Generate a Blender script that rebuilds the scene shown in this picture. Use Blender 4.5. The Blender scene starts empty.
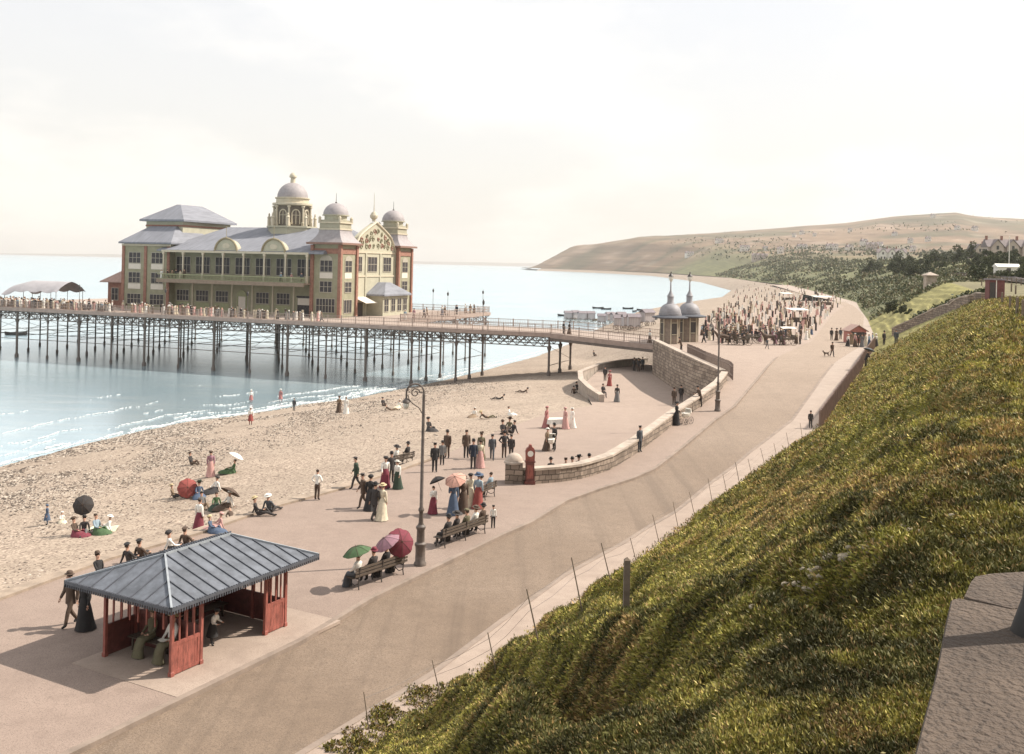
import bpy, bmesh, math, random
import numpy as np
from mathutils import Vector, Matrix, Euler
from mathutils.bvhtree import BVHTree
random.seed(11)
rng = np.random.default_rng(11)
PI = math.pi
scene = bpy.context.scene
COL = scene.collection

# ------------------------------------------------------------------ camera model
FPX = 1003.0; CX, CY = 512.0, 264.7; ROLL = 0.0229; EYE = 12.5
def ray(px, py):
    dx, dy = px - CX, py - CY
    c, s = math.cos(ROLL), math.sin(ROLL)
    return (dx * c + dy * s) / FPX, 1.0, -(-dx * s + dy * c) / FPX
def atz(px, py, z):
    r = ray(px, py); t = (z - EYE) / r[2]
    return Vector((r[0] * t, t, z))
def atd(px, py, t):
    r = ray(px, py)
    return Vector((r[0] * t, t, EYE + r[2] * t))
def sst(a, b, x):
    t = min(1, max(0, (x - a) / (b - a))); return t * t * (3 - 2 * t)
def zroad(y): return 2.5 * sst(55, 115, y)
def zplaza(y): return -1.2 * sst(58, 100, y)
def onsurf(px, py, zf):
    z = 0.0
    for _ in range(25):
        p = atz(px, py, z); z = 0.5 * z + 0.5 * zf(p.y)
    p = atz(px, py, z); return p
SEA = -5.7

# ------------------------------------------------------------------ numpy noise
def vnoise(x, y, seed=0):
    x = np.asarray(x, float); y = np.asarray(y, float)
    xi = np.floor(x).astype(np.int64); yi = np.floor(y).astype(np.int64)
    xf = x - xi; yf = y - yi
    def h(a, b):
        n = (a * 374761393 + b * 668265263 + seed * 974634777) & 0xffffffff
        n = ((n ^ (n >> 13)) * 1274126177) & 0xffffffff
        return ((n ^ (n >> 16)) & 0xffff) / 65535.0
    u = xf * xf * (3 - 2 * xf); v = yf * yf * (3 - 2 * yf)
    return (h(xi, yi) * (1 - u) + h(xi + 1, yi) * u) * (1 - v) + (h(xi, yi + 1) * (1 - u) + h(xi + 1, yi + 1) * u) * v
def fbm(x, y, seed=0, oct=4):
    r = 0; a = .5; x = np.asarray(x, float); y = np.asarray(y, float)
    for o in range(oct):
        r = r + a * vnoise(x, y, seed + o * 17); x = x * 2.03; y = y * 2.03; a *= .5
    return r / (1 - .5 ** oct)
def npsst(a, b, x):
    t = np.clip((x - a) / (b - a), 0, 1); return t * t * (3 - 2 * t)

# ------------------------------------------------------------------ materials
def lin(c):
    c = c / 255.0
    return c / 12.92 if c <= .04045 else ((c + .055) / 1.055) ** 2.4
def S(r, g, b): return (lin(r), lin(g), lin(b), 1)
MATS = {}
def mat(name, base, var=0.25, scale=4.0, rough=0.8, base2=None, bump=0.0, bscale=None, metal=0.0, detail=5, stretch=None, wet=None):
    """noise-mottled procedural principled material; base colours are linear albedo tuples"""
    if name in MATS: return MATS[name]
    m = bpy.data.materials.new(name); m.use_nodes = True
    nt = m.node_tree; N = nt.nodes; L = nt.links
    b = N['Principled BSDF']; b.inputs['Roughness'].default_value = rough; b.inputs['Metallic'].default_value = metal
    tc = N.new('ShaderNodeTexCoord'); src = tc.outputs['Object']
    if stretch:
        mp = N.new('ShaderNodeMapping'); mp.inputs['Scale'].default_value = stretch; L.new(src, mp.inputs[0]); src = mp.outputs[0]
    no = N.new('ShaderNodeTexNoise'); no.inputs['Scale'].default_value = scale; no.inputs['Detail'].default_value = detail; no.inputs['Roughness'].default_value = .65
    L.new(src, no.inputs['Vector'])
    cr = N.new('ShaderNodeValToRGB')
    a = base[:3]; c2 = base2[:3] if base2 else tuple(min(1, x * (1 + var)) for x in a)
    c1 = a if base2 else tuple(x * (1 - var) for x in a)
    cr.color_ramp.elements[0].position = .32; cr.color_ramp.elements[0].color = (*c1, 1)
    cr.color_ramp.elements[1].position = .68; cr.color_ramp.elements[1].color = (*c2, 1)
    L.new(no.outputs[0], cr.inputs[0]); L.new(cr.outputs[0], b.inputs['Base Color'])
    if bump:
        n2 = N.new('ShaderNodeTexNoise'); n2.inputs['Scale'].default_value = bscale or scale * 4; n2.inputs['Detail'].default_value = 3; L.new(src, n2.inputs['Vector'])
        bp = N.new('ShaderNodeBump'); bp.inputs['Strength'].default_value = bump; bp.inputs['Distance'].default_value = .05
        L.new(n2.outputs[0], bp.inputs['Height']); L.new(bp.outputs[0], b.inputs['Normal'])
    MATS[name] = m; return m
def mix_noise(nt, src, scale, c1, c2, lo=.4, hi=.6, detail=6, inp=None, rough=.6):
    N = nt.nodes; L = nt.links
    no = N.new('ShaderNodeTexNoise'); no.inputs['Scale'].default_value = scale; no.inputs['Detail'].default_value = detail; no.inputs['Roughness'].default_value = rough
    L.new(src, no.inputs['Vector'])
    mr = N.new('ShaderNodeMapRange'); mr.inputs[1].default_value = lo; mr.inputs[2].default_value = hi; L.new(no.outputs[0], mr.inputs[0])
    mx = N.new('ShaderNodeMix'); mx.data_type = 'RGBA'
    L.new(mr.outputs[0], mx.inputs[0])
    for sock, c in ((6, c1), (7, c2)):
        if isinstance(c, tuple): mx.inputs[sock].default_value = (*c[:3], 1)
        else: L.new(c, mx.inputs[sock])
    return mx.outputs[2]
def ground_mat(name, c1, c2, c3, scales=(.15, 2.5, 14), rough=.95, bump=.25, bscale=20, speck=None, tracks=None, haze_tone=None):
    m = bpy.data.materials.new(name); m.use_nodes = True
    nt = m.node_tree; N = nt.nodes; L = nt.links; b = N['Principled BSDF']; b.inputs['Roughness'].default_value = rough
    tc = N.new('ShaderNodeTexCoord'); src = tc.outputs['Object']
    o = mix_noise(nt, src, scales[0], c1, c2, .35, .65)
    o = mix_noise(nt, src, scales[1], o, c3, .42, .85)
    if tracks:      # wheel-worn bands running along the road direction
        mp = N.new('ShaderNodeMapping'); mp.inputs['Rotation'].default_value = (0, 0, tracks[0]); mp.inputs['Scale'].default_value = (.7, .025, 1); L.new(src, mp.inputs[0])
        o = mix_noise(nt, mp.outputs[0], 1.6, o, tracks[1], .5, .72, 4)
    o = mix_noise(nt, src, scales[2], o, tuple(x * .72 for x in c1[:3]), .52, .74, 3)
    if haze_tone:       # far ground painted paler, standing in for haze over distance
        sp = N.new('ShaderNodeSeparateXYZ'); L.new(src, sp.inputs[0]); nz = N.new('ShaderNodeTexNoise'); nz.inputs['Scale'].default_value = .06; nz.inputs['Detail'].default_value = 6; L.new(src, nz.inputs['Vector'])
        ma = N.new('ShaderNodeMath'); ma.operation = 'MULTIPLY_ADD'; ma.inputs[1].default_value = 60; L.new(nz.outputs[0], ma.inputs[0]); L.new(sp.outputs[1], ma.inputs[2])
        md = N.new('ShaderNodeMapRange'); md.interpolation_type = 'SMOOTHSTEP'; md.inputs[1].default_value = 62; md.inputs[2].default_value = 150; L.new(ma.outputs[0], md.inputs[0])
        mx = N.new('ShaderNodeMix'); mx.data_type = 'RGBA'; L.new(md.outputs[0], mx.inputs[0]); L.new(o, mx.inputs[6]); L.new(mix_noise(nt, src, .9, tuple(haze_tone), tuple(x * .86 for x in haze_tone), .4, .7), mx.inputs[7]); o = mx.outputs[2]
    if speck:
        vo = N.new('ShaderNodeTexVoronoi'); vo.inputs['Scale'].default_value = speck[0]; L.new(src, vo.inputs['Vector'])
        no = N.new('ShaderNodeTexNoise'); no.inputs['Scale'].default_value = .16; no.inputs['Detail'].default_value = 4; L.new(src, no.inputs['Vector'])
        hs = N.new('ShaderNodeSeparateColor'); L.new(vo.outputs['Color'], hs.inputs[0])
        mr = N.new('ShaderNodeMapRange'); mr.inputs[1].default_value = .55; mr.inputs[2].default_value = 1.0; L.new(hs.outputs[0], mr.inputs[0])
        mu = N.new('ShaderNodeMath'); mu.operation = 'MULTIPLY'; L.new(mr.outputs[0], mu.inputs[0])
        m3 = N.new('ShaderNodeMapRange'); m3.inputs[1].default_value = .38; m3.inputs[2].default_value = .62; L.new(no.outputs[0], m3.inputs[0]); L.new(m3.outputs[0], mu.inputs[1])
        mx = N.new('ShaderNodeMix'); mx.data_type = 'RGBA'; L.new(mu.outputs[0], mx.inputs[0]); L.new(o, mx.inputs[6]); mx.inputs[7].default_value = (*speck[1][:3], 1); o = mx.outputs[2]
        m4 = N.new('ShaderNodeMapRange'); m4.inputs[1].default_value = .62; m4.inputs[2].default_value = 1.0; L.new(hs.outputs[1], m4.inputs[0])
        mx = N.new('ShaderNodeMix'); mx.data_type = 'RGBA'; L.new(m4.outputs[0], mx.inputs[0]); L.new(o, mx.inputs[6]); mx.inputs[7].default_value = (*speck[2][:3], 1); o = mx.outputs[2]
    L.new(o, b.inputs['Base Color'])
    n2 = N.new('ShaderNodeTexNoise'); n2.inputs['Scale'].default_value = bscale; n2.inputs['Detail'].default_value = 4; L.new(src, n2.inputs['Vector'])
    bp = N.new('ShaderNodeBump'); bp.inputs['Strength'].default_value = bump; bp.inputs['Distance'].default_value = .04
    L.new(n2.outputs[0], bp.inputs['Height']); L.new(bp.outputs[0], b.inputs['Normal'])
    MATS[name] = m; return m
def stone_mat(name, c1, c2, bw, bh):
    """roughly coursed stone: brick courses broken up by noise; blocks run along the wall whichever way it turns"""
    m = bpy.data.materials.new(name); m.use_nodes = True
    nt = m.node_tree; N = nt.nodes; L = nt.links; b = N['Principled BSDF']; b.inputs['Roughness'].default_value = .95
    tc = N.new('ShaderNodeTexCoord'); sp = N.new('ShaderNodeSeparateXYZ'); L.new(tc.outputs['Object'], sp.inputs[0])
    nz = N.new('ShaderNodeTexNoise'); nz.inputs['Scale'].default_value = 1.4; nz.inputs['Detail'].default_value = 4; L.new(tc.outputs['Object'], nz.inputs['Vector'])
    ad = N.new('ShaderNodeMath'); ad.operation = 'ADD'; L.new(sp.outputs[0], ad.inputs[0]); L.new(sp.outputs[1], ad.inputs[1])
    a2 = N.new('ShaderNodeMath'); a2.operation = 'MULTIPLY_ADD'; a2.inputs[1].default_value = .45; L.new(nz.outputs[0], a2.inputs[0]); L.new(ad.outputs[0], a2.inputs[2])
    a3 = N.new('ShaderNodeMath'); a3.operation = 'MULTIPLY_ADD'; a3.inputs[1].default_value = .22; L.new(nz.outputs[0], a3.inputs[0]); L.new(sp.outputs[2], a3.inputs[2])
    cb = N.new('ShaderNodeCombineXYZ'); L.new(a2.outputs[0], cb.inputs[0]); L.new(a3.outputs[0], cb.inputs[1])
    br = N.new('ShaderNodeTexBrick'); br.inputs['Scale'].default_value = 1; br.inputs['Brick Width'].default_value = bw; br.inputs['Row Height'].default_value = bh; br.inputs['Mortar Size'].default_value = .028; br.inputs['Bias'].default_value = .1
    br.inputs['Color1'].default_value = (*c1, 1); br.inputs['Color2'].default_value = (*c2, 1); br.inputs['Mortar'].default_value = (*[x * .5 for x in c1], 1); L.new(cb.outputs[0], br.inputs['Vector'])
    o = mix_noise(nt, tc.outputs['Object'], .5, br.outputs['Color'], tuple(x * .55 for x in c1), .5, .75)
    L.new(o, b.inputs['Base Color'])
    bp = N.new('ShaderNodeBump'); bp.inputs['Strength'].default_value = .8; bp.inputs['Distance'].default_value = .06; L.new(nz.outputs[0], bp.inputs['Height']); L.new(bp.outputs[0], b.inputs['Normal'])
    MATS[name] = m; return m
def attr_mat(name, rough=.9, var=.3, scale=3.0, trans=0.0, bump=0):
    m = bpy.data.materials.new(name); m.use_nodes = True
    nt = m.node_tree; N = nt.nodes; L = nt.links; b = N['Principled BSDF']; b.inputs['Roughness'].default_value = rough
    b.inputs['Specular IOR Level'].default_value = .2
    at = N.new('ShaderNodeAttribute'); at.attribute_name = 'Col'
    tc = N.new('ShaderNodeTexCoord')
    no = N.new('ShaderNodeTexNoise'); no.inputs['Scale'].default_value = scale; no.inputs['Detail'].default_value = 5; L.new(tc.outputs['Object'], no.inputs['Vector'])
    mr = N.new('ShaderNodeMapRange'); mr.inputs[1].default_value = .3; mr.inputs[2].default_value = .7; mr.inputs[3].default_value = 1 - var; mr.inputs[4].default_value = 1 + var; L.new(no.outputs[0], mr.inputs[0])
    mx = N.new('ShaderNodeMix'); mx.data_type = 'RGBA'; mx.blend_type = 'MULTIPLY'; mx.inputs[0].default_value = 1
    L.new(at.outputs['Color'], mx.inputs[6]); L.new(mr.outputs[0], mx.inputs[7]); L.new(mx.outputs[2], b.inputs['Base Color'])
    if trans: b.inputs['Subsurface Weight'].default_value = 0
    if bump:
        bp = N.new('ShaderNodeBump'); bp.inputs['Strength'].default_value = bump; bp.inputs['Distance'].default_value = .1
        L.new(no.outputs[0], bp.inputs['Height']); L.new(bp.outputs[0], b.inputs['Normal'])
    MATS[name] = m; return m

# ------------------------------------------------------------------ mesh builder
class MB:
    def __init__(s): s.v = []; s.f = []; s.m = []; s.M = None; s.mi = 0
    def _add(s, vs, fs, mi=None):
        o = len(s.v)
        s.v += [tuple(s.M @ Vector(p)) if s.M is not None else tuple(p) for p in vs]
        s.f += [tuple(o + i for i in f) for f in fs]
        s.m += [s.mi if mi is None else mi] * len(fs)
        return s
    def box(s, x0, y0, z0, x1, y1, z1, mi=None):
        vs = [(x, y, z) for z in (z0, z1) for y in (y0, y1) for x in (x0, x1)]
        return s._add(vs, [(0, 2, 3, 1), (4, 5, 7, 6), (0, 1, 5, 4), (2, 6, 7, 3), (0, 4, 6, 2), (1, 3, 7, 5)], mi)
    def bar(s, a, b, w, h=None, mi=None, up=(0, 0, 1)):
        a, b = Vector(a), Vector(b); d = (b - a).normalized(); h = h or w; up = Vector(up)
        if abs(d.dot(up)) > .99: up = Vector((0, 1, 0))
        x = d.cross(up).normalized() * w / 2; y = x.cross(d).normalized() * h / 2
        vs = [p + sx * x + sy * y for p in (a, b) for sx, sy in ((-1, -1), (1, -1), (1, 1), (-1, 1))]
        return s._add(vs, [(0, 1, 2, 3), (7, 6, 5, 4), (0, 4, 5, 1), (1, 5, 6, 2), (2, 6, 7, 3), (3, 7, 4, 0)], mi)
    def tube(s, pts, r, n=8, mi=None, cap=True):
        pts = [Vector(p) for p in pts]; k = len(pts); rs = r if isinstance(r, (list, tuple)) else [r] * k
        vs = []; fs = []; px = None
        for i, p in enumerate(pts):
            d = (pts[min(i + 1, k - 1)] - pts[max(i - 1, 0)])
            d = d.normalized() if d.length > 1e-9 else Vector((0, 0, 1))
            if px is None:
                ref = Vector((0, 0, 1)) if abs(d.z) < .9 else Vector((0, 1, 0)); x = d.cross(ref).normalized()
            else: x = (px - d * px.dot(d)).normalized()
            px = x; y = d.cross(x)
            vs += [p + (x * math.cos(2 * PI * j / n) + y * math.sin(2 * PI * j / n)) * rs[i] for j in range(n)]
        for i in range(k - 1):
            fs += [(i * n + j, i * n + (j + 1) % n, (i + 1) * n + (j + 1) % n, (i + 1) * n + j) for j in range(n)]
        if cap: fs += [tuple(range(n))[::-1], tuple((k - 1) * n + j for j in range(n))]
        return s._add(vs, fs, mi)
    def lathe(s, prof, n=16, mi=None, c=(0, 0, 0), cap=True, rot=0.0, sx=1.0, sy=1.0):
        vs = []; fs = []; k = len(prof)
        for r, z in prof: vs += [(c[0] + sx * r * math.cos(2 * PI * j / n + rot), c[1] + sy * r * math.sin(2 * PI * j / n + rot), c[2] + z) for j in range(n)]
        for i in range(k - 1): fs += [(i * n + j, i * n + (j + 1) % n, (i + 1) * n + (j + 1) % n, (i + 1) * n + j) for j in range(n)]
        if cap: fs += [tuple(range(n))[::-1], tuple((k - 1) * n + j for j in range(n))]
        return s._add(vs, fs, mi)
    def ell(s, c, r, nu=10, nv=6, mi=None):
        prof = [(max(.001, math.sin(PI * i / nv)), -math.cos(PI * i / nv)) for i in range(nv + 1)]
        vs = []; fs = []
        for a, z in prof: vs += [(c[0] + r[0] * a * math.cos(2 * PI * j / nu), c[1] + r[1] * a * math.sin(2 * PI * j / nu), c[2] + r[2] * z) for j in range(nu)]
        for i in range(nv): fs += [(i * nu + j, i * nu + (j + 1) % nu, (i + 1) * nu + (j + 1) % nu, (i + 1) * nu + j) for j in range(nu)]
        return s._add(vs, fs, mi)
    def loft(s, rings, mi=None, cap=True):
        n = len(rings[0]); vs = [p for r in rings for p in r]; fs = []
        for i in range(len(rings) - 1): fs += [(i * n + j, i * n + (j + 1) % n, (i + 1) * n + (j + 1) % n, (i + 1) * n + j) for j in range(n)]
        if cap: fs += [tuple(range(n))[::-1], tuple((len(rings) - 1) * n + j for j in range(n))]
        return s._add(vs, fs, mi)
    def prism(s, poly, axis, a, b, mi=None):
        """poly: 2-D outline; extruded along axis 'x','y' or 'z' from a to b"""
        def P(p, t): return {'x': (t, p[0], p[1]), 'y': (p[0], t, p[1]), 'z': (p[0], p[1], t)}[axis]
        n = len(poly); vs = [P(p, a) for p in poly] + [P(p, b) for p in poly]
        return s._add(vs, [tuple(range(n))[::-1], tuple(range(n, 2 * n))] + [(i, (i + 1) % n, n + (i + 1) % n, n + i) for i in range(n)], mi)
    def hip(s, x0, x1, y0, y1, z0, z1, rx0, rx1, ry0=None, ry1=None, th=.18, mi=None):
        if ry0 is None: ry0 = ry1 = (y0 + y1) / 2
        vs = [(x0, y0, z0 - th), (x1, y0, z0 - th), (x1, y1, z0 - th), (x0, y1, z0 - th), (x0, y0, z0), (x1, y0, z0), (x1, y1, z0), (x0, y1, z0), (rx0, ry0, z1), (rx1, ry0, z1), (rx1, ry1 + .001, z1), (rx0, ry1 + .001, z1)]
        return s._add(vs, [(0, 3, 2, 1), (0, 1, 5, 4), (1, 2, 6, 5), (2, 3, 7, 6), (3, 0, 4, 7), (4, 5, 9, 8), (5, 6, 10, 9), (6, 7, 11, 10), (7, 4, 8, 11), (8, 9, 10, 11)], mi)
    def mesh(s, name, mats, smooth=False):
        me = bpy.data.meshes.new(name); me.from_pydata(s.v, [], s.f); me.update()
        for m in (mats if isinstance(mats, (list, tuple)) else [mats]): me.materials.append(m)
        me.polygons.foreach_set('material_index', s.m)
        bm = bmesh.new(); bm.from_mesh(me); bmesh.ops.recalc_face_normals(bm, faces=bm.faces); bm.to_mesh(me); bm.free()
        if smooth:
            me.polygons.foreach_set('use_smooth', [True] * len(me.polygons))
            try: me.set_sharp_from_angle(angle=math.radians(40))
            except Exception: pass
        return me
    def build(s, name, mats, parent=None, smooth=False, link=True):
        o = bpy.data.objects.new(name, s.mesh(name, mats, smooth))
        if link: COL.objects.link(o)
        if parent is not None: o.parent = parent
        return o
def tag(o, label=None, cat=None, group=None, kind=None):
    if label: o['label'] = label
    if cat: o['category'] = cat
    if group: o['group'] = group
    if kind: o['kind'] = kind
    return o
def thing(name, label, cat, loc=(0, 0, 0), rz=0.0, group=None, link=True):
    o = bpy.data.objects.new(name, None); o.empty_display_size = .3
    if link: COL.objects.link(o)
    o.location = loc; o.rotation_euler = (0, 0, rz)
    return tag(o, label, cat, group)
KIDS = {}
def kids(o): return [c for c in bpy.data.objects if c.parent == o] if o.name not in KIDS else KIDS[o.name]
def dup(root, loc, rz=0.0, label=None, group=None, scale=1.0):
    r = root.copy(); COL.objects.link(r); r.location = loc; r.rotation_euler = (0, 0, rz); r.scale = (scale,) * 3
    if label: r['label'] = label
    if group: r['group'] = group
    for c in kids(root):
        d = c.copy(); COL.objects.link(d); d.parent = r
        for e in kids(c):
            g = e.copy(); COL.objects.link(g); g.parent = d
    return r
def npmesh(name, V, F, mats, cols=None, smooth=False, link=True):
    """V (n,3) F (m,4) or (m,3) arrays"""
    me = bpy.data.meshes.new(name); n = len(V); k = F.shape[1]; m = len(F)
    me.vertices.add(n); me.vertices.foreach_set('co', np.ascontiguousarray(V, np.float32).ravel())
    me.loops.add(m * k); me.loops.foreach_set('vertex_index', np.ascontiguousarray(F, np.int32).ravel())
    me.polygons.add(m); me.polygons.foreach_set('loop_start', np.arange(0, m * k, k, dtype=np.int32))
    if smooth: me.polygons.foreach_set('use_smooth', np.ones(m, bool))
    me.update(calc_edges=True); me.validate()
    if cols is not None:
        a = me.color_attributes.new('Col', 'FLOAT_COLOR', 'POINT')
        c4 = np.ones((n, 4), np.float32); c4[:, :3] = cols; a.data.foreach_set('color', c4.ravel())
    for x in (mats if isinstance(mats, (list, tuple)) else [mats]): me.materials.append(x)
    o = bpy.data.objects.new(name, me)
    if link: COL.objects.link(o)
    return o
def gridfaces(nr, nc):
    i = np.arange(nr - 1)[:, None] * nc + np.arange(nc - 1)[None, :]
    return np.stack([i, i + 1, i + nc + 1, i + nc], -1).reshape(-1, 4)
# ================================================================== SETTING: terrain
M_road = ground_mat('road_gravel', (.19, .136, .095), (.235, .173, .125), (.15, .108, .076), (.12, 1.6, 30), bump=.35, tracks=(.48, (.125, .090, .064)), haze_tone=(.36, .278, .215), speck=(34, (.255, .195, .148), (.125, .09, .066)))
M_prom = ground_mat('promenade_asphalt', (.255, .19, .154), (.305, .23, .188), (.205, .15, .122), (.13, 1.1, 30), bump=.25, haze_tone=(.37, .285, .23), speck=(40, (.31, .24, .195), (.19, .142, .114)))
M_walk = ground_mat('pale_pavement', (.32, .245, .195), (.375, .295, .24), (.255, .195, .157), (.2, 1.3, 20), bump=.2, haze_tone=(.36, .29, .24))
M_beach = ground_mat('shingle', (.315, .248, .188), (.38, .305, .235), (.245, .19, .145), (.07, .8, 7), bump=.7, bscale=9, speck=(9, (.52, .41, .32), (.13, .09, .068)))
M_kerb = mat('kerb_stone', (.245, .19, .152), .2, 1.2, .9, bump=.2)
M_stone = stone_mat('rubble_stone', (.17, .13, .10), (.33, .26, .205), .55, .3)
M_cope = mat('coping_stone', (.40, .33, .27), .25, 1.5, .9, bump=.3)

GROUND = []          # (verts, faces) for placement rays
def strip(name, L, R, zf, mats, nx=6, step=1.5, thick=None, kind='structure', close_z=None):
    """ruled ground sheet between two world polylines given in matching pairs"""
    rows = []
    for i in range(len(L) - 1):
        a0, a1, b0, b1 = (Vector(L[i]), Vector(L[i + 1]), Vector(R[i]), Vector(R[i + 1]))
        n = max(1, int(min(60, max((a1 - a0).length, (b1 - b0).length) / step)))
        for k in range(n + (1 if i == len(L) - 2 else 0)):
            t = k / n; rows.append((a0.lerp(a1, t), b0.lerp(b1, t)))
    V = np.array([[[*(a.lerp(b, j / nx))] for j in range(nx + 1)] for a, b in rows], float)
    if zf is not None: V[..., 2] = np.vectorize(zf)(V[..., 0], V[..., 1])
    F = gridfaces(len(rows), nx + 1)
    V = V.reshape(-1, 3)
    o = npmesh(name, V, F, mats, smooth=True); o['kind'] = kind
    GROUND.append((V, F)); return o

def RD(px, py): return onsurf(px, py, zroad)
def PL(px, py): return onsurf(px, py, zplaza)
# foot of the grassy bank (world X as a function of depth Y)
FT = np.array([(-120, -64), (-17 - 15.7, -30), (-17, 0), (-1.7, 28.7), (5.6, 42.4), (17.4, 65.2), (23.3, 75), (36, 103), (50, 137), (71, 198), (96, 276), (117, 340), (138, 436), (199, 720), (290, 1393), (340, 2300), (262, 3000), (100, 3500), (60, 3650), (40, 4600)][1:], float)
def Xf(y): return np.interp(y, FT[:, 1], FT[:, 0])
W_PILLAR = RD(518, 483)
CORNER = Vector((21.0, 97.6, 0)); KIOSK_END = Vector((19.1, 130, 0))
wall_px = [(518, 483), (535, 484), (560, 482), (581, 479), (598, 474), (612, 469), (637, 453), (658, 437), (673, 425), (701, 406), (720, 391)]
WALL1 = [RD(*p) for p in wall_px] + [Vector((20.75, 95.6, 0))]
WALL2 = [CORNER, Vector((20.0, 105, 0)), Vector((19.4, 113, 0)), KIOSK_END]

# kerb line between the esplanade pavement and the carriageway
K_px = [(-150, 858), (65, 754), (200, 688.5), (300, 640), (368, 599), (434, 567), (500, 535), (530, 522), (566, 500), (600, 488), (632, 478), (653, 469), (683, 446), (714, 420), (734, 406), (757, 379), (777, 357), (812, 341)]
K = [RD(*p) for p in K_px] + [Vector((74.6, 233, 0)), Vector((99, 298, 0)), Vector((108, 340, 0))]
R_px = [(100, 876), (320, 742), (433, 673), (500, 622), (565, 575), (623, 543), (650, 526), (675, 512), (690, 500), (702, 490), (712, 482), (735, 465), (750, 452), (770, 437), (792, 420), (815, 388), (833, 364), (862, 345)]
R = [RD(*p) for p in R_px] + [Vector((82, 233, 0)), Vector((102, 298, 0)), Vector((113, 340, 0))]
zr2 = lambda x, y: zroad(y)
ROADZ = lambda x, y: zroad(y) - .12 * (1 - sst(100, 120, y)) + .004 * sst(100, 120, y)
strip('road', K, R, ROADZ, M_road, nx=8)
# right-hand pavement up to the foot of the bank
RW = []
for i, p in enumerate(R):
    if p.y < 145: RW.append(Vector((float(Xf(p.y)) + .25, p.y + 0.0, 0)))
strip('pavement', R[:len(RW)], RW, zr2, M_walk, nx=4)
# esplanade: from the sea wall to the kerb, falling to the lower plaza
U_px = [(-200, 660), (0, 600), (109, 560), (200, 534), (270, 509), (340, 490), (399, 471), (440, 456), (490, 434), (545, 414), (592, 405)]
U = [atz(*p, 0) if i < 8 else PL(*p) for i, p in enumerate(U_px)] + [PL(583, 385), PL(600, 369), PL(651, 364)]
A_R = [RD(-150, 858), RD(65, 754), RD(200, 688.5), RD(300, 640), RD(368, 599), RD(434, 567), RD(500, 535), RD(518, 483), WALL1[3], WALL1[6], WALL1[8], WALL1[9], Vector((21.6, 98, 0)), Vector((19.2, 129, 0))]
zA = lambda x, y: zplaza(y)
strip('promenade', U, A_R, zA, M_prom, nx=10)
B_L = [RD(518, 483), RD(535, 484), WALL1[3], WALL1[5], WALL1[6], WALL1[8], WALL1[9], WALL1[10], CORNER, WALL2[2], KIOSK_END, Vector((26, 150, 0)), Vector((42, 200, 0)), Vector((70, 270, 0)), Vector((96, 340, 0))]
B_R = [RD(500, 535), RD(530, 522), RD(566, 500), RD(632, 478), RD(653, 469), RD(683, 446), RD(714, 420), RD(734, 406), RD(757, 379), RD(777, 357), RD(812, 341), Vector((60, 190, 0)), Vector((74.6, 233, 0)), Vector((99, 298, 0)), Vector((108, 340, 0))]
strip('pavement', B_L, B_R, zr2, M_prom, nx=6)
# far strand road behind the crowd, to the bluff foot
strip('path', [Vector((112, 345, 0)), Vector((112, 345, 0)), Vector((128, 440, 0)), Vector((186, 720, 0))], [Vector((96, 339, 0)), Vector((117, 341, 0)), Vector((140, 440, 0)), Vector((202, 720, 0))], lambda x, y: 2.5, M_walk, nx=3, step=20)
# gap between esplanade kerb area and bank foot for Y>145
strip('pavement', [Vector((48.7, 139, 0)), Vector((82, 233, 0)), Vector((102, 298, 0)), Vector((113, 340, 0))], [Vector((float(Xf(y)) + .3, y, 0)) for y in (139, 233, 298, 340)], zr2, M_walk, nx=2, step=6)

# kerbstones
def kerb(pts, name, w=.22, top=.015):
    mb = MB(); rows = []
    P = []
    for i in range(len(pts) - 1):
        n = max(1, int((pts[i + 1] - pts[i]).length / 1.5))
        P += [pts[i].lerp(pts[i + 1], k / n) for k in range(n)]
    P.append(pts[-1]); rings = []
    for i, p in enumerate(P):
        d = (P[min(i + 1, len(P) - 1)] - P[max(i - 1, 0)]); d.z = 0; d.normalize(); nrm = Vector((-d.y, d.x, 0)); z = zroad(p.y)
        a = p - nrm * w / 2; b = p + nrm * w / 2
        rings.append([(a.x, a.y, z - .3), (b.x, b.y, z - .3), (b.x, b.y, z + top), (a.x, a.y, z + top)])
    mb.loft(rings); o = mb.build(name, M_kerb); o['kind'] = 'structure'; return o
kerb(K[:17], 'kerb'); kerb(R[:17], 'kerb')

# ------------------------------------------------------------------ beach and sea
W_px = [(-200, 515), (0, 467), (46, 454), (107, 439), (142, 431), (178, 423), (249, 414), (300, 405), (345, 400), (378, 393), (418, 386), (450, 379), (490, 369), (540, 355), (575, 342), (600, 328), (640, 311), (680, 303), (722, 297), (731, 290.5)]
W = [atz(*p, SEA) for p in W_px] + [Vector((262, 1393, SEA)), Vector((318, 2300, SEA)), Vector((240, 2970, SEA)), Vector((84, 3460, SEA))]
Uz = [-1.7, -1.7, -1.7, -1.55, -1.2, -.8, -.35, -.06]
UB = [Vector((p.x, p.y, Uz[i])) for i, p in enumerate(U[:8])] + [Vector((p.x, p.y, p.z - .05)) for p in U[8:11]]
UB += [Vector((U[11].x, U[11].y, -2.1)), Vector((U[12].x, U[12].y, -2.3)), Vector((U[13].x, U[13].y, -2.2)), Vector((26, 150, 2.0)), Vector((42, 200, 2.4)), Vector((70, 270, 2.45)), Vector((100, 345, 2.45)), Vector((128, 440, 2.45)), Vector((190, 720, 2.4)), Vector((292, 1393, 2.6)), Vector((345, 2300, 2.6)), Vector((266, 3000, 2.6)), Vector((104, 3500, 2.6))]
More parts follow.
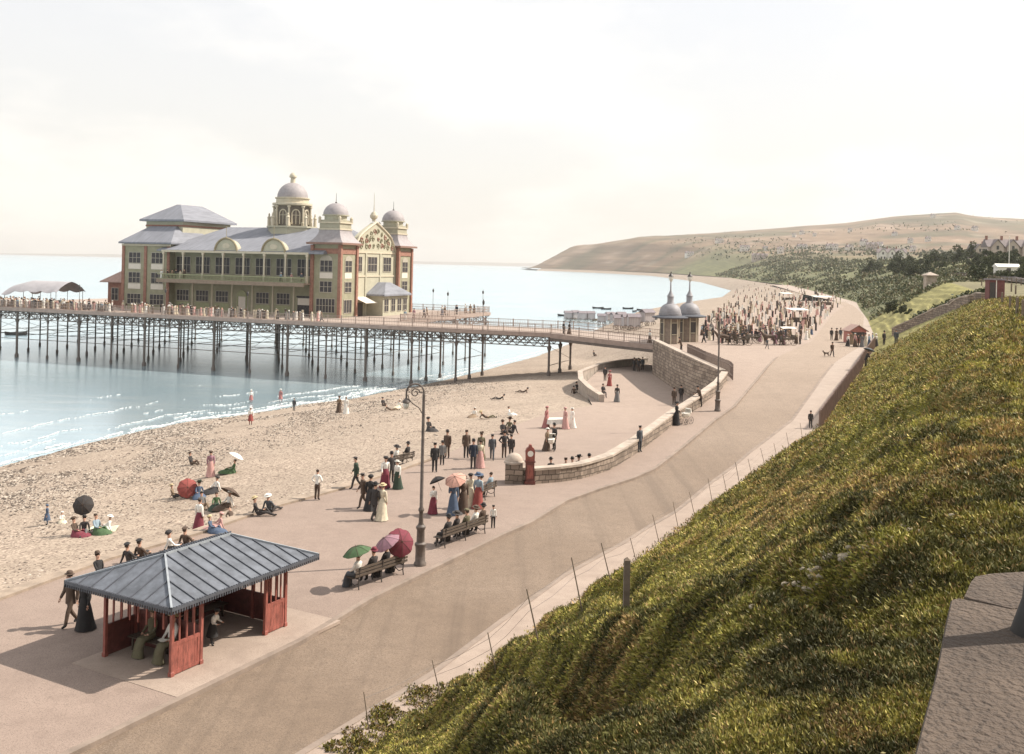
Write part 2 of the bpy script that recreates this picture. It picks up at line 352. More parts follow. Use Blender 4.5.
# extend under the water
Wext = [w + (w - u) * .35 + Vector((0, 0, -2.4)) for u, w in zip(UB, W)]
def prof(rows, a, b, c, nx1=14, nx2=3):
    out = []
    for j in range(nx1 + 1):
        t = j / nx1; p = a.lerp(b, t); p.z += .5 * math.sin(PI * t) * min(1, (b - a).length / 60) * .8 ; out.append(p)
    for j in range(1, nx2 + 1): out.append(b.lerp(c, j / nx2))
    return out
rows = []
for i in range(len(UB) - 1):
    n = max(2, int(min(30, (W[i + 1] - W[i]).length / 2.2)))
    for k in range(n + (1 if i == len(UB) - 2 else 0)):
        t = k / n; rows.append(prof(rows, UB[i].lerp(UB[i + 1], t), W[i].lerp(W[i + 1], t), Wext[i].lerp(Wext[i + 1], t)))
V = np.array([[[*p] for p in r] for r in rows], float)
w = np.sin(np.linspace(0, PI, V.shape[1]))[None, :]
V[..., 2] += (fbm(V[..., 0] * .25, V[..., 1] * .25, 5) - .5) * .45 * w
F = gridfaces(*V.shape[:2]); V = V.reshape(-1, 3)
ob = npmesh('beach', V, F, M_beach, smooth=True); ob['kind'] = 'structure'; GROUND.append((V, F))

def sea_mat():
    m = bpy.data.materials.new('sea_water'); m.use_nodes = True
    nt = m.node_tree; N = nt.nodes; L = nt.links; b = N['Principled BSDF']
    tc = N.new('ShaderNodeTexCoord'); src = tc.outputs['Object']
    o = mix_noise(nt, src, .035, (.46, .635, .715), (.58, .715, .77), .35, .65)
    mp = N.new('ShaderNodeMapping'); mp.inputs['Rotation'].default_value = (0, 0, -1.2); mp.inputs['Scale'].default_value = (.10, .75, 1); L.new(src, mp.inputs[0])
    o = mix_noise(nt, mp.outputs[0], .55, o, (.68, .79, .82), .5, .75, 4)
    L.new(o, b.inputs['Base Color']); b.inputs['Roughness'].default_value = .22; b.inputs['IOR'].default_value = 1.5; b.inputs['Metallic'].default_value = .68
    n2 = N.new('ShaderNodeTexNoise'); n2.inputs['Scale'].default_value = .9; n2.inputs['Detail'].default_value = 5; L.new(mp.outputs[0], n2.inputs['Vector'])
    bp = N.new('ShaderNodeBump'); bp.inputs['Strength'].default_value = .25; bp.inputs['Distance'].default_value = .14
    L.new(n2.outputs[0], bp.inputs['Height']); L.new(bp.outputs[0], b.inputs['Normal'])
    return m
M_sea = sea_mat()
xs = np.concatenate([-np.geomspace(60, 13000, 14)[::-1], np.linspace(-50, 600, 12), np.array([1500., 8000.])]); ys = np.concatenate([[-400., 0], np.geomspace(30, 17000, 24)])
XX, YY = np.meshgrid(xs, ys); V = np.stack([XX, YY, np.full_like(XX, SEA)], -1); F = gridfaces(*XX.shape)
o = npmesh('sea', V.reshape(-1, 3), F, M_sea); o['kind'] = 'structure'; GROUND.append((V.reshape(-1, 3), F))
# low breakers and the wet edge of foam along the shore
M_foam = mat('foam', (.50, .52, .52), .15, 3, .9)
FP = []
def foamline(off, i0, i1, w, ph, dens):
    for i in range(i0, i1):
        d = (W[i] - UB[i]); d.z = 0; d.normalize(); d2 = (W[i + 1] - UB[i + 1]); d2.z = 0; d2.normalize(); L_ = (W[i + 1] - W[i]); n = int(L_.length * dens)
        for k in range(n):
            t = random.random(); q = W[i].lerp(W[i + 1], t); s_ = i + t; dd = d.lerp(d2, t)
            gate = float(vnoise(s_ * 1.1 + ph * 3, ph, 9)) * .7 + float(vnoise(s_ * 5 + ph, ph, 19)) * .45
            if gate < .5 + random.uniform(-.08, .08): continue
            q = q + dd * (off + (float(fbm(s_ * 1.7 + ph, ph, 3)) - .5) * 4 + random.gauss(0, w)); FP.append((q.x, q.y, L_.x / L_.length, L_.y / L_.length, random.uniform(.12, .5) * (gate), random.uniform(.03, .10) * (.5 + w)))
for off, i0, i1, w_, ph, dn in ((.7, 0, 15, .28, .3, 16), (1.6, 2, 15, .3, 1.1, 9), (5.5, 0, 13, .16, 1.7, 6), (9.5, 0, 9, .2, 2.9, 6), (17, 0, 7, .14, 4.4, 5), (3.2, 5, 14, .2, 8.8, 7), (30, 0, 6, .12, 5.2, 3)):
    foamline(off, i0, i1, w_, ph, dn)
FPa = np.array(FP); an = np.linspace(0, 2 * PI, 7)[:-1]
ca, sa = np.cos(an)[None, :] * FPa[:, 4:5], np.sin(an)[None, :] * FPa[:, 5:6]
V = np.stack([FPa[:, 0:1] + ca * FPa[:, 2:3] - sa * FPa[:, 3:4], FPa[:, 1:2] + ca * FPa[:, 3:4] + sa * FPa[:, 2:3], np.full_like(ca, SEA + .03) + rng.uniform(0, .03, (len(FPa), 1))], -1)
V = np.concatenate([V, np.stack([FPa[:, 0], FPa[:, 1], np.full(len(FPa), SEA + .12)], -1)[:, None]], 1)
b_ = (np.arange(len(FPa)) * 7)[:, None, None]; F = (b_ + np.array([[k, (k + 1) % 6, 6] for k in range(6)])[None]).reshape(-1, 3)
o = npmesh('foam', V.reshape(-1, 3), F, M_foam, smooth=True)
o['kind'] = 'stuff'; o['label'] = 'thin white foam lines of small waves breaking along the shore'

# loose pebbles over the shingle, thickest near the water on the near beach
n = 110000; a = rng.integers(0, 11, n); t = rng.uniform(0, 1, n); vv = rng.uniform(0.02, .99, n)
UA = np.array([tuple(p) for p in UB]); WA = np.array([tuple(p) for p in W])
pu = UA[a] * (1 - t[:, None]) + UA[a + 1] * t[:, None]; pw_ = WA[a] * (1 - t[:, None]) + WA[a + 1] * t[:, None]; P = pu * (1 - vv[:, None]) + pw_ * vv[:, None]
g_ = fbm(P[:, 0] * .12, P[:, 1] * .12, 131); ok = rng.uniform(0, 1, n) < np.clip((.25 + 1.1 * npsst(.25, .7, vv)) * npsst(.36, .6, g_) * (1.15 - .085 * a), 0, 1)
P, vv = P[ok], vv[ok]; _bv = BVHTree.FromPolygons([tuple(p) for p in GROUND[-2][0]], [tuple(int(i) for i in f) for f in GROUND[-2][1]])
z = np.array([(_bv.ray_cast(Vector((x, y, 30)), Vector((0, 0, -1)))[0] or Vector((0, 0, -9))).z for x, y, _ in P])
sz = rng.uniform(.03, .085, len(P)) * (1 + .7 * npsst(.45, .9, vv)) * rng.uniform(.6, 1.3, len(P)); base = np.array([(1, 0, .0), (.3, .9, 0), (-.8, .55, 0), (-.8, -.6, 0), (.35, -.95, 0), (0, 0, .62)])
th = rng.uniform(0, 6.28, len(P)); c_, s_ = np.cos(th)[:, None], np.sin(th)[:, None]; sx = sz[:, None] * rng.uniform(.8, 1.6, (len(P), 1))
V = np.stack([P[:, 0:1] + base[None, :, 0] * sx * c_ - base[None, :, 1] * sz[:, None] * s_, P[:, 1:2] + base[None, :, 0] * sx * s_ + base[None, :, 1] * sz[:, None] * c_, z[:, None] + base[None, :, 2] * sz[:, None]], -1)
F = ((np.arange(len(P)) * 6)[:, None, None] + np.array([[0, 1, 5], [1, 2, 5], [2, 3, 5], [3, 4, 5], [4, 0, 5]])[None]).reshape(-1, 3)
pc = np.array([(.34, .285, .23), (.11, .088, .072), (.21, .165, .13), (.075, .06, .05), (.42, .36, .30)])[rng.integers(0, 5, len(P))]
o = npmesh('pebbles', V.reshape(-1, 3), F, attr_mat('pebble', var=.2), np.repeat(pc, 6, 0)); tag(o, 'loose brown and pale pebbles strewn over the shingle', kind='stuff')

# ------------------------------------------------------------------ bank, plateau and hills: one height field in (depth, distance from foot)
SKY = np.array([(505, 269), (521, 267.2), (529, 264.5), (533, 258), (545, 249), (575, 244.7), (600, 243.5), (620, 241), (640, 237), (670, 236), (700, 234.3), (730, 233), (760, 231), (810, 228), (850, 226), (880, 221.5), (905, 220), (940, 218.5), (962, 218), (968, 221), (985, 223), (1024, 225.5), (1100, 228), (1300, 232)], float)
su, sv = [], []
for x, y in SKY: r_ = ray(x, y); su.append(r_[0]); sv.append(r_[2])
def npzr(y): return 2.5 * npsst(55, 115, y)
def crest(y): return np.interp(y, [-60, 50, 80, 110, 150, 200, 400, 700, 1500, 5000], [10.9, 10.7, 10.5, 10.15, 10.7, 11.2, 12.8, 14.5, 17, 22])
def bwid(y): return np.interp(y, [0, 60, 82, 104, 150, 200, 300, 500, 1000, 2000, 3000, 3700], [14.6, 14.4, 13.2, 11.6, 12.5, 14, 19, 34, 60, 90, 130, 150])
def terrain(X, Y, detail=True):
    s = (X - Xf(Y)) * .886; p = s / bwid(Y)
    f = np.where(p < .85, p, .85 + .15 * (1 - np.exp(-(p - .85) / .15))); f = np.clip(f, -.25, 1)
    r = np.hypot(X, Y)
    tgt = 12.5 + np.interp(X / np.maximum(Y, 1), su, sv) * np.minimum(r, 3700)
    ramp = npsst(300, 3600, r) ** 1.15
    top = crest(Y) + npsst(210, 420, r) * np.clip(p - 1, 0, 1) * 6.5
    top = top * (1 - ramp) + np.maximum(tgt, 3) * ramp
    top = np.where(r > 3750, top - (r - 3750) * .05, top)
    z = npzr(Y) + (top - npzr(Y)) * f
    z = np.where(p < 0, npzr(Y) - .35 * np.minimum(1, -p * 6), z)
    if detail:
        near = 1 - npsst(150, 400, r)
        on = npsst(.0, .12, p) * (1 - npsst(.93, 1.02, p))
        wv = X * 1.0 + (fbm(X * .25, Y * .07, 3) - .5) * 2.2 + Y * .08
        saw = np.mod(wv / 1.6, 1.0); ridge = np.where(saw < .70, saw / .70, (1 - saw) / .30); ridge = ridge * ridge * (3 - 2 * ridge)
        amp = .8 * npsst(.34, .54, fbm(X * .3, Y * .06, 21)) + .10
        z = z + on * near * ((ridge - .5) * amp * npsst(6, 11, r) * (1 - .6 * npsst(45, 90, r)) + (fbm(X * 1.1, Y * 1.1, 8) - .5) * .3 + (fbm(X * 3.3, Y * 3.3, 18) - .5) * .1)
        far = npsst(250, 900, r)
        z = z + far * np.clip(p, 0, 1) * ((fbm(X * .012, Y * .012, 31) - .5) * 9 + (fbm(X * .05, Y * .05, 33) - .5) * 3.5)
        z = z + (1 - far) * np.clip((p - 1) * 3, 0, 1) * (fbm(X * .15, Y * .15, 41) - .5) * .5
    return z
ys = np.concatenate([np.arange(-14, 0, .5), np.arange(0, 30, .2), np.arange(30, 60, .4), np.arange(60, 150, .8), np.geomspace(150, 4600, 150)])
ss = np.concatenate([[-.9, -.3], np.arange(0, 17.6, .16), np.geomspace(18, 60, 22)[0:], np.geomspace(64, 3600, 90)])
YY, SS = np.meshgrid(ys, ss, indexing='ij')
XX = Xf(YY) + SS * np.interp(YY, [0, 300, 700, 4600], [1, 1, 1.3, 1.3])
ZZ = terrain(XX, YY)
# the bank stops short of the viewpoint wall (terrace behind the coping stands higher)
V = np.stack([XX, YY, ZZ], -1)
RR = np.hypot(XX, YY); PP = (XX - Xf(YY)) * .886 / bwid(YY)
n1 = fbm(XX * .6, YY * .18, 51)[..., None]; n2 = fbm(XX * .05, YY * .05, 53)[..., None]; n3 = fbm(XX * .01, YY * .03, 55)[..., None]
gA = np.array([.155, .145, .03]); gB = np.array([.225, .175, .05]); gC = np.array([.25, .225, .085]); bush = np.array([.115, .115, .058])
near = gA + (gB - gA) * npsst(.4, .62, n1); soil = (1 - npsst(14, 30, RR))[..., None]; near = near * (1 - soil) + np.array([.060, .052, .022]) * soil
lawn = gC * (.85 + .3 * n1)
second = (npsst(104, 112, YY) * (1 - npsst(205, 235, YY + 18 * (n2[..., 0] - .5))))[..., None]
colr = near * (1 - second) + lawn * second
bl = (npsst(200, 235, YY + 30 * (n2[..., 0] - .5)))[..., None]
midb = bush * (.7 + .9 * n1) + np.array([.03, .03, .008]) * npsst(.5, .7, n2)
colr = colr * (1 - bl) + midb * bl
plat = (npsst(1.0, 1.06, PP))[..., None] * (1 - npsst(230, 300, RR))[..., None]
colr = colr * (1 - plat) + (np.array([.17, .15, .085]) * (.8 + .4 * n2)) * plat
hf = npsst(900, 1700, RR + 500 * (n3[..., 0] - .5))[..., None] * np.maximum(npsst(.5, 1.6, PP), npsst(1900, 2500, RR))[..., None]
tan = np.array([.19, .13, .085]); grn = np.array([.105, .09, .054])
n4 = fbm(XX * .0045, YY * .009, 61)[..., None]; n5 = fbm(XX * .02 + ZZ * .12, ZZ * .13, 63)[..., None]
hill = tan + (grn - tan) * npsst(.44, .6, n4); hill = hill * (.45 + 1.1 * n5) * (.7 + .6 * fbm(XX * .05, ZZ * .5 + XX * .002, 69)[..., None]); hill = hill + np.array([.10, .08, .07]) * npsst(.62, .75, fbm(XX * .02, YY * .012, 67))[..., None]
colr = colr * (1 - hf) + hill * hf
M_land = attr_mat('turf_and_hill', var=.35, scale=1.5, bump=.4)
o = npmesh('hillside', V.reshape(-1, 3), gridfaces(*YY.shape), M_land, colr.reshape(-1, 3), smooth=True); o['kind'] = 'structure'
GROUND.append((V.reshape(-1, 3), gridfaces(*YY.shape)))
# far low land beyond the point
xs = np.linspace(-900, 300, 60); ys = np.linspace(0, 1, 5)
XX, TT = np.meshgrid(xs, ys, indexing='ij')
hh = 26 * (fbm(XX * .004, 0 * XX, 71) * .8 + .3) * np.sin(PI * TT) ** .7 * npsst(-900, -500, XX)
V = np.stack([XX * 9 - 200, 12500 + TT * 2000, SEA - 1 + hh * 2.2], -1)
o = npmesh('hills', V.reshape(-1, 3), gridfaces(*XX.shape), mat('far_land', (.22, .2, .18), .2, .002, .9), smooth=True); o['kind'] = 'structure'

_v = []; _f = []
for Vv, Ff in GROUND:
    off = len(_v); _v += [tuple(p) for p in Vv]; _f += [tuple(int(i) + off for i in f) for f in Ff]
BVH = BVHTree.FromPolygons(_v, _f)
def G(px, py):
    r_ = Vector(ray(px, py)); h = BVH.ray_cast(Vector((0, 0, EYE)), r_.normalized())
    return h[0].copy() if h[0] is not None else atz(px, py, 0)
def GZ(x, y, z0=60):
    h = BVH.ray_cast(Vector((x, y, z0)), Vector((0, 0, -1)))
    return h[0].z if h[0] is not None else 0.0

# ------------------------------------------------------------------ grass: leaves and blades rooted all over the bank
def leaves(name, P, Nn, size, cols, mats, aspect=.38, per=3, stuff=None, spread=.9, up=.9):
    n = len(P); P = np.repeat(P, per, 0); Nn = np.repeat(Nn, per, 0); size = np.repeat(size, per); cols = np.repeat(cols, per, 0); m = len(P)
    d = Nn * up + rng.normal(size=(m, 3)) * spread * .6; d /= np.linalg.norm(d, axis=1, keepdims=True)
    t = np.cross(d, rng.normal(size=(m, 3))); t /= np.linalg.norm(t, axis=1, keepdims=True)
    L = size * rng.uniform(.55, 1.35, m); w = L * aspect * rng.uniform(.6, 1.3, m)
    root = P + rng.normal(size=(m, 3)) * size[:, None] * .35 - Nn * size[:, None] * .12
    bend = np.cross(t, d) * (L * .25)[:, None]
    V = np.stack([root, root + d * (L * .55)[:, None] + t * w[:, None] * .5 + bend * .5, root + d * L[:, None] + bend * 1.5, root + d * (L * .5)[:, None] - t * w[:, None] * .5 + bend * .5], 1)
    F = np.arange(m * 4).reshape(m, 4)
    c = cols * rng.uniform(.7, 1.3, (m, 1)); c = np.repeat(c, 4, 0)
    o = npmesh(name, V.reshape(-1, 3), F, mats, c)
    if stuff: tag(o, stuff, kind='stuff')
    return o
M_leaf = attr_mat('leaf', rough=.6, var=.15, scale=2)
N_ = 1500000
th = rng.uniform(-.72, .36, N_); rr_ = np.exp(rng.uniform(np.log(1.6), np.log(125), N_))      # even in angle and log distance: density falls with distance
Xg = rr_ * np.sin(th + .30); Yg = rr_ * np.cos(th + .30)
pg = (Xg - Xf(Yg)) * .886 / 14.6
ok = (pg > -.03) & (pg < 1.06) & (Yg > -3) & (Yg < 118) & ~((Xg > .75 + .52 * (Yg - 2)) & (Yg < 5.2) & (Xg > .2))
fr = rng.uniform(0, 1, N_) < np.where(pg < .05, .45, 1.0); ok &= fr
Xg, Yg, pg, rr_ = Xg[ok], Yg[ok], pg[ok], rr_[ok]
Zg = terrain(Xg, Yg); e = .15
nx = -(terrain(Xg + e, Yg) - Zg) / e; ny = -(terrain(Xg, Yg + e) - Zg) / e
Ng = np.stack([nx, ny, np.ones_like(nx)], -1); Ng /= np.linalg.norm(Ng, axis=1, keepdims=True)
q = fbm(Xg * .8, Yg * .25, 81); q2 = fbm(Xg * 2.2, Yg * 2.2, 83); q3 = rng.uniform(0, 1, len(Xg))
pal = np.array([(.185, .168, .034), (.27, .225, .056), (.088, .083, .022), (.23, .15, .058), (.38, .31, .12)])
idx = np.where(q3 < .34, 0, np.where(q3 < .60, 1, np.where(q3 < .84, 2, np.where(q3 < .96, 3, 4))))
idx = np.where((q > .58) & (q3 < .45), 3, idx); idx = np.where((q < .42) & (q3 < .55), 0, idx); idx = np.where((q2 < .36) & (q3 < .7), 2, idx)
wv_ = Xg + (fbm(Xg * .25, Yg * .07, 3) - .5) * 2.2 + Yg * .08; sw_ = np.mod(wv_ / 1.6, 1.0); idx = np.where((sw_ > .66) & (q3 < .75) & (fbm(Xg * .3, Yg * .06, 21) > .38), 2, idx)  # darker leaves along the furrows: dark plants, plus furrow shade painted in
cg = pal[idx] * (.5 + 1.35 * npsst(.25, .75, .55 * q2 + .45 * fbm(Xg * 5, Yg * 5, 87)))[:, None] * (.75 + .5 * npsst(3, 25, rr_))[:, None]
keep = rng.uniform(0, 1, len(Xg)) < np.where(q2 < .33, .75, 1); 
Pg = np.stack([Xg, Yg, Zg], -1)[keep]; sz = np.clip(.0052 * rr_ * (1 - .42 * npsst(7, 22, rr_)), .017, .2)[keep]
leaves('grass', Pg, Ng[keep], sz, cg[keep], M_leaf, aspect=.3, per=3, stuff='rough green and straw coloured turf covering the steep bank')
# pale bare stones showing through the turf
M_pale = mat('pale_rock', (.29, .24, .17), .25, 3, .95, bump=.5)
mb = MB()
for (px, py, n) in ((815, 575, 10), (838, 560, 8), (860, 552, 6), (880, 545, 9), (905, 530, 4), (790, 590, 4), (745, 612, 4), (960, 520, 2), (812, 590, 6)):
    for k in range(n):
        p = G(px + random.uniform(-14, 14), py + random.uniform(-5, 5)); d = p.length and (p - Vector((0, 0, EYE))).length; r0 = random.uniform(.012, .04) * d / 9
        mb.ell((p.x, p.y, p.z + r0 * .6), (r0 * random.uniform(.8, 1.6), r0 * random.uniform(.8, 1.6), r0 * .7), 7, 5)
o = mb.build('rubble', M_pale, smooth=False); tag(o, 'pale loose stones showing through the turf of the bank', kind='stuff')
# weeds creeping over the edge of the pavement below the bank
Pw = []; 
for (px, py, rx, ry, n) in ((372, 735, 30, 12, 260), (400, 722, 35, 10, 300), (385, 712, 14, 8, 160), (430, 700, 30, 10, 260), (470, 688, 35, 8, 260), (350, 748, 26, 8, 240), (420, 690, 14, 5, 90), (505, 675, 25, 8, 180), (560, 640, 10, 5, 60)):
    for k in range(n):
        a = random.uniform(0, 2 * PI); r_ = math.sqrt(random.random()); Pw.append(G(px + rx * r_ * math.cos(a), py + ry * r_ * math.sin(a)))
Pw = np.array([tuple(p) for p in Pw]); 
leaves('undergrowth', Pw, np.tile([0, 0, 1.], (len(Pw), 1)), np.full(len(Pw), .085), pal[rng.integers(0, 4, len(Pw))] * .8, M_leaf, per=4, aspect=.55, stuff='low leafy weeds spreading over the pale pavement edge')
# ================================================================== walls, shelter, lamps, benches
M_dark = mat('dark_iron', (.055, .045, .04), .3, 8, .55)
M_iron = mat('brown_iron', (.12, .095, .08), .35, 6, .6)
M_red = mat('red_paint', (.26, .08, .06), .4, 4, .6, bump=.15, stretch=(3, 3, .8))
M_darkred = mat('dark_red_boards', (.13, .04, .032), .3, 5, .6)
M_slate = mat('slate', (.115, .125, .145), .38, 1.6, .75, bump=.15)
M_roofg = mat('grey_lead_roof', (.20, .185, .185), .18, 1.8, .7)
M_bar = mat('roof_bar', (.08, .085, .10), .2, 5, .6)
M_glass = mat('window_glass', (.055, .05, .052), .4, 3, .4); M_glass.node_tree.nodes['Principled BSDF'].inputs['Specular IOR Level'].default_value = .25
M_wood = mat('bench_wood', (.085, .062, .045), .35, 5, .8, stretch=(1, 6, 6))
M_white = mat('white_paint', (.76, .72, .64), .08, 3, .6)

def wallrun(name, pts, zb, zt, th, m_body, m_cope, cope=.14, over=.06, label='', cat='wall', side=1, step=.8):
    """wall following a polyline; body plus a coping child"""
    P = []
    for i in range(len(pts) - 1):
        n = max(1, int((pts[i + 1] - pts[i]).length / step)); P += [pts[i].lerp(pts[i + 1], k / n) for k in range(n)]
    P.append(pts[-1])
    body = MB(); cp = MB(); r1 = []; r2 = []
    for i, p in enumerate(P):
        d = P[min(i + 1, len(P) - 1)] - P[max(i - 1, 0)]; d.z = 0; d.normalize(); n = Vector((-d.y, d.x, 0)) * side
        b0 = zb(p); t0 = zt(p) - cope; a = p; c = p + n * th; jit = random.uniform(-.02, .02)
        a2 = a + n * jit
        r1.append([(a2.x, a2.y, b0), (c.x, c.y, b0), (c.x, c.y, t0), (a2.x, a2.y, t0)])
        a = a - n * over; c = c + n * over
        r2.append([(a.x, a.y, t0 + .002), (c.x, c.y, t0 + .002), (c.x, c.y, t0 + cope), (a.x, a.y, t0 + cope)])
    body.loft(r1); cp.loft(r2)
    o = thing(name, label, cat); body.build('wall_face', m_body, o); cp.build('coping', m_cope, o); return o
wl = wallrun('curved_stone_wall', WALL1, lambda p: -1.4, lambda p: zroad(p.y) + .9, .5, M_stone, M_cope, label='low curved stone wall with pale coping between upper pavement and lower plaza', cat='wall')
wallrun('retaining_wall', WALL2, lambda p: -1.8, lambda p: zroad(p.y) + .75, .6, stone_mat('retaining_stone', (.20, .15, .115), (.40, .32, .25), .8, .36), M_cope, label='tall rough stone retaining wall carrying the pier approach above the plaza', cat='wall')
# end pillar with a domed cap
p = W_PILLAR; o = thing('gate_pillar', 'squat stone pillar with domed white cap at the end of the curved wall', 'pillar', (p.x - .25, p.y + .25, 0))
MB().box(-.5, -.5, -.4, .5, .5, 1.1).build('shaft', M_stone, o); MB().lathe([(.58, 1.1), (.58, 1.2), (.5, 1.24), (.46, 1.42), (.3, 1.6), (.12, 1.68), (.001, 1.7)], 16).build('cap', M_cope, o, True)
# promenade edge
wallrun('sea_wall', [p.copy() for p in U[:8]], lambda p: -2.0, lambda p: .1, .5, M_stone, mat('sandy_coping', (.30, .235, .18), .25, 1.5, .9, bump=.3), cope=.12, label='long low sea wall with flat coping between promenade and shingle beach', cat='wall')
pts = [U[10] + Vector((.8, 0, 0)), PL(604, 402), PL(592, 394), PL(583, 385), PL(582, 377), PL(600, 369.5), PL(625, 365), PL(648, 363)]
wallrun('slipway_wall', pts[1:], lambda p: -4.0, lambda p: -.45, .5, M_cope, M_cope, label='pale curved slipway wall where the lower plaza meets the sand under the pier', cat='wall')

# palisade railing above the retaining wall
def palisade(name, P, zb, h, gap, w, label, mt, rails=(.25, .8)):
    o = thing(name, label, 'fence'); mb = MB(); rl = MB(); L = 0; acc = 0
    for a, b in zip(P, P[1:]):
        d = (b - a); ln = d.length; d = d / ln; t = acc
        while t < ln:
            q = a + d * t; z = zb(q); mb.box(q.x - w / 2, q.y - w / 2, z, q.x + w / 2, q.y + w / 2, z + h * random.uniform(.97, 1.02)); t += gap
        acc = t - ln
        n = max(1, int(ln / 3))
        for k in range(n):
            q0 = a.lerp(b, k / n); q1 = a.lerp(b, (k + 1) / n)
            for rr in rails: rl.bar((q0.x - w * .7, q0.y, zb(q0) + h * rr), (q1.x - w * .7, q1.y, zb(q1) + h * rr), .05, .07)
    mb.build('palings', mt, o); rl.build('rail', mt, o); return o
palisade('iron_railing', [Vector((21.35, 95.9, 0)), Vector((21.45, 97.6, 0)), Vector((20.45, 105, 0)), Vector((19.95, 113, 0))], lambda q: zroad(q.y) + .05, 1.55, .28, .07, 'dark iron paling railing curving along the top of the retaining wall', mat('rail_brown', (.20, .15, .125), .2, 5, .7))
PF = [Vector((float(Xf(y)) - .1, y, 0)) for y in (75.5, 82, 92, 103, 113, 124, 135)]
palisade('wooden_fence', PF, lambda q: zroad(q.y) - .05, 1.45, .26, .12, 'brown wooden paling fence along the foot of the grassy bank', mat('fence_wood', (.27, .19, .16), .3, 3, .85, stretch=(4, 4, .5)))

# thin stakes with wire at the foot of the bank
M_stake = mat('stake_wood', (.16, .12, .085), .3, 6, .9)
o = thing('wire_fence', 'row of thin leaning stakes joined by wire along the foot of the bank', 'fence')
st = [(371, 733), (443, 698), (498.5, 672), (541, 640), (584, 608), (613, 581), (638, 562), (660, 541), (679, 526), (695, 512), (713, 501), (728, 493), (741, 486), (753, 475), (766, 466), (778, 458), (790, 448), (803, 438)]
tops = []
for i, (x, y) in enumerate(st):
    p = G(x, y); h = random.uniform(.95, 1.2); t = p + Vector((-.28 + random.uniform(-.1, .06), random.uniform(-.05, .1), h)); tops.append(p.lerp(t, .85))
    MB().tube([p - Vector((0, 0, .25)), t], [.018, .013], 6).build('stake', M_stake, o)
mb = MB()
for a, b in zip(tops, tops[1:]):
    for f in (0, .3): mb.tube([a - Vector((0, 0, f)), a.lerp(b, .5) - Vector((0, 0, .06 + f)), b - Vector((0, 0, f))], .004, 4)
mb.build('wire', M_dark, o)
p = G(626, 611); d = p.y
o = thing('wooden_post', 'stout square weathered wooden post standing on the grass bank', 'post', tuple(p)); mb = MB(); h = 51 * d / FPX
mb.lathe([(.056, -.3), (.056, h), (.001, h + .04)], 4, rot=PI / 4); mb.build('post_shaft', M_stake, o)

# ------------------------------------------------------------------ seaside shelter
A = atz(171, 677, 0); ex = Vector((.484, .875, 0)).normalized(); SRZ = math.atan2(ex.y, ex.x)
SH = thing('promenade_shelter', 'red timber promenade shelter with a hipped slate grey glazed roof', 'shelter', tuple(A), SRZ)
sd = MB().box(-.9, -1.25, -.1, 6.4, 3.3, .012); o = sd.build('pavement', M_walk); o.location = A; o.rotation_euler = (0, 0, SRZ); o['kind'] = 'structure'
X0, X1, Y0, Y1, ZE, ZR = -.5, 6.05, -.5, 4.2, 2.25, 3.02
RX0, RX1, RY = 1.35, 4.2, 1.85
MB().hip(X0, X1, Y0, Y1, ZE, ZR, RX0, RX1, RY, RY, th=.06).build('roof', M_slate, SH)
mb = MB()
def rz_(x, y):       # roof height
    return ZE + (ZR - ZE) * min((x - X0) / (RX0 - X0), (X1 - x) / (X1 - RX1), (y - Y0) / (RY - Y0), (Y1 - y) / (Y1 - RY), 1)
for k in range(1, 14):       # glazing bars down the long slopes and the hips
    x = X0 + (X1 - X0) * k / 14
    for ya in (Y0, Y1):
        if RX0 <= x <= RX1: ye = RY
        elif x < RX0: ye = ya + (RY - ya) * (x - X0) / (RX0 - X0)
        else: ye = ya + (RY - ya) * (X1 - x) / (X1 - RX1)
        mb.bar((x, ya, ZE + .02), (x, ye, rz_(x, ye) + .02), .035, .04)
for k in range(1, 8):
    y = Y0 + (Y1 - Y0) * k / 8
    for xa, xr in ((X0, RX0), (X1, RX1)):
        f = (y - Y0) / (RY - Y0) if y < RY else (Y1 - y) / (Y1 - RY); xe = xa + (xr - xa) * min(1, f)
        mb.bar((xa, y, ZE + .02), (xe, y, rz_(xe, y) + .02), .035, .04)
mb.build('glazing_bar', M_bar, SH)
mb = MB(); mb.bar((RX0, RY, ZR + .03), (RX1, RY, ZR + .03), .08, .08)
for xa, xr in ((X0, RX0), (X1, RX1)):
    for ya in (Y0, Y1): mb.bar((xa, ya, ZE + .03), (xr, RY, ZR + .03), .06, .06)
mb.build('ridge_cap', mat('lead_cap', (.30, .32, .34), .15, 4, .6), SH)
mb = MB()          # small toothed cresting along the eaves and ridge
def teeth(a, b, h=.085, gap=.1):
    a, b = Vector(a), Vector(b); n = int((b - a).length / gap)
    for k in range(n + 1):
        q = a.lerp(b, k / n); mb.box(q.x - .022, q.y - .022, q.z - (.17 if h > .08 else .02), q.x + .022, q.y + .022, q.z + (.04 if h > .08 else h))
    mb.bar(a - Vector((0, 0, .03)), b - Vector((0, 0, .03)), .05, .09)
c = [(X0, Y0, ZE), (X1, Y0, ZE), (X1, Y1, ZE), (X0, Y1, ZE)]
for i in range(4): teeth(c[i], c[(i + 1) % 4])
teeth((RX0, RY, ZR + .05), (RX1, RY, ZR + .05), .07)
mb.build('cresting', M_bar, SH)
posts = [(0, 0), (1.15, 0), (4.0, 0), (4.95, 0), (0, 2.9), (4.95, 1.45), (4.95, 2.9), (1.15, 2.9), (4.0, 2.9), (2.55, 2.9)]
for x, y in posts: MB().lathe([(.095, 0), (.095, .12), (.07, .16), (.07, 2.12)], 4, c=(x, y, 0), rot=PI / 4).build('post', M_red, SH)
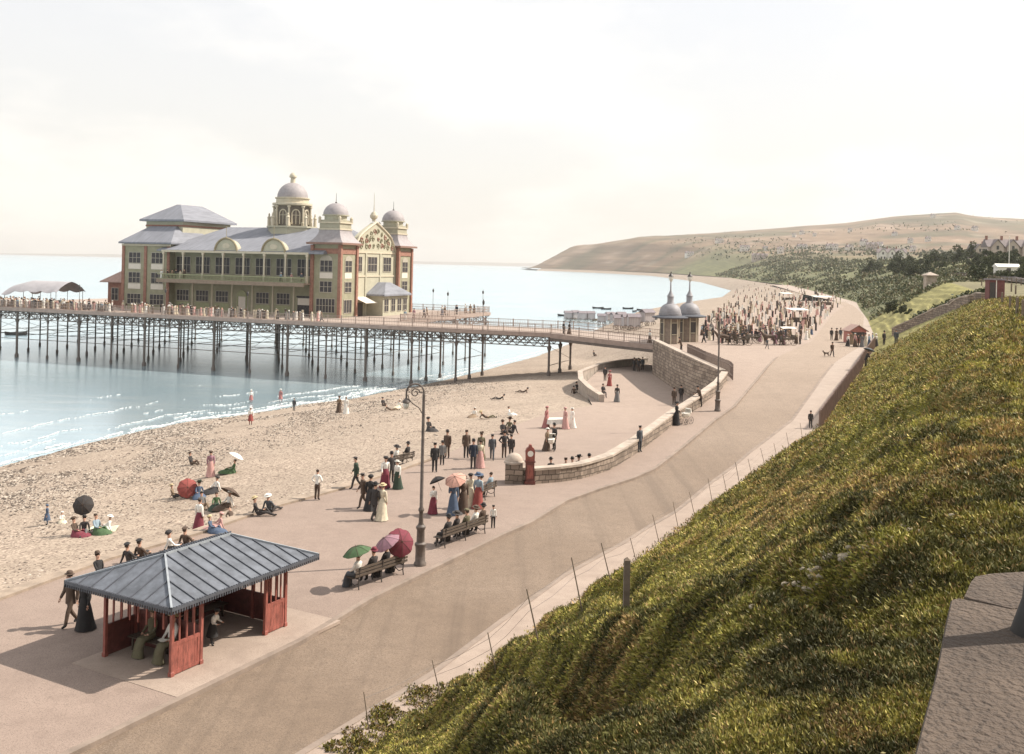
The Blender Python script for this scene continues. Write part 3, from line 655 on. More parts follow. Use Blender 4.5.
def panel(name, a, b, z0, z1, m1, gl=None, bars=3):
    """boarded lower panel with raised frame, glazed upper light with slim bars"""
    a, b = Vector((*a, 0)), Vector((*b, 0)); d = (b - a).normalized(); L = (b - a).length; n = Vector((-d.y, d.x, 0)); up = Vector((0, 0, 1))
    pm = MB(); a1 = a + d * .05; b1 = b - d * .05
    pm.bar(a1 + up * (z0 + z1) / 2, b1 + up * (z0 + z1) / 2, .04, z1 - z0)
    for z in (z0 + .07, z1 - .06): pm.bar(a1 + up * z, b1 + up * z, .066, .11)
    for t in (.06, L - .16): pm.bar(a1 + d * t + up * (z0 + .12), a1 + d * t + up * (z1 - .11), .064, .09, up=d)
    for t in (.2, L - .3): pm.bar(a1 + d * t + up * (z0 + .2), a1 + d * t + up * (z1 - .2), .05, .02, up=d)
    pm.build(name, m1, SH)
    bm_ = MB()
    for k in range(1, bars + 1):
        q = a.lerp(b, k / (bars + 1)); bm_.box(q.x - .022, q.y - .022, z1, q.x + .022, q.y + .022, 2.1)
    bm_.bar(a1 + up * 2.08, b1 + up * 2.08, .08, .08); bm_.build('mullion', M_red, SH)
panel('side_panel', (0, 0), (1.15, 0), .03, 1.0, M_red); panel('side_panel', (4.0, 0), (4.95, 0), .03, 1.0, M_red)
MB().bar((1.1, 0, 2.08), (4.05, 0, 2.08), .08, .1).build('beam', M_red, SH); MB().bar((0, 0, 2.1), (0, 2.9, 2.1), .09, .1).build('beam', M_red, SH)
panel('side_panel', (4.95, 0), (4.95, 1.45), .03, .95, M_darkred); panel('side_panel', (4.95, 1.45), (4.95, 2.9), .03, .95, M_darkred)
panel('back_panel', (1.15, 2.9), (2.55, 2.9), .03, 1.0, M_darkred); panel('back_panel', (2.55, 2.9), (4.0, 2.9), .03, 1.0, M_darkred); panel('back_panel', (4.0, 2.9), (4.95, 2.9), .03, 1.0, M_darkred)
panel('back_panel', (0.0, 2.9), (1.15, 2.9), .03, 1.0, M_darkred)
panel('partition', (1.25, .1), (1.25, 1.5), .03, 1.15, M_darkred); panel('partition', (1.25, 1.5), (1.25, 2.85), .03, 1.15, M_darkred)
mb = MB()
for k in range(1, 8): mb.box(-.02, 2.9 * k / 8 - .02, 1.35, .02, 2.9 * k / 8 + .02, 2.1)
mb.bar((0, .07, 2.0), (0, 2.83, 2.0), .04, .05); mb.build('mullion', M_red, SH)
mb = MB()
for k in range(4): mb.box(.72 + k * .12, .2, .42, .82 + k * .12, 2.75, .45)
for y in (.35, 1.45, 2.6): mb.box(.78, y - .03, 0, .84, y + .03, .42); mb.box(1.1, y - .03, 0, 1.16, y + .03, .42)
mb.build('seat', M_wood, SH)
mb = MB()
for k in range(4): mb.box(1.45, 2.35 + k * .12, .42, 4.7, 2.45 + k * .12, .45)
for x in (1.6, 3.0, 4.5): mb.box(x - .03, 2.4, 0, x + .03, 2.46, .42); mb.box(x - .03, 2.72, 0, x + .03, 2.78, .42)
mb.build('seat', M_wood, SH)

# ------------------------------------------------------------------ street lamps with a scrolled swan neck
def street_lamp(p, H, label):
    o = thing('street_lamp', label, 'street lamp', tuple(p), .15, 'swan neck lamps on the promenade')
    MB().lathe([(.26, 0), (.26, .1), (.21, .16), (.2, .75), (.24, .82), (.24, .9), (.17, .96), (.16, 1.45), (.2, 1.52), (.2, 1.6), (.12, 1.68), (.12, 1.72)], 14).build('base', M_iron, o, True)
    MB().lathe([(.10, 1.70), (.085, 2.2), (.12, 2.25), (.12, 2.32), (.075, 2.4), (.06, H - .5)], 12).build('column', M_iron, o, True)
    r = .36; cz = H - .42
    arc = [(-.0, 0, cz - .1)] + [(-r + r * math.cos(a), 0, cz + r * math.sin(a)) for a in np.linspace(0, PI, 14)] + [(-2 * r, 0, cz - .22)]
    mb = MB().tube(arc, .038, 8)
    for a0, rr, cx_ in ((0, .2, -r),):
        sp = [(cx_ + (rr * (1 - t * .75)) * math.cos(a0 + t * 8.5), 0, cz - .02 + (rr * (1 - t * .75)) * math.sin(a0 + t * 8.5)) for t in np.linspace(0, 1, 26)]; mb.tube(sp, .022, 6)
    mb.tube([(-.03, 0, cz - .9), (-.2, 0, cz - .62), (-.42, 0, cz - .48), (-.6, 0, cz - .3), (-.66, 0, cz - .1)], .022, 6)
    mb.tube([(-r - .2, 0, cz), (-2 * r + .05, 0, cz + .1)], .018, 6); mb.tube([(-r + .2, 0, cz), (-.04, 0, cz + .02)], .018, 6)
    mb.build('bracket', M_iron, o, True)
    ln = MB().lathe([(.03, 0), (.07, -.05), (.15, -.14), (.17, -.2), (.12, -.24)], 12, c=(-2 * r, 0, cz - .2)).build('lantern', M_iron, o, True)
    MB().lathe([(.115, -.235), (.13, -.32), (.09, -.44), (.02, -.5)], 12, c=(-2 * r, 0, cz - .2)).build('globe', mat('lamp_glass', (.6, .57, .5), .1, 4, .15), ln, True)
    return o
LP1 = atz(420, 565, 0); street_lamp(LP1, 7.55, 'tall iron swan neck lamp on the pavement beside the parasol bench')
LP2 = RD(717.5, 411); street_lamp(LP2, 7.7, 'tall iron swan neck lamp beside the pale wall near the pier gates')

# ------------------------------------------------------------------ benches
def bench(x0, y0, x1, y1, label, zf=None, flip=1):
    a = G(x0, y0); b = G(x1, y1); d = (b - a); L = d.length; rz = math.atan2(d.y, d.x)
    o = thing('park_bench', label, 'bench', tuple(a), rz, 'slatted benches on the promenade'); s = flip
    mb = MB()
    for k in range(4): mb.box(-.05, s * (.1 + k * .11) if s > 0 else s * (.1 + k * .11) - .09, .43, L + .05, s * (.1 + k * .11) + (.09 if s > 0 else 0), .46)
    mb.build('seat', M_wood, o); mb = MB()
    for z in (.55, .68, .81): mb.bar((-.05, -s * .05 * (z - .4), z), (L + .05, -s * .05 * (z - .4), z), .03, .09)
    mb.build('backrest', M_wood, o)
    for t in (.15, L / 2, L - .15):
        mb = MB(); mb.tube([(t, 0, 0), (t, .04 * s, .2), (t, .02 * s, .42), (t, -.06 * s, .88)], .025, 6); mb.tube([(t, .52 * s, 0), (t, .46 * s, .2), (t, .5 * s, .42)], .025, 6); mb.tube([(t, 0, .41), (t, .52 * s, .41)], .025, 6)
        mb.tube([(t, .03 * s, .22), (t, .25 * s, .12), (t, .48 * s, .22)], .02, 6); mb.build('leg', M_dark, o)
    return a, b, rz
BN1 = bench(356, 591, 406, 574, 'slatted bench beside the lamp post carrying people under parasols')
BN2 = bench(443, 549, 487, 533, 'slatted bench near the kerb with a row of people seated side by side')
BN3 = bench(474, 505, 496, 496, 'slatted bench behind the lady in the long red skirt')
BN4 = bench(392, 470, 414, 462, 'slatted bench near the edge of the sand beyond the strolling couples')

# red slot machine beside the pillar
p = G(529.5, 484); o = thing('weighing_machine', 'narrow red cast iron weighing machine with round dial beside the stone pillar', 'machine', tuple(p), .1)
MB().box(-.3, -.22, 0, .3, .22, .18).box(-.24, -.17, .18, .24, .17, 1.25).box(-.29, -.2, 1.25, .29, .2, 1.33).build('case', M_darkred, o)
h = MB().prism([(-.25, 1.33), (.25, 1.33), (.27, 1.9), (.2, 2.05), (.1, 2.12), (.06, 2.26), (-.06, 2.26), (-.1, 2.12), (-.2, 2.05), (-.27, 1.9)], 'y', -.14, .14).build('dial_case', M_red, o)
mb = MB(); mb.M = Matrix.Translation((0, -.145, 1.75)) @ Matrix.Rotation(PI / 2, 4, 'X'); mb.lathe([(.17, -.01), (.17, .02)], 20); mb.build('dial', M_white, h)
MB().box(-.16, -.18, .35, .16, -.172, 1.1).build('plate', M_red, o)

# stone coping at the viewpoint, with an iron post standing on it
def coping(name, poly, z0, z1, label):
    mb = MB(); n = len(poly); cx = sum(p[0] for p in poly) / n; cy = sum(p[1] for p in poly) / n
    sh = lambda f, z: [(cx + (x - cx) * f, cy + (y - cy) * f, z) for x, y in poly]
    me = MB().loft([sh(1, z0), sh(1, z1 - .05), sh(.985, z1 - .015), sh(.95, z1)]).build(name, M_cope2); return tag(me, label, 'wall')
M_cope2 = mat('worn_shaded_sandstone', (.045, .032, .024), .3, 2.2, .95, base2=(.115, .083, .06), bump=.7, bscale=40, detail=8)  # shadow lying on this stone is put into the dark base colour
zt = 11.45
pA = [atz(x, y, zt) for x, y in ((900, 790), (912, 754), (922, 716), (934, 672), (944, 622), (950, 596), (957, 594.5))]
pB = [(p.x, p.y) for p in pA]
e1 = atz(1012, 606, zt); e2 = atz(1090, 600, zt); e3 = atz(1200, 790, zt)
coping('stone_parapet', pB + [(e1.x, e1.y), (e2.x, e2.y), (e3.x, e3.y), (pB[0][0], pB[0][1] - .6)][:3] + [(e3.x, e3.y - .6), (pB[0][0], pB[0][1] - .6)], 10.3, zt, 'worn sandstone parapet slab close to the viewpoint above the bank')
zt2 = 11.40
pC = [atz(x, y, zt2) for x, y in ((962, 597.5), (969, 582), (974, 576), (990, 573), (1040, 570), (1100, 598), (1012, 609.5))]
coping('stone_block', [(p.x, p.y) for p in pC], 10.3, zt2, 'smaller sandstone block at the far end of the parapet by the iron post')
pp = atz(1041, 634, zt); o = thing('iron_post', 'dark iron post with flared foot standing on the stone parapet', 'post', (pp.x, pp.y, zt))
MB().lathe([(.082, 0), (.07, .04), (.052, .1), (.042, .2), (.036, .4), (.034, .85), (.04, .87), (.04, .9), (.02, .93), (.001, .94)], 14).build('post_shaft', mat('black_iron', (.022, .018, .016), .3, 9, .7), o, True)

# ================================================================== THE PIER
D = Vector((-.9376, .3476, 0)); N2 = Vector((.3476, .9376, 0)); Q0 = Vector((5.7, 141.5, 0)); ZD = 2.95
PRZ = math.atan2(-D.y, -D.x)
PIER = thing('pier', 'long iron pier on slender columns with boarded deck and lattice girders', 'pier', (Q0.x, Q0.y, ZD), PRZ)
M_deck = mat('deck_boards', (.34, .27, .225), .25, 1.2, .9, stretch=(1, 8, 1)); M_fas = mat('fascia_paint', (.33, .25, .21), .15, 1.5, .7)
TE = 118; TP = 29
def pw(x, y, z): return Matrix.Translation((Q0.x, Q0.y, ZD)) @ Matrix.Rotation(PRZ, 4, 'Z') @ Vector((x, y, z))
# local x = -t (towards land positive), y = distance back from front edge
MB().box(-TE, 0, -.3, -TP, 50, 0).build('deck', M_deck, PIER); MB().box(-TP, 0, -.3, 0, 11, 0).build('deck', M_deck, PIER)
MB().box(-TE, -.12, -.55, 0, -.002, .04).build('fascia', M_fas, PIER); MB().box(-TP + .002, 11.002, -.55, -TP + .12, 50, .04).build('fascia', M_fas, PIER)
def lattice(x0, x1, y, d=1.35, bay=1.3, axis='x'):
    mb = MB(); n = max(1, round(abs(x1 - x0) / bay)); w = (x1 - x0) / n; zt_, zb_ = -.58, -.58 - d
    P = (lambda u, z: (u, y, z)) if axis == 'x' else (lambda u, z: (y, u, z))
    mb.bar(P(x0, zt_ - .04), P(x1, zt_ - .04), .16, .12); mb.bar(P(x0, zb_), P(x1, zb_), .16, .12)
    for k in range(n):
        a, b = x0 + k * w, x0 + (k + 1) * w
        mb.bar(P(a, zt_), P(b, zb_), .05, .1); mb.bar(P(a, zb_), P(b, zt_), .05, .1); mb.bar(P(a, zb_), P(a, zt_), .06, .08)
    return mb
for y in (.3, 5.5, 10.7): lattice(-TE if y < 1 else -TP, 0, y).build('girder', M_iron, PIER)
for y in (13, 26, 38, 49.6): lattice(-TE, -TP, y, bay=1.9).build('girder', M_iron, PIER)
for t in [TP + .5 + 9.6 * k for k in range(10)]: lattice(.4, 49.6, -t, bay=2.2, axis='y').build('girder', M_iron, PIER)
cols = []
def column(x, y, r=.17):
    w_ = pw(x, y, 0); zb_ = min(GZ(w_.x, w_.y, 2.0), SEA) - 1.2 if False else GZ(w_.x, w_.y, 2.2) - 1.0
    zl = zb_ - ZD; mb = MB().tube([(x, y, zl), (x, y, -.6)], r, 8)
    mb.lathe([(r * 1.7, zl + 0.9), (r * 1.7, zl + 1.5), (r * 1.1, zl + 1.7)], 8, c=(x, y, 0)); mb.lathe([(r * 1.05, -2.6), (r * 2, -2.0), (r * 2, -1.9)], 8, c=(x, y, 0))
    mb.build('column', M_iron, PIER, True); return zl
bents = [0.3, 14.6, 21.8]
for t in bents:
    for y in (.3, 5.5, 10.7): column(-t, y, .17)
bt2 = [TP + .5 + 6.9 * k for k in range(13)]
for i, t in enumerate(bt2):
    for y in (.3, 9.5, 19, 29, 39, 49): column(-t, y, .2 if (i % 2 == 0 and y < 1) else .13)
for t in bt2: MB().tube([(-t, .3, -4.9), (-t, 49, -4.9)], .05, 5).tube([(-t, .3, -1.9), (-t, 9.5, -4.8)], .03, 5).tube([(-t, 9.5, -1.9), (-t, .3, -4.8)], .03, 5).build('tie_rod', M_iron, PIER)
for y in (.3, 9.5, 19, 29, 39, 49): MB().tube([(-TP - .5, y, -5.4), (-TE + 2, y, -5.4)], .055, 5).build('tie_rod', M_iron, PIER)
for t in bents: MB().tube([(-t, .3, -4.6), (-t, 10.7, -4.6)], .05, 5).tube([(-t, .3, -1.9), (-t, 10.7, -4.4)], .03, 5).build('tie_rod', M_iron, PIER)
def railing(a, b, h=1.12, gap=.28, post=2.4, mt=None, parent=PIER):
    a, b = Vector(a), Vector(b); L = (b - a).length; mb = MB(); up = Vector((0, 0, 1))
    for z in (.12, .6, h): mb.bar(a + up * z, b + up * z, .05, .07)
    n = int(L / gap)
    for k in range(n + 1):
        q = a.lerp(b, k / n); mb.box(q.x - .016, q.y - .016, q.z + .1, q.x + .016, q.y + .016, q.z + h)
    n = max(1, int(L / post))
    for k in range(n + 1):
        q = a.lerp(b, k / n); mb.box(q.x - .05, q.y - .05, q.z, q.x + .05, q.y + .05, q.z + h + .12)
    return mb.build('railing', mt or M_fas, parent)
railing((-TE, .15, 0), (0, .15, 0)); railing((-TP, 10.85, 0), (0, 10.85, 0)); railing((-TP - .15, 11, 0), (-TP - .15, 49.8, 0)); railing((-TE, 49.8, 0), (-TP - .15, 49.8, 0))
# sloping land span from the first bent to the abutment
o = thing('pier_gangway', 'plain sloping girder span joining the pier to the stone abutment', 'bridge')
a0 = Vector((Q0.x, Q0.y, ZD)); a1 = Vector((5.7 + .3476 * 11, 141.5 + .9376 * 11, ZD)); b0 = Vector((18.9, 130.3, 2.52)); b1 = Vector((24.2, 141, 2.52))
mb = MB(); dn = Vector((0, 0, -.3))
mb._add([a0, a1, b1, b0, a0 + dn, a1 + dn, b1 + dn, b0 + dn], [(0, 1, 2, 3), (7, 6, 5, 4), (0, 4, 5, 1), (1, 5, 6, 2), (2, 6, 7, 3), (3, 7, 4, 0)]); mb.build('deck', M_deck, o)
out = Vector((-.66, -.75, 0)) * .09
MB().bar(a0 + out + Vector((0, 0, -.34)), b0 + out + Vector((0, 0, -.34)), .12, .62).build('girder', M_fas, o)
MB().bar(a0 + out * .4 + Vector((0, 0, -.85)), b0 + out * .4 + Vector((0, 0, -.85)), .2, .36).build('girder', M_iron, o)
MB().bar(a1 + Vector((0, 0, -.6)), b1 + Vector((0, 0, -.6)), .2, .7).build('girder', M_iron, o)
railing(a0, b0, parent=o); railing(a1, b1, parent=o)

# pier lamps
M_lampgl = mat('lamp_glass', (.6, .57, .5), .1, 4, .15)
pl0 = thing('pier_lamp', 'slim pier lamp standing on the open deck edge', 'street lamp', (0, 0, 0), 0, 'slim lamps along the pier', link=False)
pc = [MB().lathe([(.09, 0), (.09, .5), (.05, .55), (.035, 3.6)], 8).build('column', M_iron, pl0, True, link=False)]
pl_l = MB().lathe([(.05, 3.6), (.16, 3.75), (.2, 4.1), (.06, 4.3), (.02, 4.5)], 8).build('lantern', M_dark, pl0, True, link=False); pc.append(pl_l); KIDS[pl0.name] = pc; KIDS[pc[0].name] = []; KIDS[pl_l.name] = []
for i, (x, y, w_) in enumerate(((-10.5, .4, 'on the front rail of the narrow deck, right of the people'), (-TP - 1.2, 49, 'at the far corner of the wide deck'), (-TP - 1.2, 32, 'on the deck side below the far corner lamp'), (-TP - 12, 49, 'on the far deck edge beside the right hand tower'), (-TP - 21, 49, 'half hidden behind the right hand tower'), (-TP - 22, .5, 'on the front rail before the big hall'), (-TP - 38, .5, 'on the front rail before the arched white door'), (-TP - 56, .5, 'on the front rail before the seaward block'))):
    dup(pl0, pw(x, y, 0), PRZ, 'slim iron pier lamp ' + w_)

# ------------------------------------------------------------------ pier pavilion
PV0 = Vector((-28.6, 167, ZD)); PV = thing('pier_pavilion', 'grand two storey pier pavilion with grey hipped roofs, domed towers and balcony', 'pavilion', tuple(PV0), PRZ); PV.scale = (.972, .972, .972)
M_wall = mat('olive_render', (.28, .265, .18), .14, .8, .85, bump=.1); M_wall2 = mat('buff_render', (.405, .38, .285), .1, .8, .85, bump=.1)
M_trim = mat('cream_trim', (.50, .44, .33), .08, 2, .7); M_brick = mat('red_brick', (.285, .145, .105), .22, 2.5, .9, bump=.2)
M_rf = mat('slate_roof', (.195, .20, .225), .2, .9, .8, bump=.4, bscale=2.5, stretch=(2.5, .35, .35)); M_pink = mat('pink_tiles', (.37, .25, .21), .12, 2, .9)
M_dome = mat('dome_lead', (.30, .27, .27), .14, 2, .65); M_fr = mat('sash_paint', (.36, .325, .26), .06, 4, .6)
M_grn = mat('green_paint', (.30, .31, .18), .15, 3, .7); M_blind = mat('cream_panel', (.62, .56, .48), .06, 3, .7)
def window(face, u, z, w, h, off, nx=2, nz=2, blind=False, arch=False):
    """face 'f' (front, looks to -y) at y=off, or 'e' (end, looks to +x) at x=off. frame stands proud, pane set behind it"""
    def B(mb, u0, z0, u1, z1, d0, d1):
        if face == 'f': mb.box(u0, off - d1, z0, u1, off - d0, z1)
        else: mb.box(off + d0, u0, z0, off + d1, u1, z1)
    t = .11; fr = MB(); x0, x1 = u - w / 2, u + w / 2
    B(fr, x0 - t, z - t, x1 + t, z, 0.0, .09); B(fr, x0 - t, z + h, x1 + t, z + h + t, 0, .09); B(fr, x0 - t, z, x0, z + h, 0, .085); B(fr, x1, z, x1 + t, z + h, 0, .085)
    for k in range(1, nx): uu = x0 + w * k / nx; B(fr, uu - .045, z, uu + .045, z + h, .03, .075)
    for k in range(1, nz): zz = z + h * k / nz; B(fr, x0, zz - .04, x1, zz + .04, .03, .072)
    if arch:
        pts = [(u + (w / 2 + t) * math.cos(a), z + h + t + .35 * w * math.sin(a)) for a in np.linspace(0, PI, 9)]
        if face == 'f': fr.prism(pts, 'y', off - .085, off)
        else: fr.prism([(p_[0], p_[1]) for p_ in pts], 'x', off, off + .085)
    f = fr.build('window', M_fr, PV); g = MB(); B(g, x0, z, x1, z + h, .004, .028); g.build('pane', M_glass, f)
    if blind:
        g = MB(); B(g, x0 - t, z - 1.15, x1 + t, z - .16, 0, .05); g.build('apron_panel', M_blind, f)
    return f
# main hall
MB().box(-36.5, 1.5, 0, -4.5, 26, 10.95).build('wall', M_wall, PV)
MB().hip(-37.5, -2.5, -1.4, 28.9, 11.15, 15.9, -33, -6, 13.75, 13.75, th=.3).build('roof', M_rf, PV)
MB().box(-36.4, -1.45, 10.72, -5.45, -1.2, 11.1).build('cornice', M_trim, PV)
MB().box(-36.4, -2.5, 5.5, -5.5, 1.498, 5.8).box(-36.4, -2.65, 5.2, -5.5, -2.502, 5.86).build('balcony_floor', mat('balcony_brown', (.26, .20, .15), .15, 2, .8), PV)
mb = MB(); x = -35.3
while x < -5.5: mb.box(x, -2.42, 5.8, x + .08, -2.34, 6.65); x += .3
mb.box(-36.4, -2.48, 6.65, -5.5, -2.28, 6.8).box(-36.4, -2.42, 5.8, -5.5, -2.34, 5.98); mb.build('balustrade', M_grn, PV)
bay = (36.0 - 5.8) / 7
for k in range(8):
    x = -35.9 + bay * k; MB().box(x - .13, -1.5, 5.8, x + .13, -1.24, 10.72).box(x - .22, -1.56, 10.3, x + .22, -1.2, 10.718).box(x - .2, -1.55, 5.8, x + .2, -1.2, 7.05).build('balcony_post', M_trim, PV)
    if k < 7: window('f', x + bay / 2, 7.0, 3.0, 2.9, 1.5, 4, 2)
for k in range(7):
    x = -35.9 + bay * (k + .5)
    if k in (3,):
        d = MB().box(x - .75, 1.42, 0, x + .75, 1.5, 3.0).build('door', M_blind, PV); MB().prism([(x + 1.0 * math.cos(a), 3.02 + 1.1 * math.sin(a)) for a in np.linspace(0, PI, 11)], 'y', 1.3, 1.498).build('door_arch', M_grn, PV)
        for sx in (-1, 1): MB().box(x + sx * .95 - .12, 1.36, 0, x + sx * .95 + .12, 1.498, 3.0).build('door_jamb', M_grn, PV)
    elif k == 6: MB().box(x - 1.3, 1.36, 0, x + 1.3, 1.498, 3.2).box(x - 1.5, 1.3, 3.2, x + 1.5, 1.498, 3.5).build('door', M_glass, PV); MB().box(x - 1.2, 1.25, 1.9, x + 1.2, 1.36, 3.1).build('door_blind', M_blind, PV)
    else:
        window('f', x, 1.9, 2.6, 1.9, 1.5, 4, 2); MB().box(x - 1.5, 1.44, .3, x + 1.5, 1.498, 1.6).build('dado_panel', M_grn, PV)
    MB().box(-35.9 + bay * k - .16, 1.38, 0, -35.9 + bay * k + .16, 1.498, 5.35).build('pilaster', M_trim, PV)
for xd in (-22.5, -12.6):
    MB().prism([(xd + 2.3 * math.cos(a), 11.0 + 2.15 * math.sin(a)) for a in np.linspace(0, PI, 15)], 'y', -1.2, .2).build('dormer', M_wall2, PV)
    mb = MB(); arc = [(xd + 2.35 * math.cos(a), -1.28, 11.0 + 2.35 * math.sin(a)) for a in np.linspace(0, PI, 17)]; mb.tube(arc, .2, 6); mb.lathe([(.12, 13.3), (.12, 13.6), (.05, 13.7), (.04, 15.2), (.12, 15.35), (.001, 15.5)], 8, c=(xd, -1.2, 0)); mb.build('dormer_rim', mat('rim_ochre', (.27, .225, .14), .2, 3, .8), PV)
    MB().ell((xd, -1.24, 12.0), (.8, .06, .5), 12, 6).build('dormer_badge', M_trim, PV)
# seaward block with hipped roof and the taller stage block behind
MB().box(-46.2, 0, 0, -35.6, 12, 12.2).build('wall', M_wall, PV); MB().hip(-46.9, -34.9, -.7, 14, 12.45, 15.6, -44, -38, 4.5, 9, th=.3).build('roof', M_rf, PV)
for x in (-46.2, -41.1, -35.9): MB().box(x - .3, -.16, 0, x + .3, -.002, 12.1).build('pilaster', M_brick, PV)
MB().box(-46.5, -.25, 11.75, -35.3, -.165, 12.1).build('cornice', M_trim, PV)
for x in (-43.6, -38.4):
    window('f', x, 8.6, 2.6, 1.9, 0, 3, 2, blind=True); window('f', x, 4.9, 2.6, 1.9, 0, 3, 2, blind=True); window('f', x, 1.0, 3.0, 1.8, 0, 4, 2)
MB().box(-45.4, 5, 12, -36.9, 19.7, 16.6).build('wall', M_wall2, PV); MB().box(-45.5, 4.9, 15.6, -36.8, 19.8, 15.9).build('string_course', M_brick, PV)
MB().hip(-46.3, -36.0, 4.1, 20.6, 16.9, 20.0, -41.6, -40.7, 9, 15.7, th=.35).build('roof', M_rf, PV)
# small brick annex
MB().box(-52, 2.5, 0, -46.25, 9, 4.8).build('wall', M_brick, PV)
MB()._add([(-53.2, 1.6, 4.7), (-46.25, 1.6, 4.7), (-46.25, 9.6, 4.7), (-53.2, 9.6, 4.7), (-53.2, 1.6, 4.9), (-46.25, 1.6, 4.9), (-46.25, 9.6, 4.9), (-53.2, 9.6, 4.9), (-46.25, 4.4, 8.6), (-46.25, 7, 8.6)], [(3, 2, 1, 0), (0, 1, 5, 4), (2, 3, 7, 6), (3, 0, 4, 7), (4, 5, 8), (6, 7, 9), (7, 4, 8, 9), (1, 2, 6, 9, 8, 5)]).build('roof', M_pink, PV)
window('f', -50.3, 1.4, 1.5, 2.2, 2.5, 2, 2); MB().box(-48.4, 2.4, 0, -47.2, 2.498, 2.8).build('door', M_dark, PV)
# corner towers
def tower(y0, y1, front=True):
    xc, yc = -2.7, (y0 + y1) / 2; hw = 2.75
    MB().box(xc - hw, y0, 0, 0, y1, 12.6).build('wall', M_wall, PV)
    for (px_, py_) in ((xc - hw, y0), (0, y0), (0, y1)): MB().box(px_ - .3, py_ - .3, 0, px_ + .3, py_ + .3, 12.5).build('pilaster', M_brick, PV)
    MB().box(xc - hw - .12, y0 - .12, 11.0, .12, y1 + .12, 11.9).build('frieze', M_brick, PV)
    MB().box(xc - hw - .85, y0 - .85, 12.6, .85, y1 + .85, 12.95).build('eave', mat('eave_brown', (.22, .13, .1), .2, 3, .8), PV)
    rings = []
    for t in np.linspace(0, 1, 8):
        h_ = 3.35 - (3.35 - 2.05) * (1 - (1 - t) ** 1.9); z = 12.95 + 2.2 * t; rings.append([(xc - h_, yc - h_, z), (xc + h_, yc - h_, z), (xc + h_, yc + h_, z), (xc - h_, yc + h_, z)])
    MB().loft(rings).build('skirt_roof', M_dome, PV)
    h_ = 2.0; MB().box(xc - h_, yc - h_, 15.15, xc + h_, yc + h_, 16.9).build('attic', mat('attic_render', (.34, .315, .235), .12, 1, .85), PV)
    mb = MB().box(xc - h_ - .15, yc - h_ - .15, 15.16, xc + h_ + .15, yc + h_ + .15, 15.4).box(xc - h_ - .2, yc - h_ - .2, 16.3, xc + h_ + .2, yc + h_ + .2, 16.55)
    for sx in (-1, 1):
        for sy in (-1, 1): mb.lathe([(.28, 16.55), (.28, 17.2), (.32, 17.25), (.1, 17.5), (.001, 17.6)], 6, c=(xc + sx * h_, yc + sy * h_, 0))
    mb.build('parapet', M_trim, PV)
    MB().lathe([(1.95, 16.9), (1.95, 17.6), (2.35, 17.65), (2.35, 17.8)], 20, c=(xc, yc, 0)).build('drum', M_wall2, PV)
    MB().lathe([(2.2 * math.cos(a), 17.8 + 2.1 * math.sin(a)) for a in np.linspace(0, PI / 2 - .05, 10)], 24, c=(xc, yc, 0)).build('dome', M_dome, PV, True)
    MB().lathe([(.16, 19.85), (.2, 20.0), (.05, 20.15), (.03, 21.6), (.001, 21.7)], 8, c=(xc, yc, 0)).build('finial', M_dark, PV, True)
    if front:
        window('f', xc, 7.9, 2.3, 1.9, y0, 3, 2, blind=True, arch=True); window('f', xc, 4.4, 2.3, 1.8, y0, 3, 2); window('f', xc, .9, 3.6, 2.3, y0, 6, 2)
    window('e', yc, 7.9, 2.2, 1.9, 0, 2, 2, blind=True, arch=True); window('e', yc, 4.4, 2.2, 1.7, 0, 2, 2); window('e', yc, .8, 2.6, 2.2, 0, 3, 1)
tower(0, 5.6); tower(21.9, 27.5, True)
# gabled entrance front between the towers
def gz(t):       # curved shaped gable outline, t in 0..1 from side to centre
    return 11.6 + 1.2 * (t > .02) * min(1, t * 4) + 4.2 * t ** .75
ycen, hw = 13.75, 8.1
pts = [(5.65, 0), (21.85, 0)] + [(ycen + hw * (1 - t), gz(t)) for t in np.linspace(0, 1, 14)] + [(ycen - hw * (1 - t), gz(t)) for t in np.linspace(1, 0, 14)][1:]
MB().prism(pts, 'x', -1.6, -.6).build('gable', M_wall2, PV)
mb = MB(); crv = [(-.55, y, z + .06) for y, z in pts[2:]]; mb.tube(crv, .22, 6); mb.lathe([(.3, 17.2), (.34, 17.6), (.7, 17.9), (.75, 18.3), (.4, 18.9), (.1, 19.0), (.05, 20.5), (.03, 22.5)], 10, c=(-1.1, ycen, 0)); mb.build('gable_coping', M_trim, PV)
M_scr = mat('scroll_paint', (.22, .20, .125), .2, 3, .8)
for k in range(30):
    r_ = random.Random(k); yy = 13.75 + (k % 10 - 4.5) * 1.45 + r_.uniform(-.3, .3); lim = 12.4 + 4.0 * max(0, 1 - abs(yy - 13.75) / 8.1) ** .75; zz = 12.3 + (lim - 12.3) * (k // 10 + .35) / 3; rr = r_.uniform(.42, .62)
    mb = MB(); sp = [(-.54, yy + rr * (1 - .8 * t) * math.cos(7.5 * t + k), zz + rr * (1 - .8 * t) * math.sin(7.5 * t + k)) for t in np.linspace(0, 1, 16)]; mb.tube(sp, .09, 5); mb.build('scrollwork', M_scr if k % 3 else M_brick, PV)
MB().box(-.6, 5.7, 7.0, -.48, 21.8, 7.3).build('string_course', M_trim, PV)
MB().box(-.6, 5.7, 11.3, -.46, 21.8, 11.6).build('string_course', M_trim, PV)
for yy, ww in ((7.6, 2.0), (12.6, 3.4), (18.4, 3.0)): window('e', yy, 8.0, ww, 2.6, -.6, 3, 2)
for yy in (5.95, 10.1, 15.6, 21.5): MB().box(-.62, yy - .25, 0, -.45, yy + .25, 11.3).build('pilaster', M_wall2, PV)
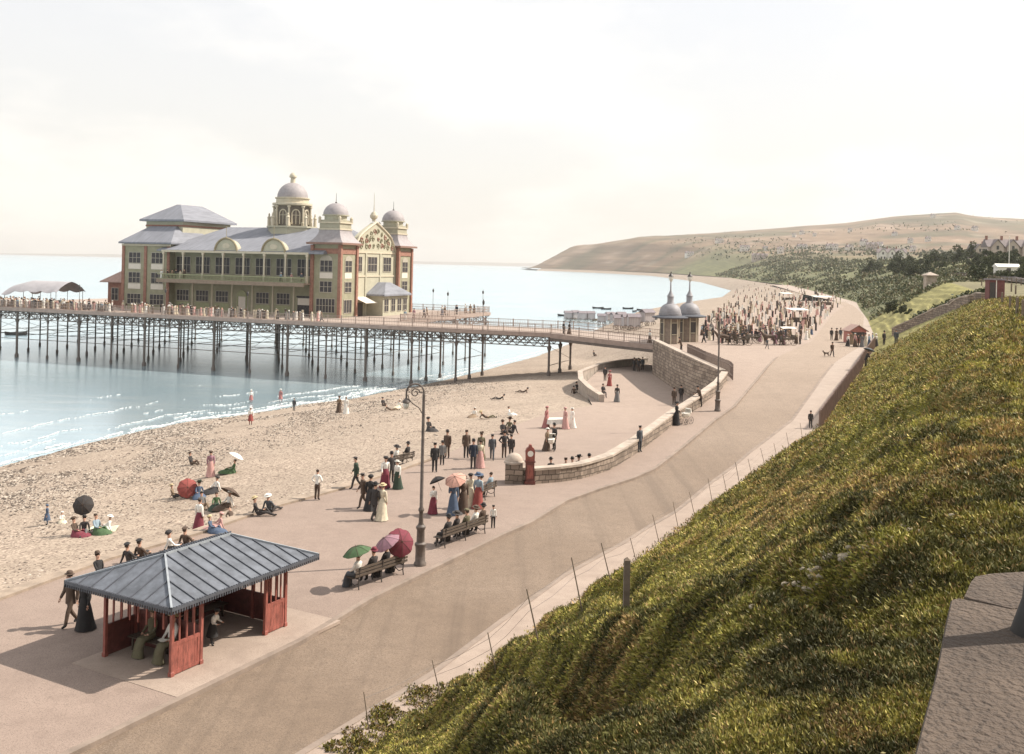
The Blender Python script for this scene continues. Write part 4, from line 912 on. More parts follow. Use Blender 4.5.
MB().box(-.6, 11, 0, 2.6, 21, 3.6).build('porch_wall', M_wall2, PV); MB().hip(-.6, 3.2, 10.4, 21.5, 3.9, 6.0, -.6, 1.0, 15, 17, th=.3).build('porch_roof', M_rf, PV)
for yy in (12.3, 15, 17.5, 19.8): window('e', yy, .8, 1.5, 2.2, 2.6, 2, 2)
MB()._add([(-.6, 6, 3.4), (-.6, 10.2, 3.4), (1.9, 10.2, 2.4), (1.9, 6, 2.4), (-.6, 6, 3.45), (-.6, 10.2, 3.45), (1.9, 10.2, 2.45), (1.9, 6, 2.45)], [(0, 1, 2, 3), (4, 7, 6, 5), (0, 3, 7, 4), (3, 2, 6, 7), (2, 1, 5, 6), (1, 0, 4, 5)]).build('awning', M_blind, PV)
MB().box(-.6, 7, 0, -.5, 9.2, 2.4).build('door', M_dark, PV)
# central domed lantern on the ridge
cx, cy = -18.6, 13.75; O8 = PI / 8
MB().lathe([(4.5, 13.2), (4.5, 15.8), (4.8, 15.85), (4.8, 16.15)], 8, c=(cx, cy, 0), rot=O8).build('dome_base', M_wall2, PV)
MB().lathe([(3.3, 16.15), (3.3, 20.0)], 8, c=(cx, cy, 0), rot=O8).build('drum', mat('drum_shade', (.15, .125, .10), .2, 3, .8), PV)
for k in range(8):
    a = k * PI / 4 + O8; mb = MB(); px_, py_ = cx + 3.45 * math.cos(a), cy + 3.45 * math.sin(a); mb.lathe([(.32, 16.15), (.32, 16.8), (.2, 16.9), (.2, 19.6), (.36, 19.7), (.36, 20.0)], 8, c=(px_, py_, 0))
    qx, qy = cx + 4.35 * math.cos(a), cy + 4.35 * math.sin(a); mb.lathe([(.34, 16.15), (.3, 17.6), (.4, 17.7), (.15, 18.1), (.2, 18.3), (.001, 18.7)], 8, c=(qx, qy, 0)); mb.build('dome_pier', M_trim, PV)
    a = k * PI / 4; c0 = Vector((cx + 3.14 * math.cos(a), cy + 3.14 * math.sin(a), 0)); tx = Vector((-math.sin(a), math.cos(a), 0)); mb = MB()
    arc = [c0 + tx * .75 * math.cos(b) + Vector((0, 0, 18.3 + .95 * math.sin(b))) for b in np.linspace(0, PI, 9)]; arc = [c0 + tx * .75 + Vector((0, 0, 16.5))] + arc + [c0 - tx * .75 + Vector((0, 0, 16.5))]
    mb.tube(arc, .13, 6); mb.tube([c0 + Vector((0, 0, 16.5)), c0 + Vector((0, 0, 19.2))], .07, 5); mb.bar(c0 - tx * .75 + Vector((0, 0, 18.2)), c0 + tx * .75 + Vector((0, 0, 18.2)), .1, .1); mb.build('arched_light', M_trim, PV)
MB().lathe([(3.3, 20.0), (3.75, 20.15), (3.75, 20.5), (3.1, 20.6), (3.05, 21.3), (3.3, 21.4), (3.3, 21.6)], 24, c=(cx, cy, 0)).build('dome_ring', M_trim, PV)
MB().lathe([(2.9 * math.cos(a), 21.6 + 2.9 * math.sin(a)) for a in np.linspace(0, PI / 2 - .14, 10)], 28, c=(cx, cy, 0)).build('dome', M_dome, PV, True)
MB().lathe([(.62, 24.2), (.5, 24.5), (.45, 25.4), (.7, 25.5), (.72, 25.7), (.6, 26.0), (.3, 26.35), (.05, 26.4), (.001, 26.45)], 14, c=(cx, cy, 0)).build('dome_lantern', M_trim, PV, True)

# canvas canopy at the seaward end of the deck
c0 = pw(-101, 9, 0); o = thing('canvas_awning', 'low wavy grey canvas awning over the crowd at the seaward end of the pier', 'awning', tuple(c0), PRZ)
V = []; nx_, ny_ = 25, 9
for i in range(nx_):
    for j in range(ny_):
        x = i / (nx_ - 1) * 13.0 - 7; t = abs(j / (ny_ - 1) * 2 - 1); V.append((x, (j / (ny_ - 1) - .5) * 7, 4.6 - 1.7 * t ** 1.5 - .35 * (t > .9) * abs(math.sin(i * .55)) - .9 * max(0, -x - 3) / 4))
V = np.array(V); V2 = V.copy(); V2[:, 2] -= .04
F = gridfaces(nx_, ny_); F2 = F[:, ::-1] + len(V)
oc = npmesh('canvas', np.vstack([V, V2]), np.vstack([F, F2]), mat('canvas', (.36, .34, .35), .12, 1, .9), smooth=True); oc.parent = o
for x in (-6.5, -2, 2, 5.6):
    for y in (-3.2, 3.2): MB().tube([(x, y, 0), (x, y, 2.9 if x > -4 else 2.2)], .05, 6).build('pole', M_iron, o)

# ------------------------------------------------------------------ toll kiosks with leaded domes at the pier gates
M_kd = mat('kiosk_lead', (.25, .24, .25), .15, 3, .6)
def kiosk(px, py, label):
    p = onsurf(px, py, zroad); o = thing('toll_kiosk', label, 'kiosk', (p.x, p.y, 2.5), .35, 'domed toll kiosks at the pier gates')
    MB().lathe([(1.25, 0), (1.25, .9), (1.2, .92), (1.2, 3.3)], 8, rot=O8).build('wall', mat('kiosk_stucco', (.24, .19, .15), .25, 2, .85), o)
    for k in range(8):
        a = k * PI / 4; q = Vector((1.13 * math.cos(a), 1.13 * math.sin(a), 0)); t = Vector((-math.sin(a), math.cos(a), 0)); nn = Vector((math.cos(a), math.sin(a), 0))
        if k % 2 == 0:
            w_ = MB().bar(q + Vector((0, 0, 2.0)), q + nn * .06 + Vector((0, 0, 2.0)), .8, 1.75, up=(0, 0, 1)).build('window', M_dark, o)
            MB().bar(q + nn * .03 + t * .0 + Vector((0, 0, 1.25)), q + nn * .09 + Vector((0, 0, 1.25)), .74, .1).bar(q + nn * .03 + Vector((0, 0, 2.8)), q + nn * .09 + Vector((0, 0, 2.8)), .74, .1).build('window_trim', M_trim, w_)
        a = k * PI / 4 + O8; MB().tube([(1.26 * math.cos(a), 1.26 * math.sin(a), 0), (1.26 * math.cos(a), 1.26 * math.sin(a), 3.3)], .09, 6).build('corner_shaft', M_trim, o)
    MB().lathe([(1.5, 3.3), (2.35, 3.4), (2.4, 3.55), (1.5, 3.75)], 16).build('canopy', M_bar, o)
    MB().lathe([(1.5, 3.75), (1.52, 4.0)] + [(1.45 * math.cos(a) ** .8, 4.0 + 1.35 * math.sin(a)) for a in np.linspace(0, PI / 2 - .25, 9)], 24).build('dome', M_kd, o, True)
    MB().lathe([(.55, 5.3), (.42, 5.5), (.42, 6.2), (.5, 6.25), (.3, 6.6), (.12, 7.0), (.08, 8.2), (.03, 8.3)], 10).build('spire', M_kd, o, True)
    l = MB().lathe([(.1, 8.2), (.3, 8.55), (.34, 8.9)], 6, rot=.3).build('lantern', M_lampgl, o); MB().lathe([(.38, 8.9), (.3, 9.05), (.1, 9.3), (.06, 9.55), (.001, 9.6)], 6, rot=.3).build('lantern_cap', M_dark, l)
    return p
kiosk(669.5, 343.5, 'octagonal toll kiosk with leaded dome and lamp spire at the pier edge'); kiosk(688.5, 341.5, 'second octagonal domed toll kiosk, standing nearer the road')
p = onsurf(679, 342, zroad); o = thing('entrance_canopy', 'flat dark canopy roof linking the two domed toll kiosks', 'canopy', (p.x + .3, p.y + 1.2, 2.5), .35)
MB().box(-2.6, -.9, 3.28, 2.6, 1.3, 3.42).box(-2.7, -1.0, 3.42, 2.7, 1.4, 3.52).build('canopy_roof', M_bar, o)
for x in (-1.1, 1.1):
    for y in (-.7, 1.1): MB().tube([(x * .4, y, 0), (x * .4, y, 3.28)], .07, 8).build('post', M_iron, o)
MB().box(-.44, .9, 0, .44, 1.0, 2.4).build('gate', M_dark, o)
# ================================================================== PEOPLE
CL = {'black': (.022, .02, .02), 'dark': (.04, .034, .032), 'brown': (.085, .055, .038), 'tan': (.22, .155, .10), 'grey': (.15, .145, .14), 'white': (.72, .69, .63), 'cream': (.58, .51, .38), 'red': (.26, .06, .05), 'maroon': (.17, .03, .045),
      'pink': (.50, .29, .26), 'rose': (.36, .15, .14), 'blue': (.07, .10, .155), 'pale_blue': (.26, .33, .38), 'navy': (.02, .026, .042), 'green': (.06, .11, .045), 'dark_green': (.03, .05, .032), 'lilac': (.28, .15, .18), 'olive': (.12, .105, .06), 'straw': (.52, .42, .25), 'skin': (.52, .31, .22), 'hair': (.045, .028, .018), 'orange': (.55, .30, .23), 'slate': (.07, .076, .085)}
def cm(n): return mat('cloth_' + n if n not in ('skin', 'hair') else n, CL[n], .16, 9, .85)
def skin_mesh(J, E, level):
    """J: name -> (pos, radius); E: edges; returns mesh of one continuous skinned figure"""
    names = list(J); ix = {n: i for i, n in enumerate(names)}
    me = bpy.data.meshes.new('figure'); me.from_pydata([J[n][0] for n in names], [(ix[a], ix[b]) for a, b in E], []); 
    o = bpy.data.objects.new('figure', me); COL.objects.link(o)
    bm = bmesh.new(); bm.from_mesh(me); ly = bm.verts.layers.skin.verify(); bm.verts.ensure_lookup_table()
    for n in names:
        r = J[n][1]; r = (r, r) if not isinstance(r, tuple) else r; bm.verts[ix[n]][ly].radius = r; bm.verts[ix[n]][ly].use_root = (n == 'pelvis')
    bm.to_mesh(me); bm.free()
    o.modifiers.new('s', 'SKIN').use_smooth_shade = True
    if level: sm = o.modifiers.new('u', 'SUBSURF'); sm.levels = level; sm.render_levels = level
    bpy.context.view_layer.update(); dg = bpy.context.evaluated_depsgraph_get()
    out = bpy.data.meshes.new_from_object(o.evaluated_get(dg)); bpy.data.objects.remove(o); return out
def mirror(v): return (-v[0], v[1], v[2])
EDG = [('pelvis', 'waist'), ('waist', 'chest'), ('chest', 'neck'), ('neck', 'head'), ('head', 'crown')] + [e for s in 'LR' for e in (('chest', 'sh' + s), ('sh' + s, 'el' + s), ('el' + s, 'wr' + s), ('wr' + s, 'ha' + s), ('pelvis', 'hi' + s), ('hi' + s, 'kn' + s), ('kn' + s, 'an' + s), ('an' + s, 'to' + s))]
def pose(kind, female=False):
    sw = .155 if female else .175
    def base(dz=0, lean=0, px=0, py=0):
        Z = lambda y, z: (px, py + y - lean * (z - .92), z + dz)
        return {'pelvis': (Z(0, .93), (.135, .105)), 'waist': (Z(0, 1.09), (.105 if female else .12, .09)), 'chest': (Z(0, 1.29), (.135 if female else .15, .105)), 'neck': (Z(-.01, 1.455), .052), 'head': (Z(-.025, 1.565), .083), 'crown': (Z(-.02, 1.665), .078),
                'shL': ((px + sw, py + .01 - lean * .49, 1.40 + dz), .055), 'shR': ((px - sw, py + .01 - lean * .49, 1.40 + dz), .055)}
    def arms(J, L, R):
        for s, (e, w, h) in (('L', L), ('R', R)):
            m = (lambda v: v) if s == 'L' else mirror
            J['el' + s] = (m(e), .05); J['wr' + s] = (m(w), .034); J['ha' + s] = (m(h), .032)
    def legs(J, L, R):
        for s, (h, k, a, t) in (('L', L), ('R', R)):
            m = (lambda v: v) if s == 'L' else mirror
            lr = (.088, .056, .038) if female else (.1, .074, .058); J['hi' + s] = (m(h), lr[0]); J['kn' + s] = (m(k), lr[1]); J['an' + s] = (m(a), lr[2]); J['to' + s] = (m(t), .036)
    hang = ((.22, .03, 1.13), (.225, -.03, .89), (.22, -.06, .80)); hips = ((.34, .05, 1.14), (.2, -.02, 1.02), (.13, -.08, 1.0)); fwd = ((.2, -.02, 1.13), (.19, -.24, 1.17), (.18, -.31, 1.2)); bent = ((.21, .02, 1.13), (.13, -.2, 1.05), (.07, -.25, 1.05))
    st = ((.09, 0, .87), (.095, -.01, .48), (.1, .03, .085), (.12, -.12, .035))
    if kind in ('stand', 'hips', 'parasol', 'bent'):
        J = base(); a = {'stand': (hang, hang), 'hips': (hips, hips), 'parasol': (hang, fwd), 'bent': (bent, bent)}[kind]; arms(J, *a); legs(J, st, st)
    elif kind == 'walk':
        J = base(lean=.06); arms(J, ((.22, .1, 1.13), (.22, .08, .89), (.22, .08, .80)), ((.22, -.06, 1.13), (.22, -.2, .93), (.22, -.25, .86)))
        legs(J, ((.09, 0, .87), (.09, -.16, .5), (.09, -.24, .085), (.1, -.39, .05)), ((.09, 0, .87), (.09, .07, .47), (.09, .32, .14), (.1, .22, .035)))
    elif kind == 'lean':
        J = base(lean=.30); arms(J, ((.22, -.16, 1.17), (.2, -.38, 1.1), (.17, -.46, 1.09)), ((.22, -.16, 1.17), (.2, -.38, 1.1), (.17, -.46, 1.09))); legs(J, ((.09, .02, .87), (.1, .04, .48), (.1, .1, .085), (.12, -.05, .035)), ((.09, .02, .87), (.1, -.02, .48), (.1, -.05, .085), (.12, -.2, .035)))
    elif kind == 'sit':
        J = base(dz=-.36, lean=-.08); arms(J, ((.2, -.05, .78), (.15, -.24, .68), (.1, -.3, .67)), ((.2, -.05, .78), (.15, -.24, .68), (.1, -.3, .67)))
        legs(J, ((.09, -.06, .54), (.11, -.46, .52), (.11, -.5, .09), (.12, -.65, .035)), ((.09, -.06, .54), (.11, -.46, .52), (.11, -.42, .09), (.12, -.57, .035)))
    elif kind == 'ground':
        J = base(dz=-.80, lean=-.18); arms(J, ((.24, .1, .36), (.26, .22, .1), (.27, .26, .04)), ((.2, -.1, .36), (.15, -.3, .34), (.1, -.36, .34)))
        legs(J, ((.09, -.08, .12), (.13, -.42, .36), (.12, -.66, .07), (.13, -.8, .05)), ((.09, -.08, .12), (.13, -.48, .22), (.13, -.86, .06), (.14, -.98, .1)))
    elif kind == 'lie':
        J = {'pelvis': ((0, 0, .14), (.13, .11)), 'waist': ((-.14, .0, .17), (.12, .1)), 'chest': ((-.34, 0, .3), (.14, .11)), 'neck': ((-.46, 0, .43), .052), 'head': ((-.52, -.01, .52), .083), 'crown': ((-.58, -.01, .60), .078), 'shL': ((-.4, -.13, .38), .055), 'shR': ((-.44, .12, .36), .055),
             'elL': ((-.3, -.25, .22), .043), 'wrL': ((-.1, -.22, .2), .028), 'haL': ((-.03, -.2, .2), .032), 'elR': ((-.58, .16, .1), .043), 'wrR': ((-.46, .1, .06), .028), 'haR': ((-.39, .06, .05), .032),
             'hiL': ((.1, -.08, .14), .085), 'knL': ((.46, -.12, .3), .056), 'anL': ((.78, -.1, .08), .038), 'toL': ((.86, -.12, .16), .034), 'hiR': ((.1, .08, .12), .085), 'knR': ((.52, .1, .12), .056), 'anR': ((.9, .12, .07), .038), 'toR': ((.97, .12, .17), .034)}
    return J
def ringxy(c, rx, ry, z, n=14, ph=0): return [(c[0] + rx * math.cos(2 * PI * k / n + ph), c[1] + ry * math.sin(2 * PI * k / n + ph), z) for k in range(n)]
def make_figure(kind, dress, hat, level=1, merge=False):
    """person template facing -y; returns Empty with body, clothes, hair and hat (or one merged mesh for distant figures)"""
    fem = dress in ('skirt', 'dress', 'frock'); J = pose(kind, fem); me = skin_mesh(J, EDG, level)
    hipz = J['pelvis'][0][2]; hp = Vector(J['head'][0]); cr = Vector(J['crown'][0]); ax = (cr - hp).normalized(); nk = Vector(J['neck'][0])
    body = MB(); body.v = [tuple(v.co) for v in me.vertices]; body.f = [tuple(p.vertices) for p in me.polygons]
    hands = [Vector(J['ha' + s][0]) for s in 'LR']; feet = [(Vector(J['an' + s][0]), Vector(J['to' + s][0])) for s in 'LR']; legs_ = [[Vector(J[n + s][0]) for n in ('hi', 'kn', 'an')] for s in 'LR']
    def segd(p, a, b):
        ab = b - a; t = max(0, min(1, (p - a).dot(ab) / ab.length_squared)); return (p - a - ab * t).length
    for p in me.polygons:
        c = p.center
        if (c - nk).dot(ax) > .0 and min(segd(c, nk, cr + ax * .1), 9) < .14: k = 0
        elif min((c - h).length for h in hands) < .07: k = 0
        elif min(segd(c, a, b) for a, b in feet) < .06: k = 3
        elif min(min(segd(c, l[0], l[1]), segd(c, l[1], l[2])) for l in legs_) < .125 or (kind != 'lie' and c.z < hipz): k = 2
        else: k = 1
        body.m.append(k)
    fw = Vector((0, -1, 0)) if kind != 'lie' else Vector((0, -1, 0)); fwd_ = (fw - ax * fw.dot(ax)).normalized(); sd_ = ax.cross(fwd_)
    hc = hp + ax * .05; R3 = Matrix((sd_, -fwd_, ax)).transposed().to_4x4(); Mh = Matrix.Translation(hc) @ R3
    body.M = Mh
    if level:
        body.ell((0, -.098, -.005), (.014, .022, .024), 6, 4, 0)
        for s in (-1, 1): body.ell((s * .033, -.083, .03), (.013, .01, .009), 6, 4, 4); body.ell((s * .09, .0, .005), (.014, .022, .03), 6, 4, 0)
        body.ell((0, -.083, -.052), (.024, .01, .008), 6, 4, 5)
    body.M = None
    if level:         # five unequal bent fingers rooted in each palm
        for s in 'LR':
            h = Vector(J['ha' + s][0]); w = Vector(J['wr' + s][0]); d = (h - w).normalized(); side = d.cross(Vector((0, 0, 1)) if abs(d.z) < .8 else Vector((1, 0, 0))).normalized(); curl = side.cross(d)
            for k, ln in enumerate((.055, .066, .062, .045)):
                b = h + side * (k - 1.5) * .017 + d * .015; body.tube([b, b + d * ln * .6 + curl * .006, b + d * ln + curl * .026], [.0095, .0085, .006], 5, 0)
            b = h + side * -.028 - d * .01; body.tube([b, b - side * .022 + d * .02, b - side * .02 + d * .045 + curl * .01], [.011, .01, .007], 5, 0)
    parts = {}
    if fem and kind in ('stand', 'parasol', 'bent', 'hips', 'walk', 'lean'):
        z1 = 1.06; hem = .03 if dress == 'skirt' else .42
        prof = [(1.08, .118, .098, 0), (1.0, .15, .13, 0), (.9, .185, .165, .01), (.7, .22, .21, .02), (.45, .245, .25, .04), (.2, .285, .30, .055), (hem, .325, .35, .07)] if dress == 'skirt' else [(1.08, .118, .1, 0), (.95, .17, .15, 0), (.75, .22, .22, 0), (hem, .28, .28, 0)]
        n = 24; rings = []
        for z, rx, ry, yo in prof:
            w = max(0, (1.0 - z)) * .055; rings.append([(rx * math.cos(a) * (1 + w * math.cos(a * 9)), yo + ry * math.sin(a) * (1 + w * math.cos(a * 9)), z) for a in [2 * PI * k / n for k in range(n)]])
        parts['skirt'] = MB().loft(rings, mi=2)
        bl = [(1.09, .118, .1), (1.17, .13, .112), (1.3, .16, .135), (1.38, .165, .115), (1.44, .09, .08), (1.475, .066, .066)]
        parts['blouse'] = MB().loft([ringxy((0, -.005 - (.3 * (z - .92) if kind == 'lean' else 0)), rx, ry, z) for z, rx, ry in bl], mi=1)
        for s in 'LR': parts['blouse'].tube([J['sh' + s][0], Vector(J['sh' + s][0]).lerp(Vector(J['el' + s][0]), .55), J['el' + s][0], J['wr' + s][0]], [.068, .076, .055, .038], 8, 1)
    elif fem and kind == 'sit':
        rings = [ringxy((0, -.0), .13, .11, .72, 16), ringxy((0, -.05), .2, .17, .6, 16), [(.22 * math.cos(a), -.24 + .22 * math.sin(a), .56 + .02 * math.sin(a)) for a in [2 * PI * k / 16 for k in range(16)]]]
        sk = MB(); path = [((0, .02, .6), .17, .12), ((0, -.2, .56), .18, .115), ((0, -.42, .52), .18, .11), ((0, -.5, .38), .18, .11), ((0, -.52, .2), .2, .13), ((0, -.54, .03), .235, .16)]
        rr = []
        for i, (c, rx, ry) in enumerate(path):
            d = Vector(path[min(i + 1, 5)][0]) - Vector(path[max(i - 1, 0)][0]); d.normalize(); x = Vector((1, 0, 0)); y = d.cross(x); rr.append([tuple(Vector(c) + x * rx * math.cos(a) + y * ry * math.sin(a)) for a in [2 * PI * k / 16 for k in range(16)]])
        parts['skirt'] = sk.loft(rr, mi=2)
        parts['blouse'] = MB().loft([ringxy((0, .02 * i * .5), rx, ry, z - .36) for i, (z, rx, ry) in enumerate([(1.0, .14, .12), (1.17, .13, .112), (1.3, .16, .13), (1.38, .165, .115), (1.44, .09, .08), (1.475, .066, .066)])], mi=1)
    elif fem and kind == 'ground':
        parts['skirt'] = MB().loft([[(rx * math.cos(a) * (1 + .08 * math.cos(a * 7)), yo + ry * math.sin(a), z) for a in [2 * PI * k / 20 for k in range(20)]] for z, rx, ry, yo in ((.02, .42, .62, -.42), (.16, .34, .52, -.36), (.26, .22, .36, -.2), (.33, .14, .13, -.0))], mi=2)
    elif not fem and kind in ('stand', 'walk', 'hips', 'bent', 'parasol', 'lean') and dress != 'shirt':
        ln = .30 if kind == 'lean' else (.06 if kind == 'walk' else 0); j = [(.74, .185, .15), (.9, .175, .14), (1.06, .155, .125), (1.25, .178, .135), (1.37, .19, .125), (1.43, .12, .09), (1.465, .07, .068)]
        parts['jacket'] = MB().loft([ringxy((0, -ln * (z - .92)), rx, ry, z) for z, rx, ry in j], mi=1)
        for s in 'LR': parts['jacket'].tube([J['sh' + s][0], J['el' + s][0], J['wr' + s][0]], [.072, .06, .045], 8, 1)
    elif not fem and kind == 'sit' and dress != 'shirt':
        parts['jacket'] = MB().loft([ringxy((0, .012 * i), rx, ry, z - .36) for i, (z, rx, ry) in enumerate([(.9, .17, .14), (1.06, .15, .125), (1.25, .175, .135), (1.37, .185, .125), (1.43, .12, .09), (1.465, .07, .068)])], mi=1)
    hb = MB(); hb.M = Mh; hb.ell((0, .022, .045), (.094, .088, .085), 12, 7, 4)
    if fem: hb.ell((0, .07, .09), (.06, .055, .045), 8, 5, 4)
    parts['hair'] = hb
    if hat:
        h = MB(); h.M = Mh @ Matrix.Translation((0, .005, .085)) @ Matrix.Rotation(-.08, 4, 'X')
        if hat == 'bowler': h.lathe([(.15, -.005), (.16, .008), (.098, .012), (.1, .06), (.085, .1), (.05, .122), (.001, .128)], 16, 6)
        elif hat == 'cap': h.lathe([(.096, -.01), (.1, .03), (.12, .045), (.1, .065), (.001, .07)], 14, 6); h.box(-.07, -.155, -.006, .07, -.085, .006, 6)
        elif hat == 'boater': h.lathe([(.19, -.004), (.19, .008), (.1, .01), (.1, .085), (.001, .088)], 18, 6)
        elif hat == 'wide': h.lathe([(.24, .0), (.25, .015), (.11, .03), (.12, .08), (.09, .12), (.001, .125)], 18, 6); h.ell((.07, -.02, .09), (.09, .1, .06), 8, 5, 6)
        elif hat == 'bonnet': h.lathe([(.14, -.03), (.15, 0), (.13, .05), (.08, .085), (.001, .095)], 14, 6)
        parts['hat'] = h
    default = [cm('skin'), cm('dark'), cm('dark'), cm('black'), cm('hair'), cm('rose'), cm('straw')]
    if merge:
        m = MB(); 
        for q in [body] + list(parts.values()): 
            o_ = len(m.v); m.v += q.v; m.f += [tuple(o_ + i for i in f) for f in q.f]; m.m += q.m
        return m.build('person', default, None, True, link=False)
    root = thing('person', 'x', 'person', link=False); ks = [body.build('body', default, root, True, link=False)] + [q.build(n, default, root, True, link=False) for n, q in parts.items()]
    KIDS[root.name] = ks
    for k in ks: KIDS[k.name] = []
    return root
TPL = {}
def tpl(kind, dress, hat, far=False):
    k = (kind, dress, hat, far)
    if k not in TPL: TPL[k] = make_figure(kind, dress, hat, 0 if far else 1, far)
    return TPL[k]
def recolor(o, cols):
    for i, c in enumerate(cols):
        if c and i < len(o.material_slots): o.material_slots[i].link = 'OBJECT'; o.material_slots[i].material = cm(c)
def person(at, kind, dress, hat, top, bot, label, yaw=0, sc=1.0, hatc='straw', far=False, group=None, shoe='black', skin=None):
    t = tpl(kind, dress, hat, far)
    if far:
        o = t.copy(); COL.objects.link(o); o.location = at; o.rotation_euler = (0, 0, math.radians(yaw)); o.scale = (sc,) * 3; recolor(o, [None, top, bot, shoe, None, None, hatc]); tag(o, label, 'person', group); return o
    o = dup(t, at, math.radians(yaw), label, group, sc)
    for c in o.children: recolor(c, [None, top, bot, shoe, None, None, hatc])
    if not group and 'group' in o: del o['group']
    return o
def kids_of(o): return o.children
# parasols
def parasol(at, tilt, az, col, label, r=.48, shaft=.75, domed=.22):
    """at: world position of the crown; tilt from vertical in direction az (radians)"""
    o = thing('parasol', label, 'parasol', tuple(at)); o.rotation_euler = Euler((0, tilt, az), 'XYZ')
    n = 32; V = []; F = []; k = 7
    for i in range(k):
        t = i / (k - 1)
        for j in range(n):
            a = 2 * PI * j / n; sc = 1 - .07 * t * (1 - abs(math.cos(4 * a))) ; V.append((r * t * sc * math.cos(a), r * t * sc * math.sin(a), -domed * t ** 1.8 - .03 * t * (abs(math.sin(4 * a)) ** 2) * 0))
    V = np.array(V); V2 = V.copy(); V2[:, 2] -= .008; V2[:, :2] *= .99
    F = np.array([(i * n + j, i * n + (j + 1) % n, (i + 1) * n + (j + 1) % n, (i + 1) * n + j) for i in range(k - 1) for j in range(n)])
    c = npmesh('canopy', np.vstack([V, V2]), np.vstack([F, F[:, ::-1] + len(V)]), cm(col), smooth=True); c.parent = o
    rb = MB()
    for j in range(8):
        a = 2 * PI * j / 8 ; rb.tube([(r * t * math.cos(a), r * t * math.sin(a), -domed * t ** 1.8 + .006) for t in np.linspace(0.02, 1, 6)], .006, 4)
    rb.build('rib', cm('brown'), o)
    MB().tube([(0, 0, .06), (0, 0, -shaft)], .009, 6).build('shaft', M_wood, o); return o

